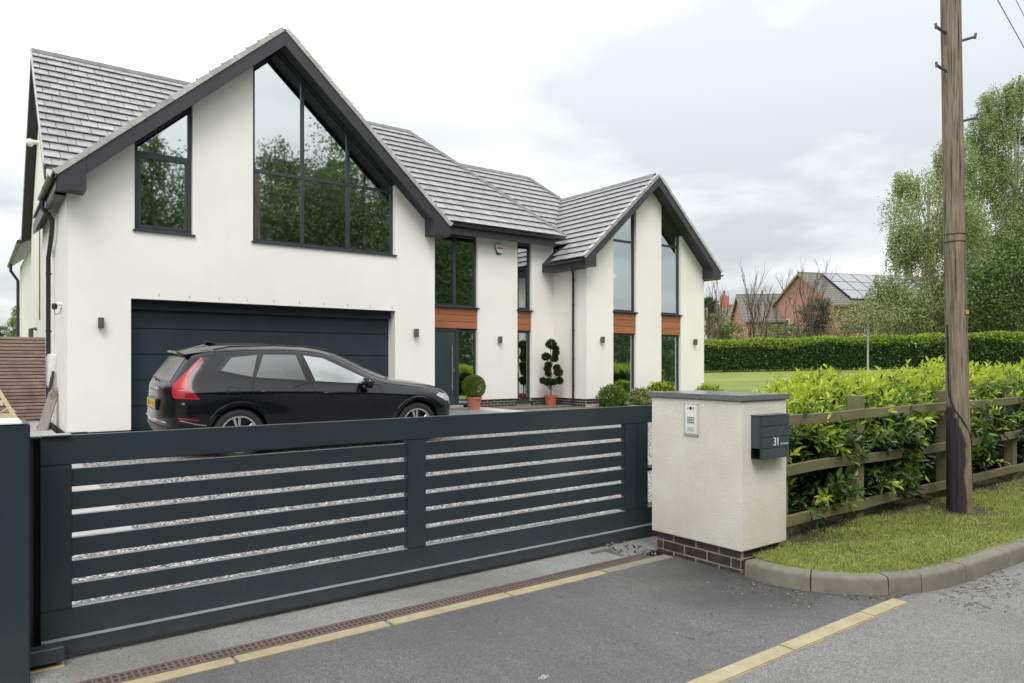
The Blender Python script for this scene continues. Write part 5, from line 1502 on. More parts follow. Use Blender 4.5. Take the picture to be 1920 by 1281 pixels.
def crease(i, j, a):
    for k, l in ((i, j),):
        e = bm.edges.get((bm.verts[k], bm.verts[l]))
        if e: e[cr] = a
for i in range(1, 9):
    for j, a_ in ((5, .75), (8, .4)):
        crease(i * NR + j, (i + 1) * NR + j, a_); crease(i * NR + NR - j, (i + 1) * NR + NR - j, a_)
me = bpy.data.meshes.new('car_cage'); bm.to_mesh(me); bm.free()
tmp = bpy.data.objects.new('car_tmp', me); COL.objects.link(tmp)
md = tmp.modifiers.new('s', 'SUBSURF'); md.levels = 3; md.render_levels = 3
dg = bpy.context.evaluated_depsgraph_get()
body_full = bpy.data.meshes.new_from_object(tmp.evaluated_get(dg))
bmf = bmesh.new(); bmf.from_mesh(body_full)
BV = BVHTree.FromBMesh(bmf)
def side(x, z, off=0.0, s=-1):
    h = BV.ray_cast(Vector((x, s * 3.0, z)), Vector((0, -s, 0)))
    if h[0] is None: h = BV.find_nearest(Vector((x, s * 0.6, z)))
    return h[0] + (h[1] if h[1].y * s > 0 else -h[1]) * off
def rear(y, z, off=0.0):
    h = BV.ray_cast(Vector((-4, y, z)), Vector((1, 0, 0)))
    return h[0] + (h[1] if h[1].x < 0 else -h[1]) * off
# wheel openings
cyls = []
for x in (-1.43, 1.43):
    bmc = bmesh.new()
    bmesh.ops.create_cone(bmc, cap_ends=True, segments=48, radius1=0.415, radius2=0.415, depth=3.0, matrix=Matrix.Translation((x, 0, 0.375)) @ Matrix.Rotation(math.pi / 2, 4, 'X'))
    cm = bpy.data.meshes.new('c'); bmc.to_mesh(cm); bmc.free()
    co = bpy.data.objects.new('c', cm); COL.objects.link(co); cyls.append(co)
tmp.modifiers.clear(); tmp.data = body_full
for c_ in cyls:
    bmod = tmp.modifiers.new('b', 'BOOLEAN'); bmod.operation = 'DIFFERENCE'; bmod.object = c_; bmod.solver = 'EXACT'
dg = bpy.context.evaluated_depsgraph_get()
body_me = bpy.data.meshes.new_from_object(tmp.evaluated_get(dg))
for c_ in cyls + [tmp]: bpy.data.objects.remove(c_)
body_me.materials.clear(); body_me.materials.append(MATS['car_paint'])
body_me.polygons.foreach_set('use_smooth', [True] * len(body_me.polygons)); body_me.set_sharp_from_angle(angle=math.radians(40))
body_me.name = 'body'
ORG['parked_car'] = Vector((0, 0, 0))
raw_obj('body', body_me, car)
MB().box(-1.9, 1.9, -0.60, 0.60, 0.23, 0.85).build('wheel_well', 'dark_void', car)
def lerp_poly(P, n):
    P = [Vector((*p, 0)) for p in P]; acc_ = [0]
    for a, b_ in zip(P[:-1], P[1:]): acc_.append(acc_[-1] + (b_ - a).length)
    out = []
    for i in range(n + 1):
        s_ = acc_[-1] * i / n
        for k in range(1, len(acc_)):
            if acc_[k] >= s_ - 1e-9:
                t = (s_ - acc_[k - 1]) / max(1e-9, acc_[k] - acc_[k - 1]); out.append(P[k - 1].lerp(P[k], t)); break
    return out
def patch(name, lo, hi, mt, off=0.004, nu=24, nv=8, s=-1, proj=side, par=car, both=True):
    """skin of the body between two polylines in side view"""
    A = lerp_poly(lo, nu); Bq = lerp_poly(hi, nu)
    for sg in ((-1, 1) if both and proj is side else (-1,)):
        vs = []; fs = []
        for i in range(nu + 1):
            for j in range(nv + 1):
                q_ = A[i].lerp(Bq[i], j / nv)
                vs.append(proj(q_.x, q_.y, off, sg) if proj is side else proj(q_.x, q_.y, off))
        for i in range(nu):
            for j in range(nv):
                f = (i * (nv + 1) + j, (i + 1) * (nv + 1) + j, (i + 1) * (nv + 1) + j + 1, i * (nv + 1) + j + 1)
                fs.append(f if sg < 0 else f[::-1])
        o = MB().add(vs, fs).build(name, mt, par, smooth=60)
    return o
def line(name, P, r=0.005, mt='car_seam', off=0.0, n=20, both=True, par=car):
    for sg in ((-1, 1) if both else (-1,)):
        MB().tube([side(q_.x, q_.y, off, sg) for q_ in lerp_poly(P, n)], r, 5).build(name, mt, par)
# side glass with black surround
patch('window_surround', [(-1.76, 1.245), (-1.20, 1.145), (-.5, 1.095), (.3, 1.055), (.80, 1.03)], [(-1.56, 1.475), (-1.15, 1.52), (-.5, 1.515), (-.12, 1.475), (.80, 1.04)], 'car_trim', 0.003, 40, 10)
patch('quarter_glass', [(-1.66, 1.275), (-1.24, 1.185)], [(-1.50, 1.455), (-1.14, 1.495)], 'car_glass', 0.007, 14, 10)
patch('rear_door_glass', [(-1.19, 1.178), (-.46, 1.128)], [(-1.05, 1.50), (-.57, 1.498)], 'car_glass', 0.007, 18, 12)
patch('front_door_glass', [(-.31, 1.115), (.10, 1.085), (.67, 1.055)], [(-.45, 1.492), (-.14, 1.450), (.67, 1.075)], 'car_clear_glass', 0.007, 24, 12)
line('window_strip', [(-1.70, 1.262), (-1.22, 1.165), (-.5, 1.110), (.3, 1.070), (.74, 1.045)], 0.0055, 'car_trim', 0.006, 30)
# shut lines
line('shut_line', [(-1.215, 1.16), (-1.26, 1.02), (-1.23, .86), (-1.02, .62), (-.98, .40)], 0.0045)
line('shut_line', [(-.49, 1.49), (-.385, 1.10), (-.33, .95), (-.33, .5), (-.35, .36)], 0.0045)
line('shut_line', [(.74, 1.03), (.80, .93), (.86, .6), (.84, .36)], 0.0045)
line('shut_line', [(.84, 1.06), (1.3, 1.005), (1.75, .955), (2.02, .885)], 0.0045)
def ringline(cx_, cz_, hw, hh, n=28):
    P = []
    for i in range(n + 1):
        t = 2 * math.pi * i / n
        c_, s_ = math.cos(t), math.sin(t)
        P.append((cx_ + hw * math.copysign(abs(c_) ** .5, c_), cz_ + hh * math.copysign(abs(s_) ** .5, s_)))
    return P
line('fuel_flap', ringline(-1.515, 0.985, 0.085, 0.065), 0.004, n=40, both=False)
# lower cladding, sill strip, arches
patch('sill_trim', [(-.98, .27), (.95, .27)], [(-.98, .39), (.95, .38)], 'car_trim', 0.006, 20, 3)
line('sill_strip', [(-.95, .43), (-.2, .405), (.8, .40)], 0.007, 'rim_silver', 0.002, 16)
for cxw in (-1.43, 1.43):
    for sg in (-1, 1):
        vs = []; fs = []; n = 40
        for i in range(n + 1):
            t = math.radians(-12 + 204 * i / n)
            for k, (rr, off_) in enumerate(((0.410, -0.02), (0.410, 0.016), (0.462, 0.016), (0.472, 0.002))):
                x, z = cxw + rr * math.cos(t), 0.375 + rr * math.sin(t)
                p = side(x, max(z, 0.27), 0, sg); vs.append(Vector((x, p.y + sg * off_, z)))
        for i in range(n):
            for k in range(3):
                f = (i * 4 + k, (i + 1) * 4 + k, (i + 1) * 4 + k + 1, i * 4 + k + 1); fs.append(f if sg > 0 else f[::-1])
        MB().add(vs, fs).build('wheel_arch', 'car_paint', car, smooth=40, fixn=True)
# lights
patch('tail_lamp', [(-1.872, 1.445), (-1.975, 1.335), (-2.09, 1.185), (-2.095, 1.07), (-2.04, .98), (-1.955, .885)], [(-1.90, 1.455), (-2.02, 1.335), (-2.185, 1.165), (-2.26, 1.08), (-2.28, .98), (-2.265, .905)], 'lamp_red', 0.005, 40, 8)
patch('tail_lamp_lens', [(-2.055, .985), (-2.0, .905)], [(-2.145, .985), (-2.145, .915)], 'lamp_dark_red', 0.0075, 8, 6)
line('tail_lamp_line', [(-2.07, 1.005), (-2.21, 1.005)], 0.004, 'lamp_clear', 0.006, 8)
patch('head_lamp', [(1.80, .845), (1.99, .755), (2.11, .715)], [(1.90, .88), (2.05, .85), (2.16, .80)], 'lamp_clear', 0.008, 14, 8)
line('bumper_reflector', [(-1.98, .60), (-2.22, .625)], 0.012, 'lamp_dark_red', 0.0, 8)
line('bumper_strip', [(-1.86, .52), (-2.0, .545), (-2.2, .60)], 0.006, 'rim_silver', 0.002, 10)
# tailgate: glass, spoiler, plate, lettering, handle strip
patch('rear_window', [(-.60, 1.12), (.60, 1.12)], [(-.50, 1.44), (.50, 1.44)], 'car_glass', 0.006, 16, 8, proj=rear)
for sg in (-1, 1):
    q = [(-1.70, 0, 1.628), (-1.70, sg * .36, 1.612), (-1.74, sg * .60, 1.548), (-2.09, sg * .55, 1.492), (-2.13, sg * .3, 1.525), (-2.14, 0, 1.532)]
    MB().prism(q, (0, 0, -.034)).build('roof_spoiler', 'car_paint', car, bevel=0.008, seg=2, fixn=True)
MB().tube([rear(-.1, 1.10, .03), rear(.22, 1.13, .03)], 0.012, 6).build('rear_wiper', 'car_trim', car)
pp = rear(0, 0.78)
MB().box(-2.40, -2.34, -.30, .30, .70, .86).build('plate_recess', 'car_trim', car, bevel=0.01)
pl = MB().box(-2.408, -2.4005, -.26, .26, .725, .835).build('number_plate', 'plate_yellow', car, bevel=0.003)
for k in range(7):
    y = .215 - k * .068 - (.03 if k > 3 else 0)
    mb = MB(); mb.box(-2.4095, -2.4085, y - .022, y - .012, .745, .815); 
    if k % 2: mb.box(-2.4095, -2.4085, y + .010, y + .020, .745, .815)
    if k % 3: mb.box(-2.4095, -2.4085, y - .022, y + .018, .805, .815)
    mb.build('plate_mark', 'car_seam', pl)
for k, ch in enumerate('VOLVO'):
    y = .20 - k * .10
    p = rear(y, .985, .004)
    text_part('badge_letter', ch, 0.062, 'rim_silver', car, p + Vector((0, .02, -.02)), (0, -1, 0), (0, 0, 1), (-1, 0, 0), 0.004)
p = side(-2.16, .83, .004); MB().box(p.x - .02, p.x + .02, p.y - .003, p.y + .003, p.z - .014, p.z + .014).build('badge', 'rim_silver', car)
patch('lower_valance', [(-.66, .30), (.66, .30)], [(-.68, .50), (.68, .50)], 'car_trim', 0.008, 14, 5, proj=rear)
MB().tube([rear(-.66, .56, .012), rear(0, .56, .012), rear(.66, .56, .012)], .010, 6).build('bumper_line', 'rim_silver', car)
# roof: rails, antenna fin; mirrors; door handles
for sg in (-1, 1):
    P = [(-1.72, .62, 1.555), (-1.5, .635, 1.60), (-.9, .64, 1.625), (-.3, .63, 1.61), (.0, .61, 1.555)]
    MB().tube([Vector((a, sg * b_, c_ + .012)) for a, b_, c_ in P], .013, 6).build('roof_rail', 'car_trim', car, smooth=60)
    MB().lathe([(0, -.115), (.05, -.10), (.082, -.03), (.085, .05), (.07, .10), (0, .11)], (.50, sg * 1.02, 1.095), 14, axis='y').build('mirror', 'car_paint', car, smooth=60)
    MB().box(.42, .56, sg * 1.0 - .05 if sg > 0 else -1.05, sg * 1.0 + .05 if sg > 0 else -.95, 1.0, 1.04).build('mirror_foot', 'car_trim', car, bevel=0.01)
    for x, z in ((-1.03, .975), (-.08, .94)):
        a, b_ = side(x - .10, z, .020, sg), side(x + .10, z - .004, .020, sg)
        MB().tube([side(x - .115, z, 0, sg), a, (a + b_) / 2 + Vector((0, sg * .008, 0)), b_, side(x + .115, z - .004, 0, sg)], .015, 8).build('door_handle', 'car_paint', car, smooth=60)
        q_ = side(x, z - .03, .002, sg)
        MB().lathe([(0, -.004), (.05, -.003), (.052, 0)], q_, 14, axis='y').build('handle_cup', 'car_trim', car)
MB().prism([(-1.68, -.02, 1.61), (-1.68, -.02, 1.675), (-1.62, -.02, 1.672), (-1.50, -.02, 1.632), (-1.48, -.02, 1.62)], (0, .04, 0)).build('antenna_fin', 'car_paint', car, bevel=0.01, fixn=True)
MB().tube([(1.02, -.62, 1.125), (1.0, -.1, 1.16), (.98, .5, 1.14)], .012, 5).build('wiper', 'car_trim', car)
# windscreen skin
def top(x, y, off=0.0):
    h = BV.ray_cast(Vector((x, y, 4)), Vector((0, 0, -1))); return h[0] + h[1] * off
vs = []; fs = []
for i in range(13):
    for j in range(13):
        t, w_ = i / 12, -1 + 2 * j / 12
        vs.append(top(1.05 - .90 * t - .10 * abs(w_) ** 2, w_ * (.74 - .13 * t), .004))
for i in range(12):
    for j in range(12):
        fs.append((i * 13 + j, i * 13 + j + 1, (i + 1) * 13 + j + 1, (i + 1) * 13 + j))
MB().add(vs, fs).build('windscreen', 'car_glass', car, smooth=60, fixn=True)
# grille
patch_pts = []
h = lambda y, z: BV.ray_cast(Vector((4, y, z)), Vector((-1, 0, 0)))[0]
vs = [h(-.42 + .84 * i / 10, .48 + .28 * j / 5) + Vector((.006, 0, 0)) for i in range(11) for j in range(6)]
MB().add(vs, [(i * 6 + j, (i + 1) * 6 + j, (i + 1) * 6 + j + 1, i * 6 + j + 1) for i in range(10) for j in range(5)]).build('grille', 'car_trim', car, fixn=True)
# wheels
def wheel(x, sg):
    c = Vector((x, sg * .80, .375))
    o_ = sg
    T = MB().lathe([(.262, o_ * .115), (.30, o_ * .125), (.345, o_ * .12), (.368, o_ * .09), (.372, 0), (.368, -o_ * .09), (.345, -o_ * .12), (.262, -o_ * .115)], c, 40, axis='y').build('wheel', 'tyre_rubber', car, smooth=50, fixn=True)
    MB().lathe([(.245, o_ * .118), (.264, o_ * .121), (.268, o_ * .110), (.25, o_ * .085), (.245, 0)], c, 40, axis='y').build('rim_ring', 'rim_silver', T, smooth=50, fixn=True)
    MB().lathe([(0, o_ * .02), (.25, o_ * .02)], c, 24, axis='y').build('brake_disc', 'rim_black', T)
    MB().lathe([(0, o_ * .112), (.028, o_ * .112), (.05, o_ * .10), (.055, o_ * .06)], c, 16, axis='y').build('hub', 'rim_black', T, smooth=50, fixn=True)
    for k in range(5):
        mb = MB()
        for d_ in (-.16, .16):
            t = math.radians(90 + 72 * k + 8) + d_; t0 = math.radians(90 + 72 * k + 8) + d_ * 1.2
            a = Vector((math.cos(t0), 0, math.sin(t0))); b_ = Vector((math.cos(t), 0, math.sin(t))); pr = Vector((-math.sin(t), 0, math.cos(t)))
            q = [c + a * .045 - pr * .010, c + a * .045 + pr * .010, c + b_ * .248 + pr * .022, c + b_ * .248 - pr * .022]
            q = [p + Vector((0, o_ * .085, 0)) for p in q]
            mb.prism(q, (0, o_ * .022, 0))
        mb.build('spoke', 'rim_silver', T, fixn=True, bevel=.002)
for x in (-1.43, 1.43):
    for sg in (-1, 1): wheel(x, sg)
bmf.free()

# ================================================================== SIDE YARD
# slatted timber screen beside the house
scn = thing('slatted_screen', 'weathered horizontal slat timber screen closing the passage left of the house', 'fence', (0.2, 17.6, 0.39))
for k in range(3):
    MB().box(-1.6 + k * 1.35, -1.51 + k * 1.35, 17.64, 17.72, 0.35, 2.10).build('post', 'slat_wood', scn)
MB().box(-1.6, 1.24, 17.640, 17.655, 0.42, 2.10).build('gap_shade', 'dark_void', scn)  # near-black sheet added so the gaps between slats look shaded
sm_ = MB().box(-1.42, 1.42, -0.011, 0.011, -0.027, 0.027).mesh('slat', 'slat_wood', bevel=0.003)
for k in range(24):
    o = raw_obj('slat', sm_, scn)
    o.location = Vector((-0.18 + rnd.uniform(-.004, .004), 17.625 + rnd.uniform(-.002, .002), 0.47 + k * 0.0705)) - ORG[scn.name]
    o.rotation_euler = (0, rnd.uniform(-.002, .002), 0)
pk = thing('leaning_plank', 'long grey plank leaning against the white flank wall', 'plank', (1.0, 15.2, 0.4))
d = Vector((1.165, 15.55, 1.15)) - Vector((0.93, 15.15, 0.385)); w_ = Vector((.14, -.10, 0))
MB().prism([Vector((.93, 15.15, .385)), Vector((.93, 15.15, .385)) + w_, Vector((.93, 15.15, .385)) + w_ + d, Vector((.93, 15.15, .385)) + d], (.02, .02, 0)).build('board', 'plank_grey', pk, fixn=True)
for k, (x, y, h_) in enumerate(((1.16, 15.55, .95), (1.20, 15.75, 1.05))):
    t = thing('garden_tool', ['black shafted garden tool stood in the corner behind the leaning plank', 'second dark shaft against the wall below the white meter box'][k], 'garden tool', (x, y, .39))
    MB().tube([(x - .1, y - .1, .42), (x + .03, y, .39 + h_)], .022, 8).build('shaft', 'gutter_black', t)
    MB().box(x - .2, x - .02, y - .2, y - .02, .395, .46).build('head', 'gutter_black', t, bevel=.01)
# pale timber climbing frame steps behind the gate post
pf = thing('play_frame', 'pale timber play frame with sloping ladder behind the gate post', 'play frame', (0.3, 9.9, 0.22))
for dx_r in (0.0, -0.15):
    MB().prism([(0.00 + dx_r, 10.0, 1.76), (0.045 + dx_r, 10.0, 1.76), (0.80 + dx_r, 10.0, 0.24), (0.755 + dx_r, 10.0, 0.24)], (0, .12, 0)).build('ladder_rail', 'play_wood', pf, fixn=True)
for k in range(9):
    t = .10 + k * .10
    x, z = .0 + .755 * t, 1.76 - 1.52 * t
    MB().box(x - .108, x - .001, 10.01, 10.11, z - .035, z + .02).build('rung', 'play_wood', pf)
for x, z1 in ((-.12, 1.50), (.16, 1.36)):
    MB().box(x - .05, x + .05, 10.3, 10.4, .2, z1).build('upright', 'play_wood', pf, bevel=.004)
    MB().prism([(x - .07, 10.28, z1 + .001), (x + .07, 10.28, z1 + .001), (x, 10.28, z1 + .05)], (0, .14, 0)).build('post_cap', 'play_wood', pf, fixn=True)
MB().box(.30, .42, 10.3, 10.42, .2, 1.02).build('upright', 'play_wood', pf, bevel=.004)
MB().prism([(.28, 10.28, 1.021), (.44, 10.28, 1.021), (.36, 10.28, 1.07)], (0, .16, 0)).build('post_cap', 'play_wood', pf, fixn=True)
MB().box(-.9, -.1, 9.75, 10.3, .9, .94).build('platform', 'play_wood', pf)
# ================================================================== PLANTS NEAR THE HOUSE
def leaf_obj(name, base, d, nrm, L, Wd, mats, mi, parent=None, folded=False, kind=None):
    v, q = (leaves_folded if folded else leaves_flat)(base, d, nrm, L, Wd)
    if folded: mi = np.repeat(mi, 2)
    if parent is not None: v = v - np.array(ORG[parent.name])[None, :]
    o = raw_obj(name, npmesh(name, v, q, mats, mi), parent)
    if kind: o['kind'] = kind
    return o
def ball_leaves(c, r, n, squash=1.0, inner=0.72):
    d = randdir(n); rad = r * (inner + (1.03 - inner) * rng.random(n) ** 0.6)
    p = np.array(c)[None, :] + d * rad[:, None] * np.array([1, 1, squash])[None, :]
    return p, d
def bush(name, label, c, r, n, L, mats, probs, squash=0.9, group=None, stem=True, up=0.35, cat='shrub', base_z=None):
    c = Vector(c)
    bz = base_z if base_z is not None else c.z - r * squash
    t = thing(name, label, cat, (c.x, c.y, bz), group)
    p, d = ball_leaves(c, r, n, squash)
    if cat == 'shrub': p = p + d * (rng.random(n) ** 3 * r * .32)[:, None]
    dd = d * 0.7 + randdir(n) * 0.6 + np.array([0, 0, up])
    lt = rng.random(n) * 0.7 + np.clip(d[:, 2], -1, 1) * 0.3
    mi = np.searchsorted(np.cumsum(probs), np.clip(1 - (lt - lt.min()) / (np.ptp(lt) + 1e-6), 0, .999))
    leaf_obj('foliage', p, dd, randdir(n), L * rng.uniform(.7, 1.3, n), L * .5 * rng.uniform(.7, 1.2, n), mats, mi, t, True)
    mb = MB()
    for k in range(7):
        a = rnd.uniform(0, 6.28)
        mb.tube([(c.x + .02 * math.cos(a), c.y + .02 * math.sin(a), bz), (c.x + r * .3 * math.cos(a), c.y + r * .3 * math.sin(a), c.z), (c.x + r * .6 * math.cos(a), c.y + r * .6 * math.sin(a), c.z + r * .5 * squash)], .012, 5)
    mb.build('stem', 'bark_brown', t)
    return t
def pot(x, y, z, r, h, mt, name, label):
    t = thing(name, label, 'plant pot', (x, y, z))
    MB().lathe([(0, 0), (r * .74, 0), (r * .92, h * .80), (r * .93, h * .82), (r * 1.0, h * .82), (r * 1.03, h), (r * .93, h), (r * .90, h * .9), (0, h * .88)], (x, y, z), 28).build('pot_wall', mt, t, smooth=40)
    MB().lathe([(0, h * .895), (r * .90, h * .895)], (x, y, z), 20).build('soil', 'soil', t)
    return t
pot(10.21, 15.22, 0.415, 0.20, 0.32, 'terracotta_pale', 'plant_pot', 'faded terracotta pot holding the round box ball by the front door')
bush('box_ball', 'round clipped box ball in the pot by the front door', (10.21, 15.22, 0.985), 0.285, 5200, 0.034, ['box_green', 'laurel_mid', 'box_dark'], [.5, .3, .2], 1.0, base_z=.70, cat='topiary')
pot(12.98, 15.50, 0.365, 0.185, 0.32, 'terracotta', 'plant_pot', 'orange terracotta pot holding the cloud pruned tree')
ct = thing('cloud_tree', 'cloud pruned little tree of dark leaf pads in an orange pot', 'topiary', (12.98, 15.5, 0.65))
pads = [(1190, 585, 50), (1230, 628, 27), (1228, 668, 29), (1152, 705, 38), (1222, 722, 32), (1162, 785, 30), (1158, 822, 28), (1176, 868, 25), (1243, 812, 30), (1256, 856, 38), (1118, 935, 27), (1172, 948, 40), (1215, 948, 30), (1265, 935, 33)]
PP = []
for a, b_, r in pads:
    dx = (a - 1190) * .0029; z = 2.20 - (b_ - 555) * .0029
    PP.append((12.98 + dx * .80, 15.5 - dx * .55 + rnd.uniform(-.05, .05), z, r * .00285))
for x, y, z, r in PP:
    n = 1100
    p, d = ball_leaves((x, y, z), r, n, .85, .25)
    leaf_obj('leaf_pad', p, d + randdir(n) * .7, randdir(n), rng.uniform(.03, .055, n), rng.uniform(.014, .026, n), ['topiary_dark', 'box_dark', 'laurel_mid'], rng.choice(3, n, p=[.55, .33, .12]), ct, True)
mb = MB(); tz = 0.62
mb.tube([(12.98, 15.5, .62), (12.985, 15.5, 1.1), (12.97, 15.5, 1.6), (12.98, 15.5, 2.1)], .022, 7, .010)
for x, y, z, r in PP[1:]:
    z0_ = max(.75, z - .28)
    mb.tube([(12.98, 15.5, z0_), ((12.98 + x) / 2, (15.5 + y) / 2, z - .14), (x, y, z - .02)], .010, 5)
mb.build('trunk', 'bark_brown', ct)
bg = 'rounded evergreen shrubs in front of the right gable'
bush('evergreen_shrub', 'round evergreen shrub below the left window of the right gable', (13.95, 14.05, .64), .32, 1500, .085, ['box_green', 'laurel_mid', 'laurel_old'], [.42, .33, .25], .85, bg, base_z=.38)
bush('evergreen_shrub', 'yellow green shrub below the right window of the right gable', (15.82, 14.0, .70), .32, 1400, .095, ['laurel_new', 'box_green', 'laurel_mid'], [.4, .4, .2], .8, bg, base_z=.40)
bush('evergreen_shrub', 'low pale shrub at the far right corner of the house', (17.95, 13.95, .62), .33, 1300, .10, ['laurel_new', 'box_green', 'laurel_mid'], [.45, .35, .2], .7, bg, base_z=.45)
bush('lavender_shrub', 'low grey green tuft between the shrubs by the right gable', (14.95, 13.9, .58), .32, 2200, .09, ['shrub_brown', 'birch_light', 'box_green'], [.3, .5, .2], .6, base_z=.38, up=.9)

# ================================================================== NEAR LAUREL HEDGE BEHIND THE FENCE
hedge = thing('laurel_hedge', 'tall leafy laurel hedge with lime green new tops pushing through the rail fence', 'hedge', (9.0, 4.6, 0.1))
HY0, HY1 = 3.66, 4.95
def xleft(y): return 5.40 + 1.28 * (np.clip(y, HY0, 9) - HY0)
def htop(x): return 1.26 + 0.17 * np.clip((x - 6) / 4, 0, 1) + 0.045 * np.sin(x * 1.9) + 0.03 * np.sin(x * 4.3 + 1)
def hz(x, y):
    t = np.clip((y - HY0) / (HY1 - HY0), 0, 1)
    endf = np.clip((x - xleft(y) + .1) / 0.8, 0, 1) ** 0.5
    return (htop(x) - 0.20) * (0.72 + 0.28 * endf) + 0.20 * np.sin(np.pi * t) ** 0.6
def shoots(p, d, ln, nl, L, spread=.95):
    """leafy shoots: returns arrays for leaves"""
    S = len(p)
    tt = (np.arange(nl)[None, :] + rng.random((S, nl)) * .5) / nl
    d = unit(d)
    pos_ = p[:, None, :] + d[:, None, :] * (tt * ln[:, None])[:, :, None]
    ang = (np.arange(nl)[None, :] * 2.4 + rng.random((S, 1)) * 6.28)
    a = unit(np.cross(d, np.array([0.31, 0.2, 0.93]) + rng.normal(0, .2, (S, 3)))); b_ = np.cross(d, a)
    radial = a[:, None, :] * np.cos(ang)[:, :, None] + b_[:, None, :] * np.sin(ang)[:, :, None]
    ld = radial * (spread - .35 * tt)[:, :, None] + d[:, None, :] * (.35 + .75 * tt)[:, :, None] + rng.normal(0, .12, (S, nl, 3))
    ld[:, :, 2] -= .10 + .22 * (1 - tt)
    nr = d[:, None, :] * 1.0 - radial * .25 + np.array([0, 0, .35])
    LL = L[:, None] * (1.05 - .45 * np.abs(tt - .45)) * rng.uniform(.8, 1.15, (S, nl))
    return pos_.reshape(-1, 3), ld.reshape(-1, 3), nr.reshape(-1, 3), LL.ravel(), np.repeat(np.arange(S), nl), tt.ravel()
LM = ['laurel_new', 'laurel_mid', 'laurel_old', 'laurel_shade']
allb, alld, alln, allL, allm = [], [], [], [], []
# top shoots
S = 6200
x = 5.45 * (28 / 5.45) ** rng.random(S); y = rng.uniform(HY0 - .03, HY1 + .1, S)
kk = x > xleft(y); x, y = x[kk], y[kk]; S = len(x)
z = hz(x, y) - rng.uniform(.04, .26, S)
dcl = np.stack([rng.normal(0, .62, S), rng.normal(-.18, .58, S), rng.uniform(.6, 1.1, S)], 1)
dcl[:, 1] -= .5 * np.clip((HY0 + .4 - y) / .4, 0, 1)
dcl[:, 0] -= .4 * np.clip((xleft(y) + .5 - x) / .5, 0, 1)
b_, d_, n_, L_, sid, tt = shoots(np.stack([x, y, z], 1), dcl, rng.uniform(.11, .23, S) * (1 + .02 * x), 9, rng.uniform(.066, .105, S))
tone = rng.random(S)
fr = np.clip((y - HY0) / .35, 0, 1)
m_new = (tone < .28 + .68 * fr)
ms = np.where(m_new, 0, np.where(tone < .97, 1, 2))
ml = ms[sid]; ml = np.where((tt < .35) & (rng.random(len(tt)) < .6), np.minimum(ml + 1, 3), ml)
allb.append(b_); alld.append(d_); alln.append(n_); allL.append(L_); allm.append(ml)
# front shoots, in clumps between the rails
S = 2100
x = 5.5 * (28 / 5.5) ** rng.random(S); z = rng.uniform(.22, 1.12, S)
cl = np.sin(x * 3.1 + 2.0 * np.sin(z * 3.7)) + np.sin(x * 5.7 - z * 6.1 + 1)
k = cl > rng.uniform(.3, 1.95, S)
x, z = x[k], z[k]; S = len(x)
y = HY0 + rng.uniform(.04, .26, S)
dcl = np.stack([rng.normal(.1, .5, S), rng.uniform(-.8, -.15, S), rng.uniform(-.1, .85, S)], 1)
b_, d_, n_, L_, sid, tt = shoots(np.stack([x, y, z], 1), dcl, rng.uniform(.12, .26, S), 9, rng.uniform(.07, .11, S))
n_ = n_ + np.array([0, -.3, .8])
tone = rng.random(S)
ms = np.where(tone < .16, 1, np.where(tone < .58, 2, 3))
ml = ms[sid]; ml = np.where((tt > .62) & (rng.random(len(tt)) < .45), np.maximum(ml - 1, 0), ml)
allb.append(b_); alld.append(d_); alln.append(n_); allL.append(L_); allm.append(ml)
# sprays that arch through the rails
sp = [(6.25, .84, 22), (6.12, .40, 12), (7.22, .88, 22), (7.58, .82, 30), (7.50, .52, 18), (7.2, .42, 12), (8.9, .93, 24), (9.6, .92, 24), (9.2, .5, 10), (10.6, .9, 20), (11.6, .9, 20)]
for sx, sz, cnt in sp:
    S = cnt
    p = np.stack([sx + rng.normal(0, .17, S), np.full(S, HY0 - .13) + rng.normal(0, .07, S), sz + rng.normal(0, .09, S)], 1)
    dcl = np.stack([rng.normal(.25, .45, S), rng.uniform(-1.0, -.4, S), rng.normal(.25, .45, S)], 1)
    b_, d_, n_, L_, sid, tt = shoots(p, dcl, rng.uniform(.14, .28, S), 9, rng.uniform(.085, .13, S))
    n_ = n_ + np.array([0, -.4, .9])
    tone = rng.random(S); ms = np.where(tone < .12, 0, np.where(tone < .58, 1, 2)); ml = ms[sid]
    allb.append(b_); alld.append(d_); alln.append(n_); allL.append(L_); allm.append(ml)
# inner leaves
n = 9000
x = 5.5 * (28 / 5.5) ** rng.random(n); y = rng.uniform(HY0 + .10, HY1, n); x = np.maximum(x, xleft(y)); z = .15 + (hz(x, y) - .22) * rng.random(n) ** .8
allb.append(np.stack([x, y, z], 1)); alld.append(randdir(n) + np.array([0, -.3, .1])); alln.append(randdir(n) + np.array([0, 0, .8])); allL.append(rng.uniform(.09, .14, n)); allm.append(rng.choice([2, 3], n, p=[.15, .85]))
B, D_, N_, L_, M_ = [np.concatenate(a) for a in (allb, alld, alln, allL, allm)]
Wd = L_ * rng.uniform(.32, .42, len(L_))
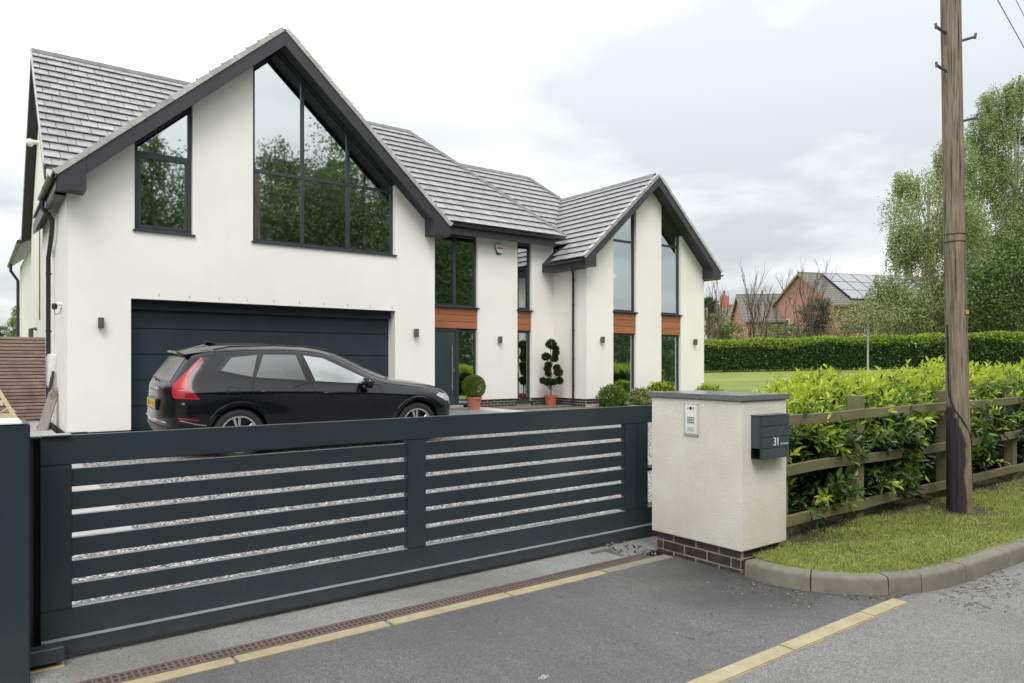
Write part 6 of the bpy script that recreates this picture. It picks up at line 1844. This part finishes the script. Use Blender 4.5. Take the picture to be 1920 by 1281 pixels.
# the 300 leaves that stand largest in the picture are leaves of their own
front = (M_ <= 2) & ((B[:, 2] > hz(B[:, 0], B[:, 1]) - .12) | (B[:, 1] < HY0 - .06)) & (B[:, 0] > 5.55)
score = np.where(front, L_ / np.hypot(B[:, 0], B[:, 1]), 0)
own = np.argsort(-score)[:300]
leafm = {}
for mi_, mm in enumerate(LM):
    v, q = leaves_folded(np.zeros((1, 3)), np.array([[0, 1.0, 0]]), np.array([[0, 0, 1.0]]), np.array([1.0]), np.array([.40]))
    leafm[mi_] = npmesh('leaf', v, q, [mm])
for i in own:
    d = Vector(D_[i]).normalized(); s_ = d.cross(Vector(N_[i])).normalized(); nn = s_.cross(d)
    o = raw_obj('leaf', leafm[int(M_[i])], hedge)
    Mx = Matrix((s_, d, nn)).transposed().to_4x4() @ Matrix.Scale(float(L_[i]), 4)
    Mx.translation = Vector(B[i]) - ORG[hedge.name]
    o.matrix_local = Mx
rest = np.ones(len(B), bool); rest[own] = False
leaf_obj('foliage', B[rest], D_[rest], N_[rest], L_[rest], Wd[rest], LM, M_[rest], hedge, True, 'stuff')
mb = MB()
for i in range(90):
    y = rnd.uniform(HY0 + .15, HY1 - .3); x = float(xleft(y)) + .2 + 22 * rnd.random() ** 1.6
    mb.tube([(x, y, .08), (x + rnd.uniform(-.1, .1), y + rnd.uniform(-.1, .1), .5), (x + rnd.uniform(-.25, .25), y + rnd.uniform(-.3, .2), 1.1)], rnd.uniform(.008, .018), 5)
o = mb.build('stems', 'bark_brown', hedge); o['kind'] = 'stuff'
# heart of the hedge: oversized leaves with the shade put into their near-black colour
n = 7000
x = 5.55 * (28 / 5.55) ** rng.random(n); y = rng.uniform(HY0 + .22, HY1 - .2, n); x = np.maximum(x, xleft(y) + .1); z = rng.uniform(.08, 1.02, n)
leaf_obj('inner_foliage', np.stack([x, y, z], 1), randdir(n), randdir(n) + np.array([0, -.8, 0]), rng.uniform(.22, .34, n), rng.uniform(.12, .2, n), ['laurel_shade'], np.zeros(n, int), hedge, True, 'stuff')

# ================================================================== FAR HEDGE
fh = thing('clipped_hedge', 'long clipped dark hedge with fresh green top across the far end of the lawn', 'hedge', (38.0, 21.0, 1.2))
P0 = np.array([28.9, 31.1]); P1 = np.array([50.0, 8.1]); hd_ = (P1 - P0) / np.linalg.norm(P1 - P0); HL = np.linalg.norm(P1 - P0)
hn = np.array([-.737, -.676])            # towards the camera
def hedge_base(s): return 1.0 + .02 * s - .05
n = 52000
s_ = rng.uniform(0, HL, n); onfront = rng.random(n) < .68
hh = np.where(onfront, 1.74 * rng.random(n), 1.74) + .05 * np.sin(s_ * 2.1) + rng.normal(0, .03, n)
dep = np.where(onfront, rng.normal(0, .06, n), rng.uniform(0, 1.2, n))
bz = np.array([lawn_z(*(P0 + hd_ * q)) for q in np.linspace(0, HL, 60)]); bz = np.interp(s_, np.linspace(0, HL, 60), bz)
p = np.stack([P0[0] + hd_[0] * s_ - hn[0] * dep, P0[1] + hd_[1] * s_ - hn[1] * dep, bz + hh], 1)
dd = randdir(n) * .8 + np.array([hn[0] * .4, hn[1] * .4, .45])
new = (hh > 1.36 + .18 * np.sin(s_ * 1.3) * np.sin(s_ * .37)) & (rng.random(n) < .8)
mi = np.where(new, 0, np.where(rng.random(n) < .12, 2, 1))
leaf_obj('foliage', p, dd, randdir(n) + np.array([0, 0, .6]), rng.uniform(.10, .19, n), rng.uniform(.05, .085, n), ['hedge_new', 'hedge_old', 'laurel_mid'], mi, fh, False, 'stuff')
vs = []
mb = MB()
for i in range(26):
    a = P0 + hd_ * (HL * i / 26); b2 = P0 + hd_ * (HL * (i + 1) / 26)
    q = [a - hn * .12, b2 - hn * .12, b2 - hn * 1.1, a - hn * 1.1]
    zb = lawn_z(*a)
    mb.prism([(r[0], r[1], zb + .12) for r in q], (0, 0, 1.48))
mb.build('branch_core', 'laurel_shade', fh, fixn=True)

# ================================================================== TREES
def limb(mb, p, d, r, L, depth, maxd, gn=.35, rise=.1, kids=(2, 3), shrink=.68, tips=None):
    d = d.normalized(); n = 4
    pts = [p.copy()]
    for i in range(n):
        d = (d + Vector((rnd.gauss(0, gn * .35), rnd.gauss(0, gn * .35), rnd.gauss(rise * .5, gn * .2)))).normalized()
        pts.append(pts[-1] + d * (L / n))
    mb.tube(pts, r, 6 if depth < 2 else 4, r * .62)
    if depth >= maxd:
        if tips is not None: tips.append(pts[-1])
        return
    for k in range(rnd.randint(*kids)):
        t = rnd.uniform(.45, 1.0); q = pts[min(n, max(1, round(t * n)))]
        a = Vector((rnd.gauss(0, 1), rnd.gauss(0, 1), rnd.gauss(0, .5))).normalized()
        limb(mb, q, d + a * gn * 1.9 + Vector((0, 0, rise)), r * .62, L * shrink * rnd.uniform(.8, 1.15), depth + 1, maxd, gn, rise, kids, shrink, tips)
def crown(blobs, n, L, clump=.16, hang=0.0):
    """leaf positions: clumps spread through ellipsoids (centre, radii, weight)"""
    W_ = np.array([b[2] for b in blobs], float); W_ /= W_.sum()
    out = []; nor = []
    for (c, r, w), wt in zip(blobs, W_):
        m = max(10, int(n * wt)); nc = max(6, int(m / 55))
        d = randdir(nc); rad = (.35 + .68 * rng.random(nc) ** .55)
        cc_ = np.array(c) + d * rad[:, None] * np.array(r)
        k = rng.integers(0, nc, m)
        sg = np.array(r).mean() * clump
        q = cc_[k] + rng.normal(0, sg, (m, 3)) * np.array([1, 1, .8])
        if hang:
            # strands: leaves trail straight down from the clump
            q = cc_[k] + rng.normal(0, sg * .45, (m, 3)); q[:, 2] -= rng.random(m) ** .8 * hang * rng.uniform(.5, 1.2, nc)[k]
        out.append(q); nor.append(d[k])
    return np.concatenate(out), np.concatenate(nor)
def tree(name, label, base, height, blobs, n, L, mats, probs, r=.15, group=None, bark='bark_brown', hang=0, clump=.16, limbs=9, cat='tree', aspect=.6):
    base = Vector(base)
    t = thing(name, label, cat, base, group)
    mb = MB()
    top_ = Vector((base.x + rnd.uniform(-.3, .3), base.y, base.z + height * .85))
    mb.tube([base - Vector((0, 0, .3)), base.lerp(top_, .3) + Vector((rnd.uniform(-.1, .1), 0, 0)), base.lerp(top_, .65), top_], r, 9, r * .2)
    for c, rr, w in blobs:
        for k in range(max(2, int(limbs / len(blobs)))):
            tt_ = rnd.uniform(.2, .8); s0 = base.lerp(top_, tt_)
            e = Vector(c) + Vector([rnd.uniform(-.7, .7) * q for q in rr])
            mid = s0.lerp(e, .5) + Vector((0, 0, .12 * (e - s0).length))
            mb.tube([s0, mid, e], r * .35, 5, r * .06)
    mb.build('trunk', bark, t, smooth=60)
    q, nr = crown(blobs, n, L, clump, hang)
    m = len(q)
    mi = rng.choice(len(mats), m, p=probs)
    dd = randdir(m) + nr * .4 + np.array([0, 0, -.9 if hang else .1])
    leaf_obj('crown', q, dd, randdir(m) + np.array([0, 0, .7]), L * rng.uniform(.7, 1.3, m), L * aspect * rng.uniform(.7, 1.2, m), mats, mi, t, False)
    return t
def vb(px, py, dist, rx, ry, rz, w=1.0):
    """crown ellipsoid seen at a photo direction and distance"""
    p = sight(px, py, dist); return (tuple(p), (rx, ry, rz), w)
# silver birch with hanging sprays, right of the lawn
bd = 46.0
bb = sight(1742, 690, bd)
tree('birch_tree', 'tall weeping silver birch with pale hanging foliage behind the telegraph pole', (bb.x, bb.y, 1.0), 14.5,
     [vb(1735, 385, bd, 2.4, 2.4, 2.6, 1.3), vb(1700, 330, bd, .9, .9, .6, .25), vb(1690, 450, bd, 1.0, 1.0, 1.4, .5), vb(1760, 470, bd, 2.2, 2.2, 2.0, 1.1), vb(1665, 540, bd, 1.1, 1.2, 1.2, .55), vb(1725, 560, bd, 2.6, 2.4, 1.5, 1.2), vb(1790, 290, bd, 1.2, 1.2, 1.9, .7), vb(1805, 420, bd, 1.5, 1.5, 2.2, .9), vb(1690, 585, bd, 1.8, 1.6, 1.0, .7), vb(1790, 550, bd, 2.0, 1.8, 1.4, .9)],
     78000, .13, ['birch_light', 'birch_dark', 'tree_green'], [.52, .36, .12], .20, None, 'bark_pale', 1.5, .15, 22)
b2 = sight(1905, 690, bd + 3)
tree('birch_tree', 'leaning leafy birch topping the skyline at the right edge', (b2.x, b2.y, 1.0), 18.5,
     [vb(1880, 190, bd + 3, 1.5, 1.5, 1.3, .7), vb(1855, 245, bd + 3, 1.4, 1.4, 1.7, .9), vb(1840, 315, bd + 3, 1.6, 1.6, 1.6, .9), vb(1900, 330, bd + 3, 1.9, 1.9, 2.0, 1.0), vb(1860, 410, bd + 3, 2.8, 2.6, 2.0, 1.5), vb(1940, 240, bd + 3, 1.2, 1.2, 1.2, .4), vb(1935, 420, bd + 3, 2.0, 2.0, 2.4, 1.0), vb(1910, 160, bd + 3, .9, .9, .8, .35), vb(1850, 480, bd + 3, 2.6, 2.4, 1.6, 1.0)],
     80000, .135, ['birch_light', 'birch_dark', 'tree_green'], [.42, .40, .18], .24, None, 'bark_pale', 1.3, .15, 26)
b3 = sight(1890, 690, 42)
tree('broadleaf_tree', 'bright green broad leaved tree low at the right edge behind the clipped hedge', (b3.x, b3.y, 1.2), 6.5,
     [vb(1890, 520, 42, 2.2, 2.0, 1.3, 1), vb(1930, 480, 42, 1.6, 1.6, 1.1, .7), vb(1855, 575, 42, 1.7, 1.6, 1.3, .8), vb(1925, 580, 42, 2.2, 2.0, 1.6, 1)],
     15000, .17, ['tree_bright', 'tree_green', 'tree_dark'], [.36, .4, .24], .14, None, 'bark_brown', 0, .17)
b4 = sight(1770, 690, 50)
tree('dark_tree', 'dark evergreen mass under the birches behind the hedge', (b4.x, b4.y, 1.2), 5.0,
     [vb(1720, 605, 50, 2.4, 2.0, 1.5, 1), vb(1790, 590, 50, 2.4, 2.2, 2.0, 1.2), vb(1850, 600, 50, 2.8, 2.2, 1.8, 1.2), vb(1915, 610, 50, 2.6, 2.2, 1.7, 1)],
     24000, .16, ['tree_dark', 'tree_green', 'birch_dark'], [.55, .3, .15], .16, None, 'bark_brown', 0, .17)
# shrubs over the far hedge
def fshrub(name, label, px, py, dist, rw, rh, n, L, mats, probs, extra=(), cat='shrub'):
    b_ = sight(px, 690, dist)
    tree(name, label, (b_.x, b_.y, 1.1), max(1.2, (690 - py) / FPX * dist * .8), [vb(px, py, dist, rw, rw, rh, 1)] + [vb(*e) for e in extra], n, L, mats, probs, .06, None, 'bark_brown', 0, .2, 8, cat)
fshrub('conifer_shrub', 'dark rounded evergreen beside the brick gable, above the far hedge', 1528, 590, 49, 1.05, 1.0, 8000, .10, ['tree_dark', 'tree_green', 'box_dark'], [.6, .25, .15], [(1515, 620, 49, 1.2, 1.0, .9, .8), (1535, 572, 49, .7, .7, .5, .3)])
fshrub('mixed_shrub', 'olive green spreading shrub left of the young lawn tree', 1582, 612, 50, 1.4, 1.0, 8000, .10, ['birch_dark', 'tree_green', 'shrub_brown'], [.4, .35, .25], [(1610, 598, 50, 1.2, 1.1, 1.0, .7), (1645, 615, 50, 1.4, 1.2, .9, .8)])
fshrub('copper_shrub', 'sprawling brown green shrub beside the end of the house', 1345, 612, 46, 1.1, .85, 6000, .11, ['shrub_brown', 'birch_light', 'tree_green'], [.45, .35, .2], [(1328, 585, 46, .8, .8, .9, .5), (1375, 628, 46, 1.0, .9, .6, .5)])
fshrub('dark_shrub', 'small dark leaved bush showing at the house corner', 1328, 572, 44, .5, .55, 1800, .11, ['tree_green', 'tree_dark'], [.5, .5])
fshrub('low_shrub', 'low green bush under the bare saplings', 1432, 626, 47, 1.2, .5, 4500, .10, ['tree_green', 'birch_light', 'tree_dark'], [.4, .3, .3], [(1478, 622, 47, 1.0, .9, .6, .8)])
# young staked tree on the lawn
yb = sight(1627, 702, 35.5)
yt = thing('young_tree', 'slender young tree with pale trunk and sparse bronze crown on the lawn', 'tree', (yb.x, yb.y, 1.0))
MB().tube([(yb.x, yb.y, .9), (yb.x + .02, yb.y, 2.4), (yb.x, yb.y, 3.9)], .052, 8, .03).build('trunk', 'bark_pale', yt, smooth=60)
mb = MB()
for k in range(22):
    a = rnd.uniform(0, 6.28); h_ = rnd.uniform(2.9, 3.9)
    mb.tube([(yb.x, yb.y, h_), (yb.x + math.cos(a) * .7, yb.y + math.sin(a) * .7, h_ + rnd.uniform(.1, .5)), (yb.x + math.cos(a) * 1.5, yb.y + math.sin(a) * 1.5, h_ + rnd.uniform(-.1, .9))], .014, 4, .004)
mb.build('branch', 'bark_brown', yt)
q, nr = crown([vb(1632, 590, 35.5, 1.5, 1.5, .65, 1)], 2600, .1, .2)
m = len(q)
leaf_obj('crown', q, randdir(m), randdir(m) + np.array([0, 0, .6]), rng.uniform(.07, .13, m), rng.uniform(.04, .07, m), ['shrub_brown', 'birch_light', 'birch_dark'], rng.choice(3, m, p=[.5, .3, .2]), yt)
# leafless saplings
def bare(label, px, dist, h_, stems, seed, lean_=0.15):
    global rnd
    keep = rnd; rnd = random.Random(seed)
    b_ = sight(px, 690, dist)
    t = thing('bare_sapling', label, 'tree', (b_.x, b_.y, 1.0), 'leafless saplings against the sky')
    mb = MB()
    for s in range(stems):
        limb(mb, Vector((b_.x + rnd.uniform(-.3, .3), b_.y + rnd.uniform(-.3, .3), 1.0)), Vector((rnd.gauss(0, lean_), rnd.gauss(0, lean_), 1)), .05, h_ * .42, 0, 4, .24, .20, (2, 3), .66)
    mb.build('branch', 'bark_brown', t)
    rnd = keep
bare('spreading bare sapling in front of the low tiled roof left of the brick gable', 1425, 44, 6.6, 4, 3)
bare('leafless sapling in front of the brick gable window', 1478, 45, 7.2, 3, 5)
bare('tallest leafless sapling crossing the roof ridge of the brick house', 1530, 46, 9.2, 2, 8, .05)
bare('thin leafless twigs rising next to the house corner', 1338, 43, 6.2, 2, 12)
# left of the house
lb = sight(30, 690, 40)
tree('conifer_tree', 'light green conical tree beyond the rear annex', (lb.x, lb.y, .3), 4.6, [vb(31, 622, 40, .45, .45, .9, 1), vb(34, 600, 40, .3, .3, .8, .6), vb(26, 650, 40, .6, .6, .8, .8)], 6000, .09, ['tree_bright', 'birch_light', 'tree_green'], [.5, .3, .2], .06)
lb = sight(2, 690, 42)
tree('dark_conifer', 'dark little tree at the far left edge above the slatted screen', (lb.x, lb.y, .3), 3.0, [vb(0, 632, 42, .5, .5, .6, 1)], 2500, .09, ['tree_dark', 'tree_green'], [.7, .3], .05)

# ================================================================== BRICK HOUSES BEYOND
simple('far_tile', (0.15, 0.135, 0.12), 0.75, var=0.3, scale=6, bs=0.6, bscale=9)
simple('far_white', (0.70, 0.70, 0.68), 0.5)
simple('far_barge', (0.30, 0.22, 0.19), 0.7)
simple('far_red_clay', (0.36, 0.13, 0.075), 0.8)
def far_house(name, label, px, dist, gw, ln, eave, apex, yaw, zb=.6, chim=(), back=False):
    """gabled brick house; gable centre at px; yaw turns the ridge from straight-away towards view-right"""
    c = sight(px, 690, dist); c.z = zb
    t = thing(name, label, 'house', c)
    vd = Vector((c.x, c.y, 0)).normalized(); rt = Vector((vd.y, -vd.x, 0))
    rd = (vd * math.cos(yaw) + rt * math.sin(yaw)).normalized()       # ridge direction, away from the gable
    gd_ = Vector((rd.y, -rd.x, 0))                                     # along the gable, to the right
    if gd_.dot(rt) < 0: gd_ = -gd_
    G = lambda g, l, z: c + gd_ * g + rd * l + Vector((0, 0, z))
    prof = [(-gw / 2, 0), (gw / 2, 0), (gw / 2, eave), (0, apex), (-gw / 2, eave)]
    MB().prism([G(a, 0, z) for a, z in prof], rd * ln).build('wall', 'red_brick_far', t, fixn=True)
    sl_ = (apex - eave) / (gw / 2)
    rf = None
    for sg in (-1, 1):
        o1 = sg * (gw / 2 + .3); z1 = eave - .3 * sl_ + .06
        q = [G(o1, -.25, z1), G(o1, ln + .25, z1), G(0, ln + .25, apex + .06), G(0, -.25, apex + .06)]
        r_ = MB().prism(q, (0, 0, .14)).build('roof', 'far_tile', t, fixn=True)
        # tile courses as real steps
        mb = MB(); nc = 18
        for i in range(nc):
            f0, f1 = i / nc, (i + 1) / nc
            a0 = G(o1 * (1 - f0), -.27, z1 + (apex + .06 - z1) * f0 + .20); a1 = G(o1 * (1 - f1), -.27, z1 + (apex + .06 - z1) * f1 + .145)
            mb.prism([a0, a1, a1 - Vector((0, 0, .02)), a0 - Vector((0, 0, .06))], rd * (ln + .54))
        o = mb.build('tile_course', 'far_tile', r_, fixn=True); o['kind'] = 'stuff'
        if sg > 0: rf = r_
        q = [G(o1, -.3, z1 - .12), G(o1, -.3, z1 + .14), G(0, -.3, apex + .2), G(0, -.3, apex - .06)]
        MB().prism(q, rd * .04).build('barge_board', 'far_barge', t, fixn=True)
    MB().tube([G(0, -.28, apex + .2), G(0, ln + .28, apex + .2)], .10, 6).build('ridge_tiles', 'far_tile', t)
    MB().tube([G(gw / 2 + .36, -.1, eave - .22), G(gw / 2 + .36, ln, eave - .22)], .07, 6).build('gutter', 'gutter_black', t)
    for l_, h_ in chim:
        cb = MB()
        p_ = G(0, l_, apex - .4)
        q = [p_ + gd_ * a * .45 + rd * b_ * .45 for a, b_ in ((-1, -1), (1, -1), (1, 1), (-1, 1))]
        ch = cb.prism(q, (0, 0, .4 + h_)).build('chimney', 'far_red_clay', t, fixn=True)
        MB().tube([p_ + Vector((0, 0, .4 + h_)), p_ + Vector((0, 0, .4 + h_ + .6))], .13, 8).build('chimney_pot', 'coping_stone', ch)
    return t, G, rd, gd_, sl_
def far_window(t, o, g, up, out, w, h_):
    """white casement on a wall plane"""
    q = lambda a, b_, d: o + g * a + up * b_ + out * d
    mb = MB()
    for a0, a1, b0, b1 in ((-w / 2, w / 2, h_ - .09, h_), (-w / 2, w / 2, 0, .09), (-w / 2, -w / 2 + .09, .09, h_ - .09), (w / 2 - .09, w / 2, .09, h_ - .09), (-.05, .05, .09, h_ - .09)):
        mb.prism([q(a0, b0, .0), q(a1, b0, .0), q(a1, b1, .0), q(a0, b1, .0)], out * .06)
    wn_ = mb.build('window', 'far_white', t, fixn=True)
    MB().add([q(-w / 2, 0, .02), q(w / 2, 0, .02), q(w / 2, h_, .02), q(-w / 2, h_, .02)], [(0, 1, 2, 3)]).build('pane', 'solar_glass', wn_, fixn=False)
    MB().prism([q(-w / 2 - .1, -.12, 0), q(w / 2 + .1, -.12, 0), q(w / 2 + .1, -.002, 0), q(-w / 2 - .1, -.002, 0)], out * .1).build('sill', 'far_white', wn_, fixn=True)
FD = 72.0
t, G, rd, gd_, sl_ = far_house('brick_house', 'red brick house with solar panels on its tiled roof beyond the far hedge', 1500, FD, 9.6, 17.0, 6.4, 9.75, math.radians(52), .6, chim=((16.0, 1.3),))
far_window(t, G(-2.2, -.01, 4.1), gd_, Vector((0, 0, 1)), -rd, 1.25, 1.35)
far_window(t, G(-2.4, -.01, 1.4), gd_, Vector((0, 0, 1)), -rd, 1.25, 1.35)
up_s = (Vector((0, 0, 1)) * sl_ - gd_).normalized(); outn = up_s.cross(rd)
if outn.z < 0: outn = -outn
for i in range(6):
    for j in range(3):
        o = G(4.8, 2.2 + i * 1.75, 6.4 + .06) + up_s * (.55 + j * 1.68) + outn * .30
        sp_ = MB().prism([o, o + rd * 1.71, o + rd * 1.71 + up_s * 1.65, o + up_s * 1.65], outn * .05).build('solar_panel', 'gutter_black', t, fixn=True)
        o2 = o + outn * .056 + rd * .04 + up_s * .04
        MB().prism([o2, o2 + rd * 1.63, o2 + rd * 1.63 + up_s * 1.57, o2 + up_s * 1.57], outn * .004).build('panel_glass', 'solar_glass', sp_, fixn=True)
for l_ in (4.0, 8.0): far_window(t, G(4.81, l_, 3.6), rd, Vector((0, 0, 1)), gd_, 1.2, 1.4)
t, G, rd, gd_, sl_ = far_house('link_house', 'lower tiled range with a brick wall joined left of the brick gable', 1385, FD + 6, 7.0, 9.0, 5.3, 8.1, math.radians(78), .6)
far_window(t, G(3.51, 5.5, 2.9), rd, Vector((0, 0, 1)), gd_, 1.2, 1.3)
t, G, rd, gd_, sl_ = far_house('far_cottage', 'furthest low tiled cottage with chimney and roof windows near the house corner', 1334, FD + 14, 7.0, 8.5, 4.6, 7.6, math.radians(82), .6, chim=((1.5, 1.3),))
up_s = (Vector((0, 0, 1)) * sl_ - gd_).normalized(); outn = up_s.cross(rd)
if outn.z < 0: outn = -outn
for i in range(3):
    o = G(3.5, 3.0 + i * 1.9, 4.6) + up_s * .9 + outn * .28
    MB().prism([o, o + rd * 1.6, o + rd * 1.6 + up_s * 1.9, o + up_s * 1.9], outn * .06).build('roof_window', 'solar_glass', t, fixn=True)
t, G, rd, gd_, sl_ = far_house('hidden_house', 'brick house with a chimney half hidden behind the birch', 1700, FD + 12, 9.0, 12.0, 6.0, 9.2, math.radians(60), .8, chim=((2.0, 1.4),))

# ================================================================== ACROSS THE ROAD (seen only as reflections in the windows)
sh_ = thing('shade_hedge', 'unseen hedge added left of the drive to shade the flank wall and darken the car reflection', 'hedge', (-5, 11, 0))  # added out of view; height and length shaped to darken the flank, not the pillar
n = 20000
p = np.stack([-5.0 - rng.random(n) * 1.0, rng.uniform(9, 25, n), .1 + 5.2 * rng.random(n)], 1)
leaf_obj('foliage', p, randdir(n), randdir(n), rng.uniform(.16, .3, n), rng.uniform(.1, .18, n), ['hedge_old', 'laurel_mid'], rng.choice(2, n, p=[.8, .2]), sh_, False, 'stuff')
hz_ = thing('roadside_hedge', 'long hedge across the road mirrored in the lower windows', 'hedge', (18, -7, 0))
n = 26000
p = np.stack([rng.uniform(-12, 70, n), -6.6 - rng.random(n) * 1.2, 2.6 * rng.random(n)], 1)
leaf_obj('foliage', p, randdir(n), randdir(n), rng.uniform(.16, .3, n), rng.uniform(.1, .18, n), ['hedge_old', 'laurel_mid'], rng.choice(2, n, p=[.75, .25]), hz_, False, 'stuff')
tl = [(-4, -16, 9), (2.0, -14, 9.0), (7.5, -13, 10.5), (11.5, -12, 9.5), (15.0, -14, 11.0), (18.3, -11, 13.2), (22.0, -13, 10.5), (26.5, -12, 13.0), (31.5, -13, 14.0), (37, -15, 9.0), (41, -15, 5.6), (45, -16, 5.8), (49.5, -17, 6.0), (55, -18, 6.0)]
ordi = ['first', 'second', 'third', 'fourth', 'fifth', 'sixth', 'seventh', 'eighth', 'ninth', 'tenth', 'eleventh', 'twelfth', 'thirteenth', 'last']
for i, (x, y, h_) in enumerate(tl):
    if x < 34: h_ = 1.6 + (h_ - 1.6) * 1.33
    w_ = h_ * .26
    w_ = max(w_, 2.3)
    bl = [((x, y, h_ * .22), (w_ * 1.05, w_, h_ * .22), 1.0), ((x, y, h_ * .45), (w_, w_, h_ * .28), 1.3), ((x + .5, y, h_ * .72), (w_ * .75, w_ * .75, h_ * .24), .9), ((x - .6, y + .4, h_ * .9), (w_ * .35, w_ * .35, h_ * .12), .25), ((x - w_ * .6, y, h_ * .55), (w_ * .6, w_ * .6, h_ * .18), .5)]
    tree('roadside_tree', 'leafy tree mirrored in the windows, %s along the row across the road' % ordi[i], (x, y, 0), h_, bl, 36000 if x < 36 else 14000, .19, ['roadside_leaf', 'roadside_dim', 'birch_dark'], [.45, .4, .15], .16, 'trees across the road', 'bark_brown', 0, .17, 8)

n = 64000
xw = rng.uniform(-20, 36, n); hw = 12.5 + 2.2 * np.sin(xw * .35) + 1.5 * np.sin(xw * .9 + 1)
p = np.stack([xw, -21 - 4 * rng.random(n), hw * rng.random(n) ** .8], 1)
wd_ = leaf_obj('far_woodland', p, randdir(n), randdir(n), rng.uniform(.4, .7, n), rng.uniform(.3, .5, n), ['roadside_dim', 'tree_green'], rng.choice(2, n, p=[.7, .3]), None, False, 'stuff')
# ================================================================== LITTER ON THE GROUND
def litter(name, label_kind, regs, mk, mats):
    mb = MB()
    for (x0, x1, y0, y1, n, z) in regs:
        for i in range(n): mk(mb, rnd.uniform(x0, x1), rnd.uniform(y0, y1), z, len(mats))
    o = mb.build(name, mats); o['kind'] = 'stuff'
def twig(mb, x, y, z, k):
    a = rnd.uniform(0, 6.28); l_ = rnd.uniform(.010, .034)
    mb.tube([(x, y, z + .002), (x + math.cos(a) * l_, y + math.sin(a) * l_, z + .004), (x + math.cos(a + .5) * l_ * 1.8, y + math.sin(a + .5) * l_ * 1.8, z + .002)], rnd.uniform(.0008, .0022), 4, mi=rnd.randrange(k))
def chip(mb, x, y, z, k):
    r = rnd.uniform(.003, .008)
    a = rnd.uniform(0, 3)
    p = [Vector((x + r * rnd.uniform(.7, 1.2) * math.cos(a + t), y + r * rnd.uniform(.7, 1.2) * math.sin(a + t), z)) for t in (0, 1.5, 3.1, 4.6)]
    top_ = Vector((x, y, z + r * .8)); mb.add(p + [top_], [(0, 1, 4), (1, 2, 4), (2, 3, 4), (3, 0, 4)], rnd.randrange(k))
litter('twig_litter', '', [(5.15, 6.2, 1.95, 2.22, 110, -.005), (4.72, 5.1, 2.38, 2.6, 40, .001), (4.3, 4.62, 2.7, 3.5, 22, .001), (5.2, 6.8, 1.7, 2.1, 40, -.005), (2.5, 4.6, 2.5, 3.8, 22, .001)], twig, ['plank_grey', 'bark_brown', 'bark_brown'])
litter('stone_chips', '', [(4.2, 4.65, 2.6, 3.4, 40, .001), (4.65, 5.1, 2.4, 2.75, 26, .001), (2.0, 4.6, 2.5, 3.9, 30, .001), (5.2, 6.6, 1.8, 2.2, 60, -.005), (1.2, 4.4, 4.2, 4.5, 40, .001)], chip, ['coping_stone', 'slab_grey', 'edging_concrete'])
def deadleaf(mb, x, y, z, k):
    a = rnd.uniform(0, 6.28); l_ = rnd.uniform(.012, .03); c, s = math.cos(a), math.sin(a)
    P = [(0, 0, .001), (.5, .28, .006), (1, 0, .003), (.5, -.28, .007)]
    mb.add([Vector((x + (c * u - s * v) * l_, y + (s * u + c * v) * l_, z + w * 1)) for u, v, w in P], [(0, 1, 2), (0, 2, 3)], rnd.randrange(k))
litter('dead_leaves', '', [(5.15, 6.4, 1.9, 2.2, 55, -.005), (4.4, 4.7, 2.6, 3.3, 30, .001), (4.75, 5.1, 2.4, 2.6, 30, .001), (5.6, 9, 3.0, 3.6, 120, .13)], deadleaf, ['bark_brown', 'shrub_brown', 'plank_grey'])
# pale lichen tuft lying on the tarmac
lt = thing('lichen_tuft', 'small pale lichen tuft lying on the tarmac at the bottom edge', 'lichen', (2.25, 2.86, 0))
mb = MB()
px_, py_ = sight(1020, 1272, 3.66).x, sight(1020, 1272, 3.66).y
for i in range(40):
    a = rnd.uniform(0, 6.28); r = rnd.uniform(0, .035)
    mb.tube([(px_ + r * math.cos(a), py_ + r * .5 * math.sin(a), .002), (px_ + r * 1.2 * math.cos(a), py_ + r * .6 * math.sin(a), rnd.uniform(.006, .018))], .003, 4, .001)
mb.build('fronds', 'concrete_pale', lt)
